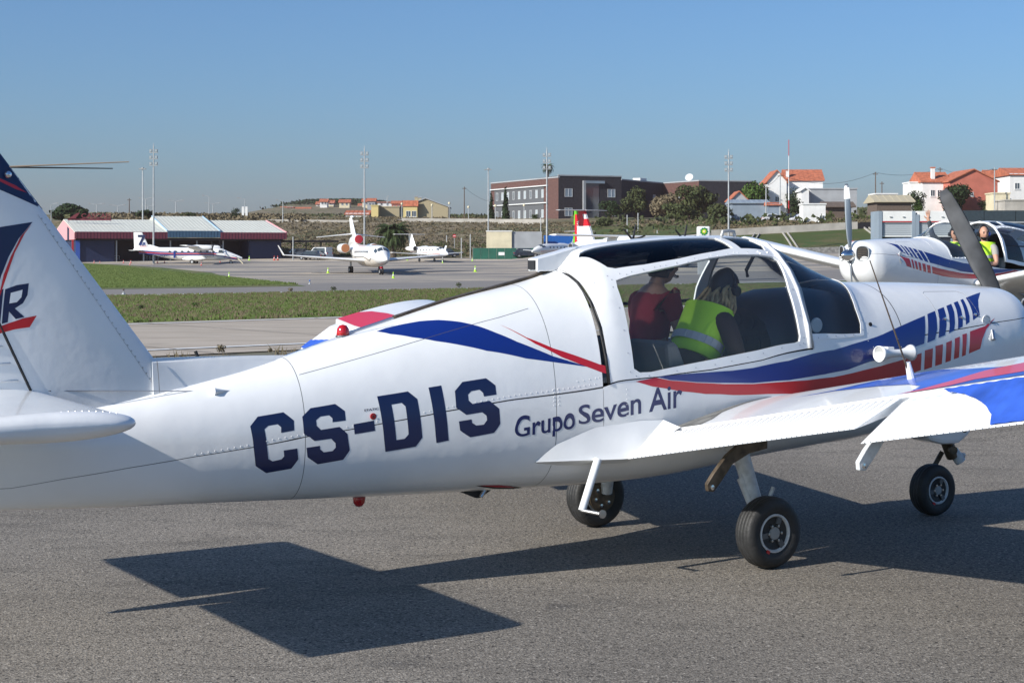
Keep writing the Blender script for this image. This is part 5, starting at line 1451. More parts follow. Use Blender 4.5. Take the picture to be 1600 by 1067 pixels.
def grid_patch(name, s0, s1, pa, pb, m, parent, off=0, ds=.05, n=40, thick=0):
    ns = max(2, int(round((s1 - s0) / ds)))
    vs = []; fs = []
    for i in range(ns + 1):
        s = s0 + (s1 - s0) * i / ns
        a = pa(s) if callable(pa) else pa
        b = pb(s) if callable(pb) else pb
        for k in range(n + 1): vs.append(SP(s, a + (b - a) * k / n, off))
    for i in range(ns):
        for k in range(n):
            a = i * (n + 1) + k
            fs.append((a, a + n + 1, a + n + 2, a + 1))
    o = raw(name, vs, fs, m, parent, smooth=True)
    me = o.data
    tot = sum(f.normal.dot(f.center - Vector((f.center.x, 0, prm(f.center.x)[1]))) for f in me.polygons)
    if tot < 0: me.flip_normals()
    nn = []
    for i in range(ns + 1):
        s = s0 + (s1 - s0) * i / ns
        a = pa(s) if callable(pa) else pa
        b = pb(s) if callable(pb) else pb
        for k in range(n + 1):
            p = a + (b - a) * k / n
            d_ = SP(s, p, off + .01) - SP(s, p, off)
            nn.append(tuple(d_.normalized()) if d_.length > 1e-6 else (0, 0, 1))
    me.normals_split_custom_set_from_vertices(nn)
    return o
def interp(pts, s):
    if s <= pts[0][0]: return pts[0][1]
    for a, b in zip(pts, pts[1:]):
        if s <= b[0]: return a[1] + (b[1] - a[1]) * (s - a[0]) / (b[0] - a[0])
    return pts[-1][1]
def yt(c): return .155 * 5 * (.2969 * math.sqrt(max(c, 0)) - .126 * c - .3516 * c * c + .2843 * c ** 3 - .1036 * c ** 4)
SW = [.047, .186]   # sweep and dihedral of the wing being built
def WT(t, d, off=0, top=True):
    """wing box skin; t span from the centreline (+ starboard), d metres ahead of the hinge line"""
    a = abs(t)
    sh = -.47 + SW[0] * (a - .6); zh = .76 + SW[1] * (a - .6)
    c = (1.05 - d) / 1.42
    z = zh + .14 * d + (1.42 * yt(c) + off if top else -1.42 * yt(c) * .75 - off)
    return Vector((sh + d, -t, z))
def AT(t, d, off=0):
    a = abs(t)
    sh = -.47 + .047 * (a - .6); zh = .76 + .186 * (a - .6)
    return Vector((sh + d * .97, -t, zh + .045 * (1 + d / .37) + d * .55 + off))
def skin_grid(vsf, nu, nv):
    vs = [vsf(i / nu, j / nv) for i in range(nu + 1) for j in range(nv + 1)]
    fs = [(i * (nv + 1) + j, (i + 1) * (nv + 1) + j, (i + 1) * (nv + 1) + j + 1, i * (nv + 1) + j + 1) for i in range(nu) for j in range(nv)]
    return vs, fs
def closed_loft(rings, cap=True):
    n = len(rings[0])
    vs = [p for r_ in rings for p in r_]
    fs = []
    for i in range(len(rings) - 1):
        for k in range(n): fs.append((i * n + k, i * n + (k + 1) % n, (i + 1) * n + (k + 1) % n, (i + 1) * n + k))
    if cap:
        fs.append(tuple(range(n))[::-1])
        fs.append(tuple((len(rings) - 1) * n + k for k in range(n)))
    return vs, fs
def foil_ring(le, te, up, th, n=22, c0=0.0, c1=1.0):
    le, te, up = Vector(le), Vector(te), Vector(up)
    L = te - le
    ring = []
    cs = [c0 + (c1 - c0) * (1 - math.cos(PI * k / n)) / 2 for k in range(n + 1)]
    y = lambda c: th * 5 * (.2969 * math.sqrt(c) - .126 * c - .3516 * c * c + .2843 * c ** 3 - .1015 * c ** 4)
    for c in cs: ring.append(le + L * c + up * (y(c) + .0015))
    for c in cs[::-1]: ring.append(le + L * c - up * (y(c) + .0015))
    return ring
def foil(name, secs, m, parent, c0=0, c1=1, smooth=True):
    """secs: (le, te, up, thickness in metres)"""
    vs, fs = closed_loft([foil_ring(*s, c0=c0, c1=c1) for s in secs])
    mb = MB(); mb.add(vs, fs)
    return mb.build(name, m, parent, smooth=smooth)
def rivets(name, pts, parent, r=.0042, m=None):
    vs = []; fs = []
    for p, nrm in pts:
        nrm = nrm.normalized()
        a = nrm.cross(Vector((.3, .2, 1))).normalized(); b = nrm.cross(a)
        i = len(vs)
        for k in range(6):
            t = PI * k / 3
            vs.append(p + a * math.cos(t) * r + b * math.sin(t) * r - nrm * .001)
        for k in range(6):
            t = PI * k / 3
            vs.append(p + (a * math.cos(t) + b * math.sin(t)) * r * .6 + nrm * r * .55)
        fs += [(i + k, i + (k + 1) % 6, i + 6 + (k + 1) % 6, i + 6 + k) for k in range(6)] + [tuple(i + 6 + k for k in range(6))]
    o = raw(name, vs, fs, m or M_RIVET, parent)
    tag(o, kind='stuff')
    return o
def srow(s0, s1, pf, step=.032, side=1):
    out = []
    s = s0
    while s <= s1:
        p = (pf(s) if callable(pf) else pf) * side
        a = SP(s, p)
        out.append((a, SP(s, p, .01) - a))
        s += step
    return out
def prow(s, p0, p1, n):
    out = []
    for k in range(n):
        p = p0 + (p1 - p0) * k / max(1, n - 1)
        s_ = s(k / max(1, n - 1)) if callable(s) else s
        a = SP(s_, p)
        out.append((a, SP(s_, p, .01) - a))
    return out
M_PANE = glass('clear_canopy_glass', (.86, .89, .89), .02, dark=.032)
M_PANED = glass('dark_tinted_roof_glass', (.10, .11, .13), .08)
M_BEACON = mat('red_beacon_lens', (.45, .006, .008), .12, coat=1)
M_SEAT = mat('pale_grey_seat_fabric', (.20, .20, .19), .85)
M_PANEL = mat('black_glareshield', (.012, .013, .018), .45)
M_PROP = mat('worn_blade_grey', (.045, .047, .05), .6, noise=.35, nscale=6, spec=.25)
M_PROPL = mat('propeller_silver', (.30, .31, .32), .3, metal=.8)
M_PINK = mat('glare_red_wing_band', (.62, .07, .11), .35, coat=.3)  # red band paint with the pale glare mixed into its colour
M_WBLUE = mat('faded_blue_wing_paint', (.035, .10, .46), .4, coat=.3, noise=.3, nscale=4)
M_WALK = mat('grey_walkway_grip', (.17, .17, .16), .9, noise=.3, nscale=9, bump=.4, bscale=200)
M_OIL = mat('oily_brown_metal', (.10, .075, .05), .5, metal=.4, noise=.4, nscale=20)
ARCH = [(.575, 0), (.578, .10), (.582, .164), (.599, .229), (.615, .2887), (.624, .3839), (.632, .4347)]
SILL = DEC['sill']
WSB = [(.671, .4066), (1.105, .3776), (1.125, .3446), (1.13, .2847), (1.155, .2306), (1.20, .16), (1.245, .08), (1.26, 0)]
REAR = [(-.935, 0), (-.93, .1), (-.921, .1503), (-.909, .2368), (-.898, .3173), (-.895, .3949), (-.888, .449)]
def make_trainer(name, label, loc, rz, open_canopy=0.0, letters=True, prop_rot=0.0, group=None):
    A = empty(name, loc, rz, label, 'aircraft', group)
    W_ = M_WHITE
    g = .0016
    # ---- skins in panels, as the seams run
    up = lambda s: interp(DEC['seam_h'], s)
    secs = [(-4.75, -2.715 - g), (-2.715 + g, -1.24 - g), (-1.24 + g, -.937)]
    for (a, b) in secs:
        grid_patch('fuselage_top_skin', a, b, lambda s: -up(s) + g, lambda s: up(s) - g, W_, A, n=120)
        grid_patch('fuselage_belly_skin', a, b, lambda s: up(s) + g, lambda s: 2 - up(s) - g, W_, A, n=64, thick=.002) if False else None
        for sd_ in (1, -1):
            grid_patch('fuselage_belly_skin', a, b, (lambda s: up(s) + g) if sd_ > 0 else (lambda s: -up(s) - g), sd_ * 1.0, W_, A, n=60)
    grid_patch('fuselage_frame', -4.7, -.95, -1, 1, M_SEAM, A, off=-.004, n=100)
    # cabin section below the sill and round the windscreen
    for sd_ in (1, -1):
        loop = [(-.934, .4522)] + [(s, p + (.002)) for s, p in SILL[:-1]] + [(.66, .437), (.671 + .002, .4085), (1.105 + .012, .3796)] + [(s + .014, p) for s, p in WSB[2:]] + [(1.498, 0), (1.498, 1), (-.934, 1)]
        loop[1] = (-.876, .4522)
        patch('cabin_side_skin', [loop], 0, W_, A, sd_, thick=.004, dp=.01)
        grid_patch('cabin_lining', -.9, 1.25, (lambda s: .462) if sd_ > 0 else (lambda s: -.462), sd_ * 1.0, M_GREY, A, off=-.03, n=24)
    grid_patch('firewall_frame', 1.3, 2.9, -1, 1, M_DARK, A, off=-.02, n=40)
    # cowling upper and lower
    hc = lambda s: interp(DEC['seam_cowl_h'], s)
    grid_patch('upper_cowling', 1.505, 3.075, lambda s: -hc(s) + g, lambda s: hc(s) - g, W_, A, n=100, ds=.03)
    for sd_ in (1, -1):
        grid_patch('lower_cowling', 1.505, 3.075, (lambda s: hc(s) + g * 1.5) if sd_ > 0 else (lambda s: -hc(s) - g * 1.5), sd_ * 1.0, W_, A, n=64, ds=.03)
    mb = MB(); mb.lathe([(.0001, 3.078), (.05, 3.077), (.09, 3.066)], 'x', 20, (0, 0, 1.34)); mb.build('nose_plate', W_, A)
    # ---- canopy: frame with its three openings a side, panes in them
    cs = -open_canopy
    both = []
    for sd_ in (1, -1):
        both.append(1)
    fr = REAR + [(s, p + .0) for s, p in SILL[1:4]] + [(.60, .4355)] + ARCH[::-1]
    full = [(s, p) for s, p in fr] + [(s, -p) for s, p in fr[::-1] if p > 0][::1]
    full = fr + [(s, -p) for s, p in ARCH[1:]] + [(.60, -.4355)] + [(s, -p) for s, p in SILL[1:4][::-1]] + [(s, -p) for s, p in REAR[::-1][:-1]]
    # ordering: REAR(top->sill) SILL ARCH(bottom->top) then port mirrored
    wr = [(-.845, .075), (-.785, .135), (-.745, .172), (-.70, .183), (-.5, .187), (-.227, .179), (.079, .156), (.235, .141), (.222, .10), (.205, .062), (.16, .055), (-.3, .055), (-.7, .055), (-.82, .062)]
    wr2 = [(.50, .146), (.30, .1435), (.285, .10), (.262, .055), (.50, .055), (.53, .10)]
    ws = DEC['win_side']
    holes = []
    for q in (ws, wr, wr2):
        holes.append(q); holes.append([(s, -p) for s, p in q])
    C = A
    patch('canopy_frame', [full] + holes, .004, W_, C, thick=.02, shift=cs)
    for sd_ in (1, -1):
        grow = lambda q, k: [(sum(a for a, b in q) / len(q) + (s - sum(a for a, b in q) / len(q)) * k, sum(b for a, b in q) / len(q) + (p - sum(b for a, b in q) / len(q)) * k) for s, p in q]
        patch('side_window', [grow(ws, 1.012)], -.009, M_PANE, C, sd_, shift=cs)
        patch('roof_window', [grow(wr, 1.01)], -.004, M_PANED, C, sd_, shift=cs)
        patch('roof_window', [grow(wr2, 1.01)], -.004, M_PANED, C, sd_, shift=cs)
        # dark rubber along the glass
        rv = []
        for i in range(len(ws)):
            a, b = ws[i], ws[(i + 1) % len(ws)]
            L = math.hypot(b[0] - a[0], (b[1] - a[1]) * 3)
            for k in range(max(1, int(L / .11))):
                f_ = k / max(1, int(L / .11))
                s, p = a[0] + (b[0] - a[0]) * f_, a[1] + (b[1] - a[1]) * f_
                cx, cy = -.1, .33
                dx, dy = s - cx, (p - cy) * 3
                l_ = math.hypot(dx, dy)
                s += dx / l_ * .03; p += dy / l_ * .03 / 3
                q0 = SP(s, p * sd_, .004)
                rv.append((q0 + Vector((cs, 0, 0)), SP(s, p * sd_, .02) - q0))
        rivets('canopy_screws', rv, C, .0045, M_STEEL)
    # canopy arch bow (metal) and windscreen
    bow = [SP(s - .008, p, .008) for s, p in ARCH]
    bow = bow[::-1] + [Vector((v.x, -v.y, v.z)) for v in bow[1:]]
    MB().tube([v + Vector((cs, 0, 0)) for v in bow], .014, 8).build('canopy_bow', M_GALV if False else W_, C, smooth='all')
    if open_canopy:
        bw = [SP(s + .012, p, .006) for s, p in ARCH]
        bw = bw[::-1] + [Vector((v.x, -v.y, v.z)) for v in bw[1:]]
        MB().tube(bw, .02, 8).build('windscreen_arch', W_, A, smooth='all')
    else:
        bw = [SP(s + .016, p, .004) for s, p in ARCH]
        bw = bw[::-1] + [Vector((v.x, -v.y, v.z)) for v in bw[1:]]
        MB().tube(bw, .012, 8).build('windscreen_arch', M_GALV, A, smooth='all')
    wsl = [(s + .02, p) for s, p in ARCH] + WSB
    wsl = wsl[:6] + [(.645, .408)] + WSB
    full = wsl + [(s, -p) for s, p in wsl[1:-1][::-1]]
    patch('windscreen', [full], -.002, M_PANE, A, ds=.04)
    # windscreen rim strip
    rim = []
    for s, p in WSB: rim.append((s, p))
    for sd_ in (1, -1):
        outer = [(s + .022, p + (.006 if i < 2 else .0)) for i, (s, p) in enumerate(WSB)]
        outer[0] = (.655, .418)
        inner = [(s - .004, p - .0) for s, p in WSB]
        inner[0] = (.66, .402)
        patch('windscreen_rim', [inner + outer[::-1]], .004, W_, A, sd_, thick=.004)
        rivets('rim_screws', [(SP(s + .01, p * sd_, .0045), SP(s + .01, p * sd_, .02) - SP(s + .01, p * sd_)) for s, p in
                              [(.7, .409), (.78, .402), (.86, .396), (.94, .39), (1.02, .385), (1.115, .365), (1.13, .33), (1.135, .29), (1.155, .24), (1.18, .2), (1.2, .165)]], A, .0045, M_STEEL)
    # rubber seal behind the canopy
    seal = [SP(s - .012, p, .003) for s, p in REAR]
    seal = seal[::-1] + [Vector((v.x, -v.y, v.z)) for v in seal[1:]]
    MB().tube(seal, .0085, 6).build('canopy_seal', M_BLACK, A, smooth='all')
    # spine track, fairing block, rail
    tr = MB()
    pts = [Vector((s, 0, prm(s)[2])) for s in (-2.02, -1.7, -1.4, -1.1, -.96)]
    for a, b in zip(pts, pts[1:]):
        tr.add([a + Vector((0, .02, -.01)), a + Vector((0, -.02, -.01)), a + Vector((0, -.02, .014)), a + Vector((0, .02, .014)), b + Vector((0, .02, -.01)), b + Vector((0, -.02, -.01)), b + Vector((0, -.02, .014)), b + Vector((0, .02, .014))],
               [(0, 1, 2, 3), (7, 6, 5, 4), (0, 4, 5, 1), (1, 5, 6, 2), (2, 6, 7, 3), (3, 7, 4, 0)])
    tr.build('canopy_slide_rail', M_OIL, A)
    tr = MB()
    pts = [Vector((s, 0, prm(s)[2])) for s in (-2.33, -2.2, -2.03)]
    for a, b in zip(pts, pts[1:]):
        tr.add([a + Vector((0, .018, -.01)), a + Vector((0, -.018, -.01)), a + Vector((0, -.018, .01)), a + Vector((0, .018, .01)), b + Vector((0, .018, -.01)), b + Vector((0, -.018, -.01)), b + Vector((0, -.018, .01)), b + Vector((0, .018, .01))],
               [(0, 1, 2, 3), (7, 6, 5, 4), (0, 4, 5, 1), (1, 5, 6, 2), (2, 6, 7, 3), (3, 7, 4, 0)])
    tr.build('rail_end', M_STEEL, A)
    bl = MB()
    def sec(s, hw, z0, z1): return [Vector((s + cs, hw, z0)), Vector((s + cs, -hw, z0)), Vector((s + cs, -hw, z1)), Vector((s + cs, hw, z1))]
    vs, fs = closed_loft([sec(-1.08, .05, 1.74, 1.815), sec(-.95, .055, 1.74, 1.845), sec(-.80, .05, 1.80, 1.882), sec(-.70, .02, 1.85, 1.893)])
    bl.add(vs, fs)
    bl.build('rail_fairing', W_, A, bevel=.006)
    MB().box(-1.092 + cs, -1.0815 + cs, -.035, .035, 1.75, 1.805).build('fairing_opening', M_DARK, A)
    # ---- empennage
    hz = lambda z: -4.085 - .456 * (z - 1.16)
    lez = lambda z: -3.437 - .76 * (z - 1.3)
    foil('fin', [((lez(z), 0, z), (hz(z) - .6, 0, z), (0, 1, 0), th) for z, th in ((1.02, .115), (1.3, .11), (2.0, .09), (2.38, .08), (2.39, .08))], W_, A, 0, .56)
    foil('fin_cap', [((lez(z) + a_, 0, z), (hz(z) - .6, 0, z), (0, 1, 0), th) for z, a_, th in ((2.395, 0, .081), (2.6, 0, .07), (2.68, -.06, .05), (2.72, -.16, .02))], M_NAVY, A, 0, .7)
    # rudder with raised ribs
    foil('rudder', [((hz(z) + .25, 0, z), (hz(z) - .62 + .05 * (z - 1.1), 0, z), (0, 1, 0), th) for z, th in ((1.16, .10), (1.8, .08), (2.38, .065))], W_, A, .3, 1)
    def fy(s, z):
        le2 = hz(z) + .25; te2 = hz(z) - .62 + .05 * (z - 1.1); c = (le2 - s) / (le2 - te2); th = .1 - .03 * (z - 1.16)
        return th * 5 * (.2969 * math.sqrt(max(0, c)) - .126 * c - .3516 * c * c + .2843 * c ** 3 - .1015 * c ** 4) + .0015
    rb = MB()
    for k in range(14):
        z = 1.22 + k * .085
        for sy in (1, -1):
            rb.tube([(hz(z) - q_, sy * (fy(hz(z) - q_, z) + .001), z - q_ * .02) for q_ in (.04, .15, .3, .42, .52)], .0045, 6)
    tag(rb.build('rudder_rib', W_, A, smooth='all'), kind='stuff')
    for sy in (1, -1): MB().tube([(hz(z) - .004, sy * (fy(hz(z), z) - .004), z) for z in (1.165, 1.5, 1.9, 2.38)], .008, 6).build('hinge_gap', M_BLACK, A)
    # dorsal fillet: thin raised blade from fin foot to spine
    zt = lambda s: prm(s)[2]
    rings = []
    for s, top, w in ((-3.46, 1.302, .045), (-3.2, 1.301, .04), (-2.9, 1.297, .03), (-2.69, 1.293, .012)):
        rings.append([Vector((s, w + .02, zt(s) - .03)), Vector((s, w, top - .02)), Vector((s, w * .45, top)), Vector((s, -w * .45, top)), Vector((s, -w, top - .02)), Vector((s, -w - .02, zt(s) - .03))])
    vs, fs = closed_loft(rings)
    mb = MB(); mb.add(vs, fs); mb.build('dorsal_fillet', W_, A, smooth=True)
    # fin decals on the starboard and port faces (thin film just proud of the skin)
    def finy(s, z):
        le = lez(z); te = hz(z) - .6
        if s < hz(z): # rudder
            le2 = hz(z) + .25; te2 = hz(z) - .62 + .05 * (z - 1.1); c = (le2 - s) / (le2 - te2); th = .1 - .03 * (z - 1.16)
            return th * 5 * (.2969 * math.sqrt(max(0, c)) - .126 * c - .3516 * c * c + .2843 * c ** 3 - .1015 * c ** 4) + .0015
        c = min(1, max(0.0, (le - s) / (le - te)))
        th = interp([(1.02, .115), (1.3, .11), (2.0, .09), (2.38, .08), (2.6, .07)], z)
        return th * 5 * (.2969 * math.sqrt(c) - .126 * c - .3516 * c * c + .2843 * c ** 3 - .1015 * c ** 4) + .0015
    for sy in (-1, 1):
        FN = lambda s, z, off: Vector((s, sy * (finy(s, abs(z)) + off), abs(z)))
        def fdec(nm, loop, m, off=.0014): patch(nm, [loop], off, m, A, 1, ds=.03, dp=.03, fn=FN, smooth=True)
        fdec('fin_blue_band', [(lez(2.39) - .002, 2.39), (lez(2.068) + .003, 2.068), (-4.05, 2.082), (-4.13, 2.115), (-4.237, 2.159), (-4.45, 2.21), (-4.62, 2.23), (-4.66, 2.39)], M_NAVY)
        fdec('fin_red_flash', [(-4.10, 2.148), (-4.16, 2.183), (-4.237, 2.215), (-4.40, 2.235), (-4.237, 2.20), (-4.16, 2.165)], M_RED, .0022)
        fdec('emblem_blue', [(-4.078, 2.003), (-4.15, 1.991), (-4.242, 1.976), (-4.5, 1.93), (-4.5, 1.86), (-4.36, 1.9), (-4.42, 1.7), (-4.46, 1.55), (-4.3, 1.60), (-4.26, 1.66), (-4.235, 1.74), (-4.20, 1.83), (-4.15, 1.92)], M_NAVY)
        fdec('emblem_red', [(-4.082, 1.995), (-4.14, 1.93), (-4.19, 1.83), (-4.225, 1.74), (-4.242, 1.66), (-4.255, 1.60), (-4.235, 1.66), (-4.205, 1.75), (-4.17, 1.85), (-4.12, 1.945)], M_RED, .0022)
        # lettering A I R
        fdec('letter_r', [(-4.101, 1.698), (-4.16, 1.690), (-4.217, 1.670), (-4.222, 1.63), (-4.233, 1.50), (-4.204, 1.508), (-4.196, 1.565), (-4.158, 1.572), (-4.123, 1.53), (-4.165, 1.513), (-4.185, 1.545), (-4.196, 1.552),
                          (-4.193, 1.585), (-4.165, 1.593), (-4.135, 1.618), (-4.126, 1.66), (-4.15, 1.665), (-4.187, 1.655), (-4.193, 1.585), (-4.196, 1.565), (-4.16, 1.572), (-4.118, 1.60), (-4.104, 1.64)][0:3] +
             [(-4.225, 1.60), (-4.233, 1.50), (-4.204, 1.508), (-4.198, 1.56), (-4.165, 1.522), (-4.123, 1.532), (-4.170, 1.575), (-4.13, 1.60), (-4.108, 1.64)], M_NAVY)
        fdec('letter_r_counter', [(-4.132, 1.667), (-4.19, 1.652), (-4.197, 1.60), (-4.16, 1.606), (-4.138, 1.63)], W_, .0022)
        fdec('letter_i', [(-4.225, 1.672), (-4.25, 1.664), (-4.266, 1.495), (-4.241, 1.50)], M_NAVY)
        fdec('letter_a', [(-4.275, 1.66), (-4.305, 1.655), (-4.37, 1.48), (-4.34, 1.485), (-4.325, 1.525), (-4.30, 1.53), (-4.298, 1.50), (-4.28, 1.50)], M_NAVY)
        fdec('red_underline', [(-4.062, 1.538), (-4.13, 1.525), (-4.20, 1.502), (-4.242, 1.488), (-4.40, 1.45), (-4.55, 1.43), (-4.40, 1.405), (-4.242, 1.453), (-4.17, 1.472), (-4.097, 1.481)], M_RED)
    # rivet line of the fin spar
    pts = []
    for k in range(30):
        z = 2.02 - k * (2.02 - 1.17) / 29
        s = -4.03 + (2.02 - z) * (.60 / .88)
        for sy in (-1, 1): pts.append((Vector((s, sy * (finy(s, z) + .001), z)), Vector((0, sy, 0))))
    rivets('fin_rivets', pts, A, .0048, M_STEEL)
    MB().tube([(-4.05 + (2.04 - z) * .682, -(finy(-4.05 + (2.04 - z) * .682, z)), z) for z in [2.04 - k * .044 for k in range(21)]], .0018, 5).build('fin_skin_lap', M_GREYPAINT, A)
    MB().tube([(-3.437, -.05, 1.29), (-3.437, -.075, 1.2), (-3.437, -.085, 1.13)], .0018, 5).build('fillet_joint', M_SEAM, A)
    # VOR whiskers
    for sy, L, mm in ((-1, .58, mat('weathered_whisker', (.36, .27, .19), .6)), (1, .60, M_BLACK)):
        MB().tube([(-4.19, sy * .03, 2.275), (-4.19 + .978 * L, sy * (.03 + .208 * L), 2.29 + (.02 if sy < 0 else 0))], [.0045, .003], 6).build('nav_antenna', mm, A)
    MB().lathe([(.0001, -.012), (.014, -.008), (.018, 0)], 'y', 12, (-4.2, -.045, 2.235)).build('fin_light', M_CHROME, A)
    # tailplane and elevator
    for sy in (-1, 1):
        foil('tailplane', [((-3.99 - .03 * (y / 1.4), sy * y, 1.118), (-5.2, sy * y, 1.118), (0, 0, 1), .125 - .02 * y / 1.4) for y in (.05, .7, 1.36)], W_, A, 0, .5)
        foil('elevator', [((-4.2, sy * y, 1.118), (-5.2, sy * y, 1.105), (0, 0, 1), .10) for y in (.12, .7, 1.36)], W_, A, .44, 1)
        foil('tailplane_tip', [((-4.02 - k_ * .02 - .11 * k_ ** 3, sy * y, 1.118), (-5.2, sy * y, 1.112), (0, 0, 1), .125 * (1 - .75 * k_ ** 2)) for y, k_ in ((1.362, 0), (1.39, .3), (1.415, .6), (1.43, .85), (1.437, 1))], W_, A)
        pts = []
        for k in range(24):
            s = -4.10 - k * .03
            th = .125 * 5 * (.2969 * math.sqrt((-4.02 - s) / 1.18) - .126 * (-4.02 - s) / 1.18 - .3516 * ((-4.02 - s) / 1.18) ** 2)
            pts.append((Vector((s, sy * 1.352, 1.1185 + th)), Vector((0, 0, 1))))
            pts.append((Vector((s - .1, sy * (1.41), 1.10 - .02)), Vector((0, sy, -.4))))
        rivets('tip_rivets', pts, A, .0045, M_STEEL)
    # control cable with turnbuckle and fairlead
    MB().tube([(-4.10, -.03, 1.163), (-3.9, -.055, 1.157), (-3.145, -.12, 1.125)], .0028, 6).build('rudder_cable', M_STEEL, A)
    MB().tube([(-4.08, -.035, 1.163), (-3.99, -.045, 1.16)], .008, 8).build('turnbuckle', M_BLACK, A)
    MB().tube([(-4.16, -.04, 1.155), (-4.09, -.04, 1.16)], .014, 6).build('rudder_horn', M_OIL, A)
    q = SP(-3.12, .21)
    MB().lathe([(.0001, .05), (.008, .0), (.02, -.05)], 'x', 10, (q.x, q.y - .002, q.z + .005)).build('cable_fairlead', W_, A, smooth=True)
    # ---- wings
    for sd_ in (1, -1):
        T0, T1 = .45, 4.58
        SW[:] = [.047, .186] if sd_ > 0 or not letters else [.09, .115]
        drop = .17
        pl = lambda t: SW[0] * (t - .6)
        def wv(u_, v_, top=True):
            t = T0 + (T1 - T0) * u_
            c = (1 - math.cos(v_ * PI / 2)) if True else v_
            d = 1.05 - (1.05) * c
            q = WT(t, d, 0, top)
            return Vector((q.x, q.y * sd_, q.z))
        ring_n = 18
        rings = []
        for i in range(31):
            u_ = i / 30
            ring = [wv(u_, k / ring_n, True) for k in range(ring_n + 1)][::-1] + [wv(u_, k / ring_n, False) for k in range(1, ring_n + 1)]
            rings.append(ring)
        vs, fs = closed_loft(rings)
        mb = MB(); mb.add(vs, fs)
        mb.build('wing', W_, A, smooth=True)
        # flap: corrugated
        def cv(n_, amp): return 0
        def surf(nm, t0, t1, fT, gapz, ncor, amp, m):
            nu = ncor * 4
            vs = []; fs = []
            nv = 6
            for i in range(nu + 1):
                t = t0 + (t1 - t0) * i / nu
                bumpv = amp * 1.5 * (1 if i % 4 in (1, 2) else 0)
                for j in range(nv + 1):
                    v_ = j / nv
                    le, te = fT(t)
                    p = le.lerp(te, v_)
                    k_ = math.sin(min(1, v_ * 1.4 + .02) * PI / 2) if v_ < .15 else 1
                    th = .038 * (1 - v_) ** .9 * (k_ if v_ > 0 else .55) + .001
                    env = 1 if .12 < v_ < .97 else 0
                    vs.append(Vector((p.x, p.y * sd_, p.z + th + bumpv * env)))
                for j in range(nv + 1):
                    v_ = 1 - j / nv
                    le, te = fT(t)
                    p = le.lerp(te, v_)
                    th = .03 * (1 - v_) ** .9 + .001
                    vs.append(Vector((p.x, p.y * sd_, p.z - th)))
            n = 2 * (nv + 1)
            for i in range(nu):
                for k in range(n): fs.append((i * n + k, i * n + (k + 1) % n, (i + 1) * n + (k + 1) % n, (i + 1) * n + k))
            fs.append(tuple(range(n))[::-1]); fs.append(tuple(nu * n + k for k in range(n)))
            mb = MB(); mb.add(vs, fs)
            return mb.build(nm, m, A, smooth='all' if False else False)
        hz_ = lambda t: .76 + SW[1] * (t - .6)
        sh_ = lambda t: -.47 + SW[0] * (t - .6)
        surf('flap', .63, 2.375, lambda t: (Vector((sh_(t) - .006, -t, hz_(t) + .022)), Vector((-.84 + pl(t), -t, hz_(t) - .095))), 0, 34, .0045, W_)
        gv = MB()
        for k in range(1, 34):
            t = .63 + (2.375 - .63) * k / 34
            gv.tube([Vector((sh_(t) - .02 - .37 * f_ * .93, -t * sd_, hz_(t) + .022 - .117 * f_ + .038 * (1 - f_) ** .9 + .0015)) for f_ in (.12, .4, .7, .96)], .0017, 4, cap=False)
        tag(gv.build('rib_shade_line', mat('rib_shade_grey', (.42, .42, .42), .6), A), kind='stuff')  # thin grey lines paint in the shading between the flap ribs
        surf('aileron', 2.405, 4.5, lambda t: (Vector((sh_(t) - .03, -t, hz_(t) + .012)), Vector((-.835 + pl(t), -t, hz_(t) - drop))), 0, 26, .004, W_)
        MB().box(0, .01, 0, .01, 0, .01)
        # decals on the wing top and aileron
        FW = lambda t, d, off: (lambda q: Vector((q.x, q.y * sd_, q.z)))(WT(t, d, off))
        def wdec(nm, loop, m, off=.0025): patch(nm, [loop], off, m, A, 1, ds=.06, dp=.04, fn=FW)
        if sd_ < 0 and letters:
            wdec('wing_red_band', PORTBAND, mat('bright_red_wing_band', (.62, .03, .055), .35, coat=.3), .004)
            wdec('wing_blue_wave', [(4.57, .10), (4.2, .02), (4.57, .02)], M_WBLUE)
        else: wdec('wing_blue_wave', [(1.16, .40), (1.415, .445), (1.58, .603), (1.80, .70), (1.96, .66), (2.32, .456), (2.63, .335), (3.4, .2), (4.4, .12), (4.4, .02), (3.4, .02), (2.35, .02), (2.32, .135), (2.153, .233), (1.838, .333), (1.44, .414)], M_WBLUE)
        if sd_ > 0 or not letters: wdec('wing_red_band', [(2.28, .012), (2.40, .045), (2.514, .144), (2.597, .279), (2.785, .338), (3.3, .44), (4.0, .48), (4.5, .5), (4.5, .3), (4.0, .3), (3.4, .22), (2.979, .10), (2.70, .083), (2.597, .03), (2.50, .012)], M_PINK, .004)
        fL = lambda t: (Vector((sh_(t) - .03, -t, hz_(t) + .012)), Vector((-.835 + pl(t), -t, hz_(t) - drop)))
        def FA(t, v_, off):
            le, te = fL(t); p = le.lerp(te, v_)
            th = .038 * (1 - v_) ** .9 + .001 + .0014
            return Vector((p.x, p.y * sd_, p.z + th + off))
        # aileron blue panel lies over the ribs in strips
        if sd_ < 0 and letters: ab = [(3.2, .6), (3.9, .5), (4.2, .5), (4.495, .72), (4.495, .985), (3.2, .985)]
        else: ab = None
        patch('aileron_blue', [ab or [(2.62, .03), (2.68, .12), (2.80, .22), (2.92, .38), (3.02, .55), (3.12, .78), (3.17, .985), (4.495, .985), (4.495, .03)]], .001, M_WBLUE, A, 1, ds=.0101, dp=.1, fn=lambda t, v_, off: FA(t, v_, off + .0080 + .0014 * math.cos(2 * PI * (abs(t) - 2.405) / .0806)), smooth=False)
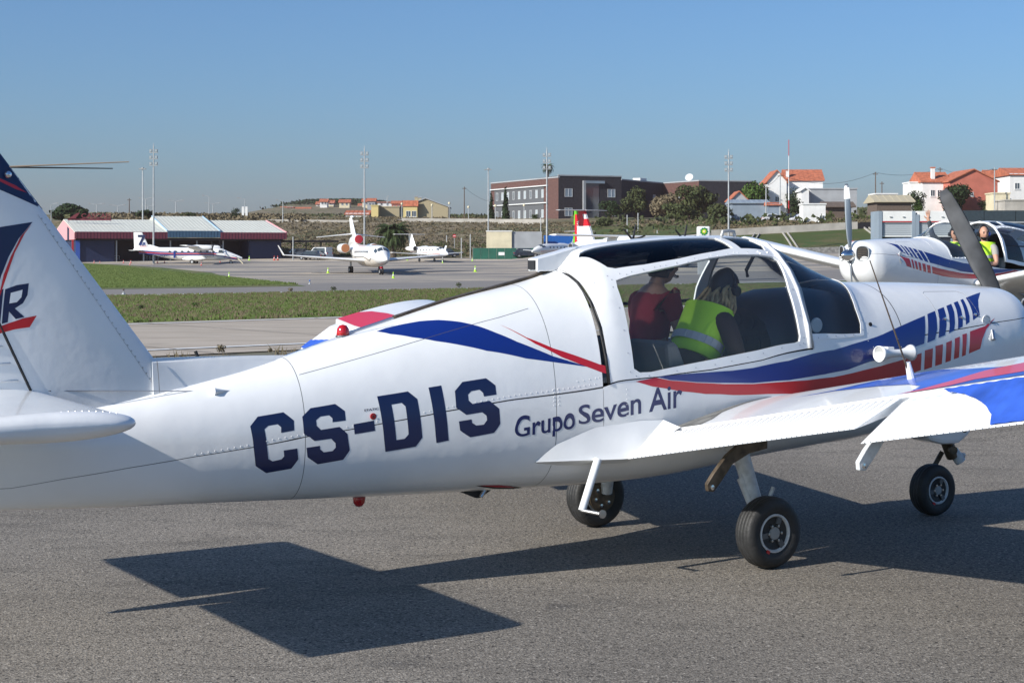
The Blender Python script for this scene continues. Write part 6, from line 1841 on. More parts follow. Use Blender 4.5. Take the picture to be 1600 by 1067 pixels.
        # walkway at the root
        wdec('wing_walkway', [(.50, .03), (.80, .012), (.78, .12), (.66, .3), (.60, .55), (.56, .78), (.50, .78)], M_WALK, .003)
        # panel line in front of the flap and rivets
        pts = []
        for k in range(90):
            t = .8 + k * .028
            q = WT(t, .83, 0); pts.append((Vector((q.x, q.y * sd_, q.z)), Vector((0, 0, 1))))
        rivets('wing_rivets', pts, A, .0042, M_RIVET)
        mb = MB()
        for k in range(48):
            t = .68 + k * .036
            q = Vector((-.842 + pl(t), -t * sd_, hz_(t) - .094))
            mb.box(q.x - .005, q.x + .002, q.y - .003, q.y + .003, q.z - .003, q.z + .003)
        for k in range(56):
            t = 2.43 + k * .037
            q = Vector((-.838 + pl(t), -t * sd_, hz_(t) - drop + .001))
            mb.box(q.x - .005, q.x + .002, q.y - .003, q.y + .003, q.z - .003, q.z + .003)
        tag(mb.build('trailing_edge_rivets', M_RIVET, A), kind='stuff')
        # root fillet aft of the wing
        top = [(-1.352, .672), (-1.234, .765), (-.991, .850), (-.688, .875), (-.52, .87)]
        vs = []; fs = []
        from_side = []
        for s, z in top:
            w, zc, ztp, zb, nt, nb = prm(s)
            zz = min(z, zc - .001)
            k = (zc - zz) / (zc - zb)
            t = w * max(0, 1 - k ** nb) ** (1 / nb)
            from_side.append(Vector((s, -(t + .004) * sd_, z)))
        low = [(-1.352, .452), (-1.2, .50), (-1.05, .545), (-.86, .60), (-.80, .63)]
        lowv = []
        for (s, t), zz in zip(low, (.668, .668, .668, .667, .672)):
            lowv.append(Vector((s, -t * sd_, zz)))
        mid = []
        for a, b in zip(from_side, lowv):
            m_ = a.lerp(b, .55); m_.z -= .25 * (a.z - b.z); m_.y += 0
            mid.append(m_)
        inner = [Vector((p.x, p.y - sd_ * -.06, p.z - .03)) for p in lowv]
        rows = [from_side, mid, lowv, inner]
        vs = [p for r_ in rows for p in r_]
        n = len(top)
        fs = [(i * n + k, i * n + k + 1, (i + 1) * n + k + 1, (i + 1) * n + k) for i in range(3) for k in range(n - 1)]
        # bridge forward to the flap end / wing skin
        mb = MB(); mb.add(vs, fs)
        mb.build('root_fillet', W_, A, smooth=True)
        mb = MB()
        a0, b0 = from_side[-1], lowv[-1]
        q1 = Vector((-.478, -.56 * sd_, WT(.56, 0.0).z + .004)); q2 = Vector((-.478, -.655 * sd_, WT(.655, 0.0).z + .004)); q3 = Vector((-.845, -.655 * sd_, .672))
        mb.add([a0, q1, q2, q3, b0], [(0, 1, 2), (0, 2, 3), (0, 3, 4)])
        mb.build('root_fillet_panel', W_, A)
        # belly of the wing centre to close the root
        # flap brackets
        def bracket(t, z0, m, ln=.36):
            mb = MB()
            s0 = sh_(t)
            prof = [(s0 + .05, z0 - .03), (s0 - .08, z0 - .05), (s0 - .2, z0 - .10), (s0 - .28, z0 - .19), (s0 - .33, z0 - .24), (s0 - .37, z0 - .235), (s0 - .375, z0 - .195), (s0 - .33, z0 - .14), (s0 - .24, z0 - .05), (s0 - .16, z0 + .0), (s0 - .04, z0 + .02), (s0 + .05, z0 + .02)]
            mb.prism(prof, 'y', -t * sd_ - .014, -t * sd_ + .014)
            o = mb.build('hinge_bracket', m, A, bevel=.004)
            MB().lathe([(.0001, -.022), (.014, -.02), (.014, .02), (.0001, .022)], 'y', 10, (s0 - .345, -t * sd_, z0 - .215)).build('bracket_pin', M_CHROME, o)
        bracket(1.3, .80, M_OIL)
        bracket(2.39, 1.03, M_GREYPAINT)
        # main leg
        leg = MB()
        leg.tube([(-.01, -.62 * sd_, .70), (.0, -.72 * sd_, .45), (.03, -.79 * sd_, .24)], [.052, .048, .04], 14)
        L = leg.build('main_leg', M_GREYPAINT, A, smooth=True)
        MB().tube([(-.03, -.62 * sd_, .66), (-.045, -.70 * sd_, .50)], .017, 10).tube([(-.04, -.685 * sd_, .51), (-.01, -.76 * sd_, .34)], .03, 12).build('shock_strut', M_GREYPAINT, L, smooth=True)
        MB().box(-.12, .10, -.66 * sd_ - .05, -.66 * sd_ + .05, .66, .72).build('leg_mount', M_GREYPAINT, L, bevel=.02)
        MB().tube([(.08, -.80 * sd_, .40), (.10, -.81 * sd_, .46)], .012, 6).build('tow_lug', M_GREYPAINT, L)
        wheel(A, (0, -.875 * sd_, .212), .21, .15, sd_)
    MB().box(-.5, .5, -.5, .5, .585, .62) 
    # nose gear
    nf = MB()
    prof = [(2.08, .70), (2.12, .585), (2.17, .535), (2.30, .505), (2.45, .50), (2.56, .56), (2.60, .64), (2.58, .78), (2.1, .76)]
    nf.prism(prof, 'y', -.11, .11)
    nf.build('nose_gear_housing', W_, A, bevel=.03)
    MB().lathe([(.0001, -.006), (.02, -.004), (.02, .004), (.0001, .006)], 'y', 12, (2.50, -.113, .60)).build('housing_hole', M_DARK, A)
    MB().tube([(2.42, 0, .55), (2.48, 0, .43), (2.50, 0, .40)], .045, 12).tube([(2.46, -.02, .46), (2.40, -.1, .46)], .03, 10).build('nose_leg', M_OIL, A, smooth=True)
    MB().tube([(2.50, -.0, .44), (2.55, -.03, .36)], .04, 12).tube([(2.55, 0, .41), (2.60, -.02, .40)], .018, 8).build('shimmy_damper', M_GREYPAINT, A, smooth=True)
    MB().tube([(2.50, .10, .42), (2.42, .115, .30), (2.295, .115, .18)], .018, 8).build('nose_fork', M_OIL, A, smooth=True)
    wheel(A, (2.295, -.0, .18), .18, .14, 1)
    # step, exhaust, drains, beacons
    st = MB()
    st.tube([(-1.0, -.56, .672), (-1.14, -.60, .395)], [.024, .022], 12)
    o = st.build('boarding_step', W_, A, smooth=True)
    MB().tube([(-1.14, -.60, .397), (-1.10, -.74, .39)], .011, 8).lathe([(.0001, -.004), (.024, -.003), (.024, .004), (.0001, .005)], 'y', 12, (-1.10, -.745, .392)).build('step_rung', M_STEEL, o)
    if letters:
        def beacon(s, z, sgn):
            mb = MB()
            mb.lathe([(.034, 0), (.036, sgn * .02), (.032, sgn * .045), (.02, sgn * .062), (.0001, sgn * .067)], 'z', 20, (s, 0, z))
            o = mb.build('beacon', M_BEACON, A, smooth='all')
            MB().lathe([(.042, -.004 * sgn), (.042, sgn * .006), (.036, sgn * .008)], 'z', 20, (s, 0, z)).build('beacon_base', M_STEEL, o)
            mb = MB()
            for k in range(12):
                a_ = k * PI / 6
                mb.tube([(s + math.cos(a_) * .035, math.sin(a_) * .035, z + sgn * .006), (s + math.cos(a_) * .031, math.sin(a_) * .031, z + sgn * .045)], .0022, 5)
            mb.build('beacon_flutes', M_BEACON, o)
        beacon(-2.34, prm(-2.34)[2] - .004, 1)
        beacon(-2.24, prm(-2.24)[3] + .004, -1)
    MB().prism([(-1.66, .485), (-1.55, .44), (-1.52, .44), (-1.45, .48)], 'y', -.13, -.11).build('drain_fin', M_DARK, A)
    MB().tube([(-1.51, -.16, .49), (-1.54, -.16, .45)], .012, 8).build('drain_tube', M_STEEL, A)
    # fairing dark scoop mark under the belly
    patch('belly_black_flash', [[(-1.66, .80), (-1.5, .86), (-1.35, .90), (-1.30, .88), (-1.42, .83)]], .002, M_DARK, A, 1)
    patch('belly_red_flash', [[(-1.63, .80), (-1.5, .835), (-1.36, .86), (-1.42, .83), (-1.5, .81)]], .003, M_RED, A, 1)
    # venturi horn on the starboard cowl
    q0, q1 = SP(1.20, .44), SP(1.50, .43)
    cz = (q0.z + q1.z) / 2 + .005
    mb = MB()
    yv = -(abs(q0.y) + .10)
    prof = [(.052, 0), (.050, .02), (.034, .06), (.026, .10), (.024, .19), (.034, .24), (.050, .275), (.054, .29), (.050, .29), (.030, .24), (.019, .19), (.019, .10), (.030, .055), (.046, .015), (.048, 0)]
    mb.lathe([(r_, h_) for r_, h_ in prof], 'x', 28, (1.14, yv, cz - .02), close=True)
    o = mb.build('venturi_horn', W_, A, smooth='all')
    MB().box(1.24, 1.30, yv + .02, -.40, cz - .02, cz + .02).build('horn_bracket', W_, o, bevel=.005)
    # round ports and fasteners
    q = SP(1.215, .34)
    MB().lathe([(.0001, -.004), (.014, -.003), (.014, .003), (.0001, .004)], 'y', 12, (q.x, q.y - .003, q.z)).build('skin_port', M_DARK, A)
    # cowl door outline and latches
    for sd_ in (1, -1):
        dl = [(1.9, .34), (1.9, .18), (1.93, .165), (2.26, .16), (2.30, .18), (2.31, .34)]
        dl2 = []
        for (a0, b0), (a1, b1) in zip(dl, dl[1:]): dl2 += [(a0 + (a1 - a0) * k / 6, b0 + (b1 - b0) * k / 6) for k in range(6)]
        o = MB().tube([SP(s, p * sd_, .0003) for s, p in dl2 + [dl[-1]]], .0014, 4).build('access_door_edge', M_GREY, A)
        mb = MB()
        for s, p in ((1.95, .335), (2.12, .333), (2.27, .325)):
            q = SP(s, p * sd_, .005)
            mb.lathe([(.0001, -.006), (.011, -.004), (.011, .006), (.0001, .008)], 'y', 10, q)
        mb.build('door_latch', M_CHROME, o)['kind'] = 'stuff'
        q = SP(2.36, .36 * sd_, .004)
        MB().lathe([(.0001, -.004), (.040, -.003), (.040, .003), (.0001, .004)], 'y', 20, q).build('round_cover', W_, A)
        rivets('cover_screws', [(q + Vector((math.cos(k * PI / 4) * .031, -.004 * sd_, math.sin(k * PI / 4) * .031)), Vector((0, -sd_, 0))) for k in range(8)], A, .005, M_STEEL)
        q = SP(2.40, .41 * sd_, .0)
        MB().tube([q, q + Vector((-.02, -.03 * sd_, -.06))], .016, 10).build('breather_tube', M_STEEL, A, smooth=True)
        q = SP(1.70, .12 * sd_, .003)
    # spine aerial and its guy wires
    mast = SP(1.36, .17)
    if letters:
        SW[:] = [.047, .186]
        bw0 = WT(2.0, .415, 0)
        MB().tube([bw0, Vector(WHIP)], [.0055, .003], 6).build('whip_aerial', M_OIL, A)
        MB().tube([bw0 + Vector((.005, 0, -.01)), bw0 + Vector((-.025, 0, .09))], [.024, .014], 10).build('aerial_foot', W_, A)
    MB().tube([(.30, -.09, 1.955), (.31, -.09, 1.985), (.36, -.09, 1.99), (.40, -.09, 1.985), (.41, -.09, 1.945)], .011, 8).build('roof_handle', M_GALV, A, smooth=True)
    # cooling intakes at the nose
    for sd_ in (1, -1):
        ctr = Vector((3.01, -.20 * sd_, 1.40))
        out = Vector((.86, -.5 * sd_, .02)).normalized()
        ax = Vector((0, 0, 1)); bx = out.cross(ax).normalized()
        ring = []
        mb = MB(); mbd = MB()
        n = 22; pts_ = []
        for k in range(n):
            a_ = 2 * PI * k / n
            ca, sa = math.cos(a_), math.sin(a_)
            pts_.append(ctr + bx * math.copysign(abs(ca) ** .7, ca) * .10 + ax * math.copysign(abs(sa) ** .7, sa) * .115)
        mbd.add([p + out * .022 for p in pts_], [tuple(range(n))])
        I = mbd.build('cowl_intake', M_DARK, A)
        for k in range(n):
            mb.tube([pts_[k] + out * .02, pts_[(k + 1) % n] + out * .02], .011, 6, cap=False)
        mb.build('intake_lip', M_GALV, I, smooth='all')
        mb = MB()
        for k in range(5): mb.box(-.07, .07, -.006, .006, -.08 + k * .035, -.07 + k * .035, Matrix.Translation(ctr + out * .026) @ Matrix(((bx.x, out.x, 0), (bx.y, out.y, 0), (bx.z, out.z, 1))).to_4x4())
        mb.build('cylinder_fins', M_OIL, I)
    # spinner and propeller
    hub = Vector((3.07, 0, 1.37))
    MB().lathe([(.0001, .20), (.03, .19), (.07, .14), (.095, .07), (.10, .0), (.10, -.05)], 'x', 28, hub).build('spinner', M_CHROME if not letters else M_CHROME, A, smooth=True)
    MB().lathe([(.06, -.12), (.075, -.06), (.075, .0)], 'x', 16, hub).build('propeller_hub', M_OIL, A)
    bk_ = 1 if letters else .7
    for k in range(2):
        Mx = Matrix.Translation(hub) @ Matrix.Rotation(prop_rot + k * PI, 4, 'X')
        rings = []
        for r_, ch, th, tw in ((.08, .06, .05, 66), (.16, .10, .04, 62), (.28, .15, .03, 56), (.45, .17, .022, 48), (.70, .165, .015, 38), (.90, .15, .011, 32), (1.08, .12, .008, 28), (1.14, .07, .005, 26)):
            a_ = R(tw)
            cx, cy = math.sin(a_), math.cos(a_)
            ring = []
            for j in range(12):
                f_ = 2 * PI * j / 12
                e, g_ = math.cos(f_) * ch * .85 * bk_ / 2, math.sin(f_) * th / 2
                ring.append(Mx @ Vector((e * cx + g_ * cy, -e * cy + g_ * cx, r_)))
            rings.append(ring)
        vs, fs = closed_loft(rings)
        mb = MB(); mb.add(vs, fs)
        mb.build('propeller_blade', M_PROP if letters else M_PROPL, A, smooth='all')
        if not letters:
            mb = MB(); mb.add(*closed_loft([[Mx @ (Mx.inverted() @ p * 1) + (p - p) for p in rings[-3]], rings[-2]]))
            vs2 = []
            cen = lambda rg: sum(rg, Vector()) / len(rg)
            big = [[cen(rg) + (p - cen(rg)) * 1.12 for p in rg] for rg in rings[-3:-1]]
            mb = MB(); mb.add(*closed_loft(big)); mb.build('blade_tip_band', W_, A)
    # ---- paint stripes (both sides)
    for sd_ in (1, -1):
        ex = lambda nm, lp, m, off=.0009: patch(nm, [lp], off, m, A, sd_, ds=.05, dp=.0125)
        ex('stripe_blue', DEC['stripe_blue'], M_BLUE, .0011)
        ex('stripe_red', DEC['stripe_red'], M_RED, .0008)
        ex('swoosh_blue', DEC['swoosh_blue'], M_BLUE, .0008)
        ex('swoosh_red', DEC['swoosh_red'], M_RED, .0013)
        for q in DEC['bars_blue']: ex('blue_bar', q, M_BLUE)
        for q in DEC['bars_red']: ex('red_bar', q, M_RED)
        if letters:
            if sd_ > 0:
                for i, q in enumerate(DEC['letters']):
                    patch('registration_letter', [q] + ([DEC['letter_hole']] if i == 3 else []), .0008, M_NAVY, A, 1, ds=.04, dp=.0125)
            for body, key, bold in (('Grupo', 'text1', .014), ('Seven Air', 'text2', .014)):
                a, b, c = DEC[key]
                me = text_mesh(body, bold)
                bm = bmesh.new(); bm.from_mesh(me)
                xs = [v.co.x for v in bm.verts]
                x0, x1 = min(xs), max(xs)
                cap = .79
                for v in bm.verts:
                    f_ = (v.co.x - x0) / (x1 - x0)
                    if sd_ < 0: s = b[0] + (a[0] - b[0]) * f_
                    else: s = a[0] + (b[0] - a[0]) * f_
                    k_ = (s - a[0]) / (b[0] - a[0])
                    p = a[1] + (b[1] - a[1]) * k_ - .005 - v.co.y / cap * (a[1] - c[1])
                    v.co = SP(s, p * sd_, .0012)
                bm.to_mesh(me); bm.free()
                link('sponsor_lettering', me, mat('deep_blue_lettering', (.004, .014, .10), .35, coat=.3), A)
    # ---- rivets and seams
    hl = lambda s: interp(DEC['seam_h'], s) - .010
    rv = []
    for sd_ in (1, -1):
        rv += srow(-3.3, -.98, hl, .034, sd_)
        rv += [(SP(s, (.43 + .0 * k) * sd_), SP(s, .43 * sd_, .01) - SP(s, .43 * sd_)) for k, s in enumerate((-1.1, -1.06, -1.02, -.98, -.96))]
        rv += prow(-1.255, .44 * sd_, .475 * sd_, 5) + prow(-1.225, .44 * sd_, .475 * sd_, 5)
        rv += prow(-.78, .47 * sd_, .52 * sd_, 7)
        rv += [(SP(s, p * sd_), SP(s, p * sd_, .01) - SP(s, p * sd_)) for s, p in ((1.43, .30), (1.44, .40), (1.46, .43), (1.2, .42), (1.16, .40))]
    def inside(x, y, poly):
        r_ = False
        for (x0, y0), (x1, y1) in zip(poly, poly[1:] + poly[:1]):
            if (y0 > y) != (y1 > y) and x < (x1 - x0) * (y - y0) / (y1 - y0) + x0: r_ = not r_
        return r_
    if letters: rv = [q for q in rv if not any(inside(q[0].x, hl(q[0].x), l_) for l_ in DEC['letters'])]
    rivets('fuselage_rivets', rv, A)
    # canopy row along the roof rail
    rv = []
    for sd_ in (1, -1):
        for k in range(17):
            s = -.86 + k * .085
            p = interp([(-.9, .2), (-.6, .205), (-.2, .196), (.2, .168), (.5, .158)], s) * sd_
            q = SP(s, p, .0045); rv.append((q + Vector((cs, 0, 0)), SP(s, p, .02) - q))
    rivets('roof_screws', rv, A, .004, M_STEEL)
    if letters:
        # upper skin joint, static port
        su = DEC['seam_up']
        MB().tube([SP(s, interp(su, s), .0004) for s in [-2.7 + k * .1 for k in range(15)]], .0014, 4).build('skin_lap_line', M_SEAM, A)
        q = SP(-2.335, .4480, .0012)
        MB().lathe([(.0001, -.003), (.018, -.002), (.018, .003), (.0001, .0035)], 'y', 16, q).build('static_port_ring', M_RED, A)
        MB().lathe([(.0001, -.003), (.013, -.002), (.013, .0045), (.0001, .005)], 'y', 16, q).lathe([(.0001, 0), (.0001, 0)], 'y', 4, q).build('static_port_plate', W_, A)
        MB().lathe([(.0001, -.007), (.005, -.006), (.005, -.004)], 'y', 10, q).build('static_port_hole', M_DARK, A)
        me = text_mesh('STATIC', .02)
        xs = [v.co.x for v in me.vertices]
        for v in me.vertices:
            v.co = SP(-2.345 + v.co.x / max(xs) * .085 - .04, .428 - v.co.y * .010, .002)
        link('static_port_lettering', me, M_NAVY, A)
    # ---- cockpit
    rings = []
    for s, w, top in ((.46, .40, 1.50), (.52, .44, 1.56), (.75, .455, 1.615), (1.0, .44, 1.625), (1.22, .40, 1.60)):
        ring = []
        for k in range(17):
            a_ = PI * k / 16
            c, q = math.cos(a_), math.sin(a_)
            ring.append(Vector((s, math.copysign(abs(c) ** .8, c) * w, 1.1 + (top - 1.1) * abs(q) ** .75)))
        rings.append(ring)
    vs, fs = closed_loft(rings)
    mb = MB(); mb.add(vs, fs); G = mb.build('glareshield', M_PANEL, A, smooth=True)
    mb = MB()
    for k, (y, z) in enumerate(((-.3, 1.38), (-.18, 1.40), (-.06, 1.42), (.08, 1.42), (.2, 1.40), (.31, 1.38), (-.24, 1.27), (-.1, 1.28), (.1, 1.28), (.25, 1.27))):
        mb.lathe([(.045, -.004), (.045, -.012), (.04, -.012)], 'x', 14, (.458, y, z))
    mb.build('instrument', M_DARK, G)
    # fresh-air ball vent behind the windscreen
    q = SP(.732, .375, -.02)
    MB().lathe([(.001, -.01), (.045, -.008), (.048, 0), (.045, .006), (.001, .01)], 'y', 24, q).build('ball_vent', mat('milky_plastic', (.5, .55, .58), .3), A, smooth=True)
    for y in (-.27, .27):
        sb = MB()
        prof = [(-.30, .98), (-.22, .95), (-.27, 1.12), (-.35, 1.30), (-.39, 1.33), (-.44, 1.31), (-.42, 1.12), (-.36, .98)]
        sb.prism(prof, 'y', y - .21, y + .21)
        o = sb.build('seat_back', M_SEAT, A, bevel=.03)
        MB().box(-.28, .22, y - .22, y + .22, .82, .98).build('seat_cushion', M_SEAT, A, bevel=.03)
        MB().tube([(.30, y, .9), (.26, y, 1.2), (.30, y, 1.26)], .014, 8).build('control_stick', M_DARK, A)
    MB().box(-.92, -.45, -.50, .50, 1.10, 1.13).build('luggage_shelf', M_GREY, A)
    MB().tube([(.1, -.02, 1.02), (-.15, -.02, 1.12), (-.4, .0, 1.15)], .03, 8).build('seat_rail', M_GREY, A)
    # inside stiffener across the port window (seen through the glass)
    MB().tube([(-.7 + cs, .50, 1.50), (.50 + cs, .48, 1.53)], .012, 6).build('window_rail', M_DARK, A)
    MB().tube([(.40 + cs, -.30, 1.85), (.36 + cs, -.26, 1.74), (.38 + cs, -.25, 1.70)], .012, 6).build('canopy_handle', M_DARK, A)
    return A
def wheel(A, c, r_, w, sd_):
    T = MB()
    prof = [(r_ * .50, -w * .36), (r_ * .62, -w * .46), (r_ * .80, -w * .5), (r_ * .93, -w * .42), (r_ * .985, -w * .27), (r_ * .975, -w * .255), (r_ * .99, -w * .24),
            (r_ * .998, -w * .1), (r_ * .985, -w * .09), (r_ * .998, -w * .075), (r_, 0)]
    prof = prof + [(a, -b) for a, b in prof[:-1][::-1]]
    T.lathe(prof, 'y', 56, c)
    t = T.build('wheel', M_TYRE, A, smooth='all')
    rr = r_ * .54
    rim = MB()
    o_ = -sd_ * w
    P = [(rr, o_ * .34), (rr * 1.0, o_ * .44), (rr * .93, o_ * .455), (rr * .86, o_ * .40), (rr * .82, o_ * .18), (rr * .55, o_ * .14), (rr * .50, o_ * .30), (rr * .34, o_ * .33), (rr * .32, o_ * .42), (rr * .16, o_ * .44), (.0001, o_ * .44)]
    rim.lathe(P[:6], 'y', 32, c)
    hubm = MB(); hubm.lathe(P[5:], 'y', 24, c)
    P2 = [(rr, -o_ * .34), (rr * .98, -o_ * .42), (rr * .8, -o_ * .40), (rr * .75, -o_ * .2), (.0001, -o_ * .2)]
    rim.lathe(P2, 'y', 32, c)
    rm = rim.build('rim', M_GREYPAINT, t, smooth=True)
    hubm.build('hub', M_GREY, rm, smooth=True)
    bl = MB()
    for k in range(3):
        a_ = k * 2 * PI / 3 + .4
        bl.box(-rr * .14, rr * .14, o_ * .44 if o_ < 0 else o_ * .14, o_ * .14 if o_ < 0 else o_ * .30, rr * .5, rr * .86, Matrix.Translation(c) @ Matrix.Rotation(a_, 4, 'Y'))
    bl.build('rim_web', mat('dark_grey_casting', (.10, .10, .10), .5), rm)
    bl = MB()
    for k in range(6):
        a_ = k * PI / 3
        bl.lathe([(.0001, o_ * .46), (rr * .07, o_ * .455), (rr * .07, o_ * .32)], 'y', 8, (c[0] + math.cos(a_) * rr * .42, c[1], c[2] + math.sin(a_) * rr * .42))
    bl.build('bolts', M_STEEL, rm)
    # brake unit on the inner side
    if r_ > .19:
        bk = MB()
        bk.lathe([(rr * .9, -o_ * .40), (rr * .9, -o_ * .55), (rr * .3, -o_ * .58), (.0001, -o_ * .58)], 'y', 24, c)
        b = bk.build('brake_disc', M_OIL, rm, smooth=True) if False else None
        bk.build('brake_disc', M_OIL, t)
        for k in range(6):
            bb = MB()
            a_ = k * PI / 3 + .3
            bb.lathe([(.0001, -o_ * .64), (rr * .12, -o_ * .63), (rr * .12, -o_ * .55)], 'y', 10, (c[0] + math.cos(a_) * rr * .55, c[1], c[2] + math.sin(a_) * rr * .55))
            bb.build('brake_bolt', M_CHROME, t)
    vb = MB().box(-.012, .012, o_ * .46 if o_ < 0 else o_ * .42, o_ * .42 if o_ < 0 else o_ * .46, -rr * 1.12, -rr * .95, Matrix.Translation(c) @ Matrix.Rotation(.5, 4, 'Y'))
    vb.build('slip_mark', M_RED, t)
WHIP = (-.29, -2.0, 1.81)
PORTBAND = [(4.57, .012), (4.57, .21), (4.47, .30), (4.25, .36), (4.0, .38), (3.7, .36), (3.3, .28), (2.9, .2), (2.9, .012), (3.8, .02), (4.0, .03), (4.2, .012)]
HA = R(32.47)
plane_a = make_trainer('training_aircraft', 'large white low-wing aircraft with dark CS-DIS lettering filling the foreground', (1.034, 10.45, 0), HA, prop_rot=R(-33))
xb, yb = atX(1432, 27.6), 27.6
plane_b = make_trainer('training_aircraft', 'second white aircraft behind the first one, nose left, canopy slid open with two crew', (0, 0, 0), R(209), open_canopy=.93, letters=False, prop_rot=R(4))

# ------------------------------------------------------------------ place the second aircraft and the people in both cockpits
RB = R(219)
mloc = Vector((.632, .53, 1.29))
want = at(1517, 404, 27.4)
rot = Matrix.Rotation(RB, 3, 'Z')
p = want - rot @ mloc
plane_b.location = (p.x, p.y, .44)
plane_b.rotation_euler = (0, 0, RB)
M_SKIN = mat('light_skin', (.50, .27, .18), .55, noise=.08, nscale=20)
M_LIP = mat('lips', (.35, .12, .10), .5)
M_EYE = mat('dark_eyes', (.02, .02, .02), .2)
M_HIVIS = mat('lime_high_visibility_cloth', (.50, .85, .03), .7)
M_REFL = mat('silver_reflective_tape', (.5, .5, .5), .4)
M_REDSH = mat('dark_red_shirt', (.36, .02, .035), .85, noise=.15)
M_GREYSH = mat('stone_grey_tshirt', (.36, .34, .30), .85)
M_DARKSH = mat('charcoal_sleeve', (.035, .045, .055), .8)
M_BROWNSH = mat('dark_brown_jumper', (.06, .035, .025), .85)
M_JEANS = mat('dark_jeans', (.03, .04, .07), .85)
M_HAIRD = mat('black_hair', (.012, .010, .009), .5)
M_HAIRB = mat('blond_hair', (.42, .29, .13), .55, noise=.3, nscale=30)
M_HEADSET = mat('black_headset', (.012, .012, .014), .35)
def skin_obj(name, J, E, root, m, parent, sub=2):
    keys = list(J)
    bm = bmesh.new()
    sk = bm.verts.layers.skin.verify()
    vs = {}
    for k in keys:
        co, r_ = J[k]
        v = bm.verts.new(co)
        rr_ = r_ if isinstance(r_, tuple) else (r_, r_)
        v[sk].radius = rr_
        v[sk].use_root = (k == root)
        vs[k] = v
    for a, b in E: bm.edges.new((vs[a], vs[b]))
    me = bpy.data.meshes.new(name)
    bm.to_mesh(me); bm.free()
    o = link(name, me, m, parent)
    s_ = o.modifiers.new('skin', 'SKIN')
    s_.use_smooth_shade = True
    ss = o.modifiers.new('subdivision', 'SUBSURF')
    ss.levels = ss.render_levels = sub
    return o
def head(parent, pos, yaw, pitch, hair=None, bald=False, headset=True, cups=None, hairlen=.0, beard=False, sunglasses=False):
    H = empty('head_pivot', (0, 0, 0), 0) if False else None
    Mx = Matrix.Translation(pos) @ Matrix.Rotation(yaw, 4, 'Z') @ Matrix.Rotation(pitch, 4, 'Y')
    n, m_ = 28, 20
    def f(th, ph):
        x, y, z = math.sin(ph) * math.cos(th), math.sin(ph) * math.sin(th), math.cos(ph)
        w = 1 - .32 * max(0, -z) ** 1.5
        X, Y_, Z = x * .098 * (1 - .1 * max(0, -z)), y * .076 * w, z * .122
        if x > 0:
            X += .022 * math.exp(-((y * .076) / .011) ** 2 - ((Z + .012) / .022) ** 2)          # nose
            X += .006 * math.exp(-((y * .076) / .03) ** 2 - ((Z + .052) / .010) ** 2)            # lips
            X += .010 * math.exp(-((y * .076) / .025) ** 2 - ((Z + .092) / .018) ** 2)           # chin
            X -= .010 * (math.exp(-((abs(y) * .076 - .031) / .014) ** 2 - ((Z - .012) / .012) ** 2))  # eye sockets
            X += .004 * math.exp(-((abs(y) * .076 - .03) / .022) ** 2 - ((Z - .034) / .009) ** 2)
        return Vector((X, Y_, Z))
    vs = []; fs = []
    for j in range(m_ + 1):
        for i in range(n): vs.append(Mx @ f(2 * PI * i / n, PI * j / m_))
    for j in range(m_):
        for i in range(n): fs.append((j * n + i, (j + 1) * n + i, (j + 1) * n + (i + 1) % n, j * n + (i + 1) % n))
    h = raw('head', vs, fs, M_SKIN, parent, smooth=True)
    for sy in (1, -1):
        MB().lathe([(.0001, -.011), (.009, -.008), (.0125, 0), (.009, .008), (.0001, .011)], 'x', 12, (.084, sy * .031, .012), M=Mx).build('eye', M_EYE, h, smooth=True)
        MB().lathe([(.0001, -.006), (.022, -.004), (.028, .002), (.018, .010), (.0001, .008)], 'y', 12, (.0, sy * .078, -.005), M=Mx).build('ear', M_SKIN, h, smooth=True)
        MB().tube([Mx @ Vector((.093, sy * .016, .032)), Mx @ Vector((.094, sy * .032, .037)), Mx @ Vector((.082, sy * .048, .032))], .0035, 5).build('eyebrow', M_HAIRD, h)
    MB().tube([Mx @ Vector((.088, -.024, -.052)), Mx @ Vector((.102, 0, -.053)), Mx @ Vector((.088, .024, -.052))], .004, 6).build('mouth', M_LIP, h)
    def shell(nm, cond, grow, mm, dz=0):
        vs = []; idx = {}; fs2 = []
        for j in range(m_ + 1):
            for i in range(n):
                th, ph = 2 * PI * i / n, PI * j / m_
                q = f(th, ph)
                idx[(j, i)] = len(vs)
                vs.append(Mx @ (q * (1 + grow) + Vector((0, 0, dz)) + Vector((mnoise.noise(q * 90) * .004,) * 3)))
        for j in range(m_):
            for i in range(n):
                ph = PI * (j + .5) / m_; th = 2 * PI * (i + .5) / n
                if cond(math.cos(th) * math.sin(ph), math.cos(ph)): fs2.append((idx[(j, i)], idx[(j + 1, i)], idx[(j + 1, (i + 1) % n)], idx[(j, (i + 1) % n)]))
        o = raw(nm, vs, fs2, mm, h, smooth=True)
        sf = o.modifiers.new('thickness', 'SOLIDIFY'); sf.thickness = .008; sf.offset = 0
        return o
    if hair:
        if bald: shell('hair', lambda x, z: x < .1 and -.4 < z < .45, .035, hair)
        else: shell('hair', lambda x, z: (z > .42 or (x < .15 and z > -.55)), .09, hair)
        if hairlen:
            vs, fs = [], []
            r = random.Random(3)
            mb = MB()
            for k in range(40):
                a = r.uniform(PI * .55, PI * 1.45); q = Vector((math.cos(a) * .085, math.sin(a) * .08, r.uniform(-.04, .02)))
                w = [Mx @ q]
                for s_ in range(4):
                    q = q + Vector((math.cos(a) * .012 + r.gauss(0, .012), math.sin(a) * .012 + r.gauss(0, .012), -hairlen / 4)); w.append(Mx @ q)
                mb.tube(w, [.010, .013, .013, .011, .005], 5)
            mb.build('hair_strands', M_HAIRB, h, smooth='all')['kind'] = 'stuff'
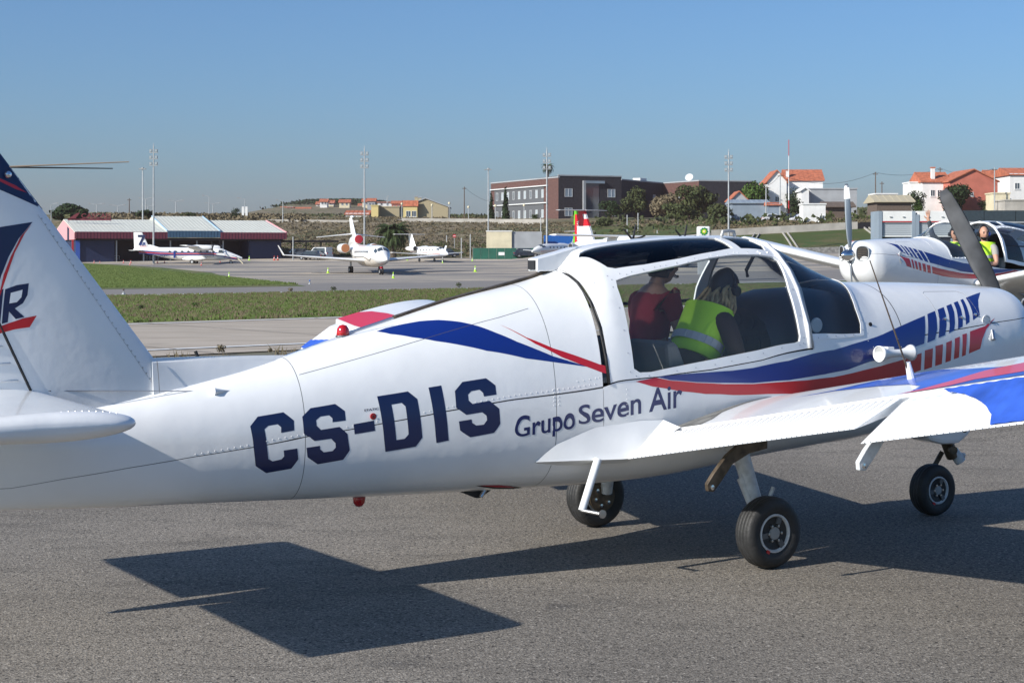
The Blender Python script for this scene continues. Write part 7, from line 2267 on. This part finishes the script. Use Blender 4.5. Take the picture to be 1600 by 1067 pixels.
    if beard: shell('beard', lambda x, z: x > .25 and -.92 < z < -.52, .02, M_HAIRD)
    if sunglasses:
        for sy in (1, -1): MB().prism([(-.026, -.016), (.026, -.016), (.028, .014), (-.028, .014)], 'x', -.003, .003, M=Mx @ Matrix.Translation((.104, sy * .032, .012))).build('sunglass_lens', M_HEADSET, h)
    if headset:
        band = [Mx @ Vector((-.005, math.cos(a) * .092, -.005 + math.sin(a) * .140)) for a in [PI * k / 12 for k in range(13)]]
        hs = MB().tube(band, .009, 8).build('headset_band', M_HEADSET, h, smooth='all')
        for sy in (1, -1):
            c_ = MB().lathe([(.0001, -.022), (.030, -.020), (.036, -.006), (.036, .012), (.026, .022), (.0001, .024)], 'y', 16, (0, sy * .098, -.008), M=Mx).build('ear_cup', (cups if cups and sy > 0 else M_HEADSET), h, smooth=True)
        MB().tube([Mx @ Vector((.01, .10, -.02)), Mx @ Vector((.07, .09, -.06)), Mx @ Vector((.115, .03, -.062))], .004, 6).tube([Mx @ Vector((.118, .035, -.062)), Mx @ Vector((.118, .005, -.060))], .010, 8).build('microphone', M_HEADSET, h)
    return h
def add_hand(J, E, side, wrist, d, up, curl=.35, spread=.15):
    """five fingers rooted in the palm; d = pointing direction, up = back of the hand"""
    d = Vector(d).normalized(); up = Vector(up); up = (up - d * up.dot(d)).normalized(); lat = d.cross(up) * side
    w = Vector(wrist)
    J[f'palm{side}'] = (w + d * .055, (.036, .018))
    E.append((f'wrist{side}', f'palm{side}'))
    for k, (o_, L) in enumerate(((-.027, .062), (-.009, .078), (.009, .084), (.027, .076))):
        p0 = w + d * .085 + lat * o_
        dd = (d + lat * spread * (k - 1.5) * .6).normalized()
        p1 = p0 + dd * L * .45
        d2 = (dd - up * curl).normalized(); p2 = p1 + d2 * L * .32
        d3 = (d2 - up * curl).normalized(); p3 = p2 + d3 * L * .28
        for j, (pp, r_) in enumerate(((p0, .0105), (p1, .0095), (p2, .0088), (p3, .007))): J[f'f{side}{k}{j}'] = (pp, r_)
        E.append((f'palm{side}', f'f{side}{k}0'))
        for j in range(3): E.append((f'f{side}{k}{j}', f'f{side}{k}{j+1}'))
    t0 = w + d * .03 - lat * .03
    t1 = t0 + (d * .5 - lat * .8).normalized() * .035
    t2 = t1 + (d * .85 - lat * .5).normalized() * .03
    for j, (pp, r_) in enumerate(((t0, .014), (t1, .0115), (t2, .0085))): J[f't{side}{j}'] = (pp, r_)
    E.append((f'wrist{side}', f't{side}0')); E.append((f't{side}0', f't{side}1')); E.append((f't{side}1', f't{side}2'))
def person(plane, seat, label, lean, yaw, headyaw, headpitch, arms, shirt, sleeve, vest, hands=None, **hk):
    Pm = Matrix.Translation(plane.location) @ Matrix.Rotation(plane.rotation_euler.z, 4, 'Z')
    loc = Pm @ Vector(seat)
    root = empty('person', loc, plane.rotation_euler.z + yaw, label, 'person')
    def L(x, y, z): # lean forward about the hips
        c, s = math.cos(lean), math.sin(lean)
        return Vector((x * c + z * s, y, -x * s + z * c))
    J = {'pelvis': (Vector((0, 0, .11)), (.15, .12)), 'belly': (L(.0, 0, .27), (.14, .115)), 'chest': (L(.0, 0, .44), (.16, .115)), 'collar': (L(-.01, 0, .55), (.09, .075)), 'neck': (L(.0, 0, .62), .052), 'skull': (L(.015, 0, .69), .055)}
    E = [('pelvis', 'belly'), ('belly', 'chest'), ('chest', 'collar'), ('collar', 'neck'), ('neck', 'skull')]
    for s_ in (1, -1):
        J[f'sh{s_}'] = (L(-.0, s_ * .185, .52), .062)
        el, wr = arms[0] if s_ > 0 else arms[1]
        J[f'el{s_}'] = (Vector(el), .044); J[f'wrist{s_}'] = (Vector(wr), .029)
        E += [('collar', f'sh{s_}'), (f'sh{s_}', f'el{s_}'), (f'el{s_}', f'wrist{s_}')]
        J[f'hip{s_}'] = (Vector((.06, s_ * .10, .09)), .095); J[f'knee{s_}'] = (Vector((.46, s_ * .13, .13)), .062); J[f'ank{s_}'] = (Vector((.62, s_ * .13, -.20)), .042); J[f'toe{s_}'] = (Vector((.78, s_ * .14, -.26)), .035)
        E += [('pelvis', f'hip{s_}'), (f'hip{s_}', f'knee{s_}'), (f'knee{s_}', f'ank{s_}'), (f'ank{s_}', f'toe{s_}')]
        hd = hands.get(s_) if hands else None
        w = Vector(wr); dd = (w - Vector(el)).normalized()
        add_hand(J, E, s_, w, hd[0] if hd else dd, hd[1] if hd else Vector((0, 0, 1)), hd[2] if hd else .4)
    skin_obj('body', J, E, 'pelvis', M_SKIN, root)
    # clothing follows the body
    def sub(keys, grow, cut=None):
        return {k: (J[k][0], tuple(a * grow + .006 for a in (J[k][1] if isinstance(J[k][1], tuple) else (J[k][1],) * 2))) for k in keys}
    JS = sub(['pelvis', 'belly', 'chest', 'collar', 'sh1', 'sh-1'], 1.04)
    ES = [('pelvis', 'belly'), ('belly', 'chest'), ('chest', 'collar'), ('collar', 'sh1'), ('collar', 'sh-1')]
    for s_ in (1, -1):
        f_ = 1.0 if sleeve == 'long' else .62
        a, b = J[f'sh{s_}'][0], J[f'el{s_}'][0]
        JS[f'sl{s_}'] = (a.lerp(b, f_), .052); ES.append((f'sh{s_}', f'sl{s_}'))
        if sleeve == 'long': JS[f'cf{s_}'] = (J[f'wrist{s_}'][0], .036); ES.append((f'sl{s_}', f'cf{s_}'))
    skin_obj('shirt', JS, ES, 'pelvis', shirt, root)
    JT = sub(['pelvis', 'hip1', 'hip-1', 'knee1', 'knee-1', 'ank1', 'ank-1'], 1.07)
    skin_obj('trousers', JT, [('pelvis', 'hip1'), ('pelvis', 'hip-1'), ('hip1', 'knee1'), ('hip-1', 'knee-1'), ('knee1', 'ank1'), ('knee-1', 'ank-1')], 'pelvis', M_JEANS, root)
    if vest:
        JV = {k: (v[0], tuple(a * 1.05 + .008 for a in v[1])) for k, v in sub(['belly', 'chest', 'collar'], 1.06).items()}
        for s_ in (1, -1): JV[f's{s_}'] = (L(0, s_ * .15, .515), .068)
        v_ = skin_obj('safety_vest', JV, [('belly', 'chest'), ('chest', 'collar'), ('collar', 's1'), ('collar', 's-1')], 'chest', M_HIVIS, root)
        tp = MB()
        ring = []
        for k in range(25):
            a = 2 * PI * k / 24
            ring.append(L(math.cos(a) * .150, math.sin(a) * .185, .34))
        for q0, q1 in zip(ring, ring[1:]):
            up = L(0, 0, .05) - L(0, 0, 0)
            tp.add([q0, q1, q1 + up, q0 + up], [(0, 1, 2, 3)])
        o = tp.build('reflective_band', M_REFL, v_)
        sf = o.modifiers.new('thickness', 'SOLIDIFY'); sf.thickness = .004
    hp = L(.03, 0, .755)
    head(root, hp, headyaw, headpitch, **hk)
    return root
person(plane_a, (-.06, .27, 1.03), 'passenger in a dark red shirt with headset in the far seat, seen from behind', .18, 0, R(-12), R(6),
       (((.16, .27, .26), (.34, .20, .20)), ((.14, -.26, .26), (.33, -.16, .22))), M_REDSH, 'short', False, hair=M_HAIRD)
person(plane_a, (-.20, -.25, .97), 'person in a lime safety vest bent forward, blond strands below a dark headset', .5, 0, R(8), R(14),
       (((.30, .25, .22), (.48, .14, .20)), ((.30, -.26, .20), (.50, -.18, .16))), M_BROWNSH, 'long', True, hair=M_HAIRD, hairlen=.15)
person(plane_b, (-.13, .27, .98), 'man with cropped hair and headset, lime vest over grey T-shirt, looking at the camera', .02, R(6), R(52), R(4),
       (((.10, .27, .24), (.36, .12, .26)), ((.16, -.26, .24), (.36, -.10, .25))), M_GREYSH, 'short', True, hair=M_HAIRD, bald=True, cups=M_WBLUE, beard=True)
person(plane_b, (-.08, -.27, .98), 'crew member with sunglasses raising one arm to wave above the windscreen', .02, R(4), R(46), R(2),
       (((.12, .26, .26), (.34, .10, .26)), ((.18, -.36, .72), (.24, -.40, 1.0))), M_DARKSH, 'long', True, hands={-1: (Vector((.05, -.08, 1)), Vector((-.6, -.8, 0)), .08)}, hair=M_HAIRD, sunglasses=True)
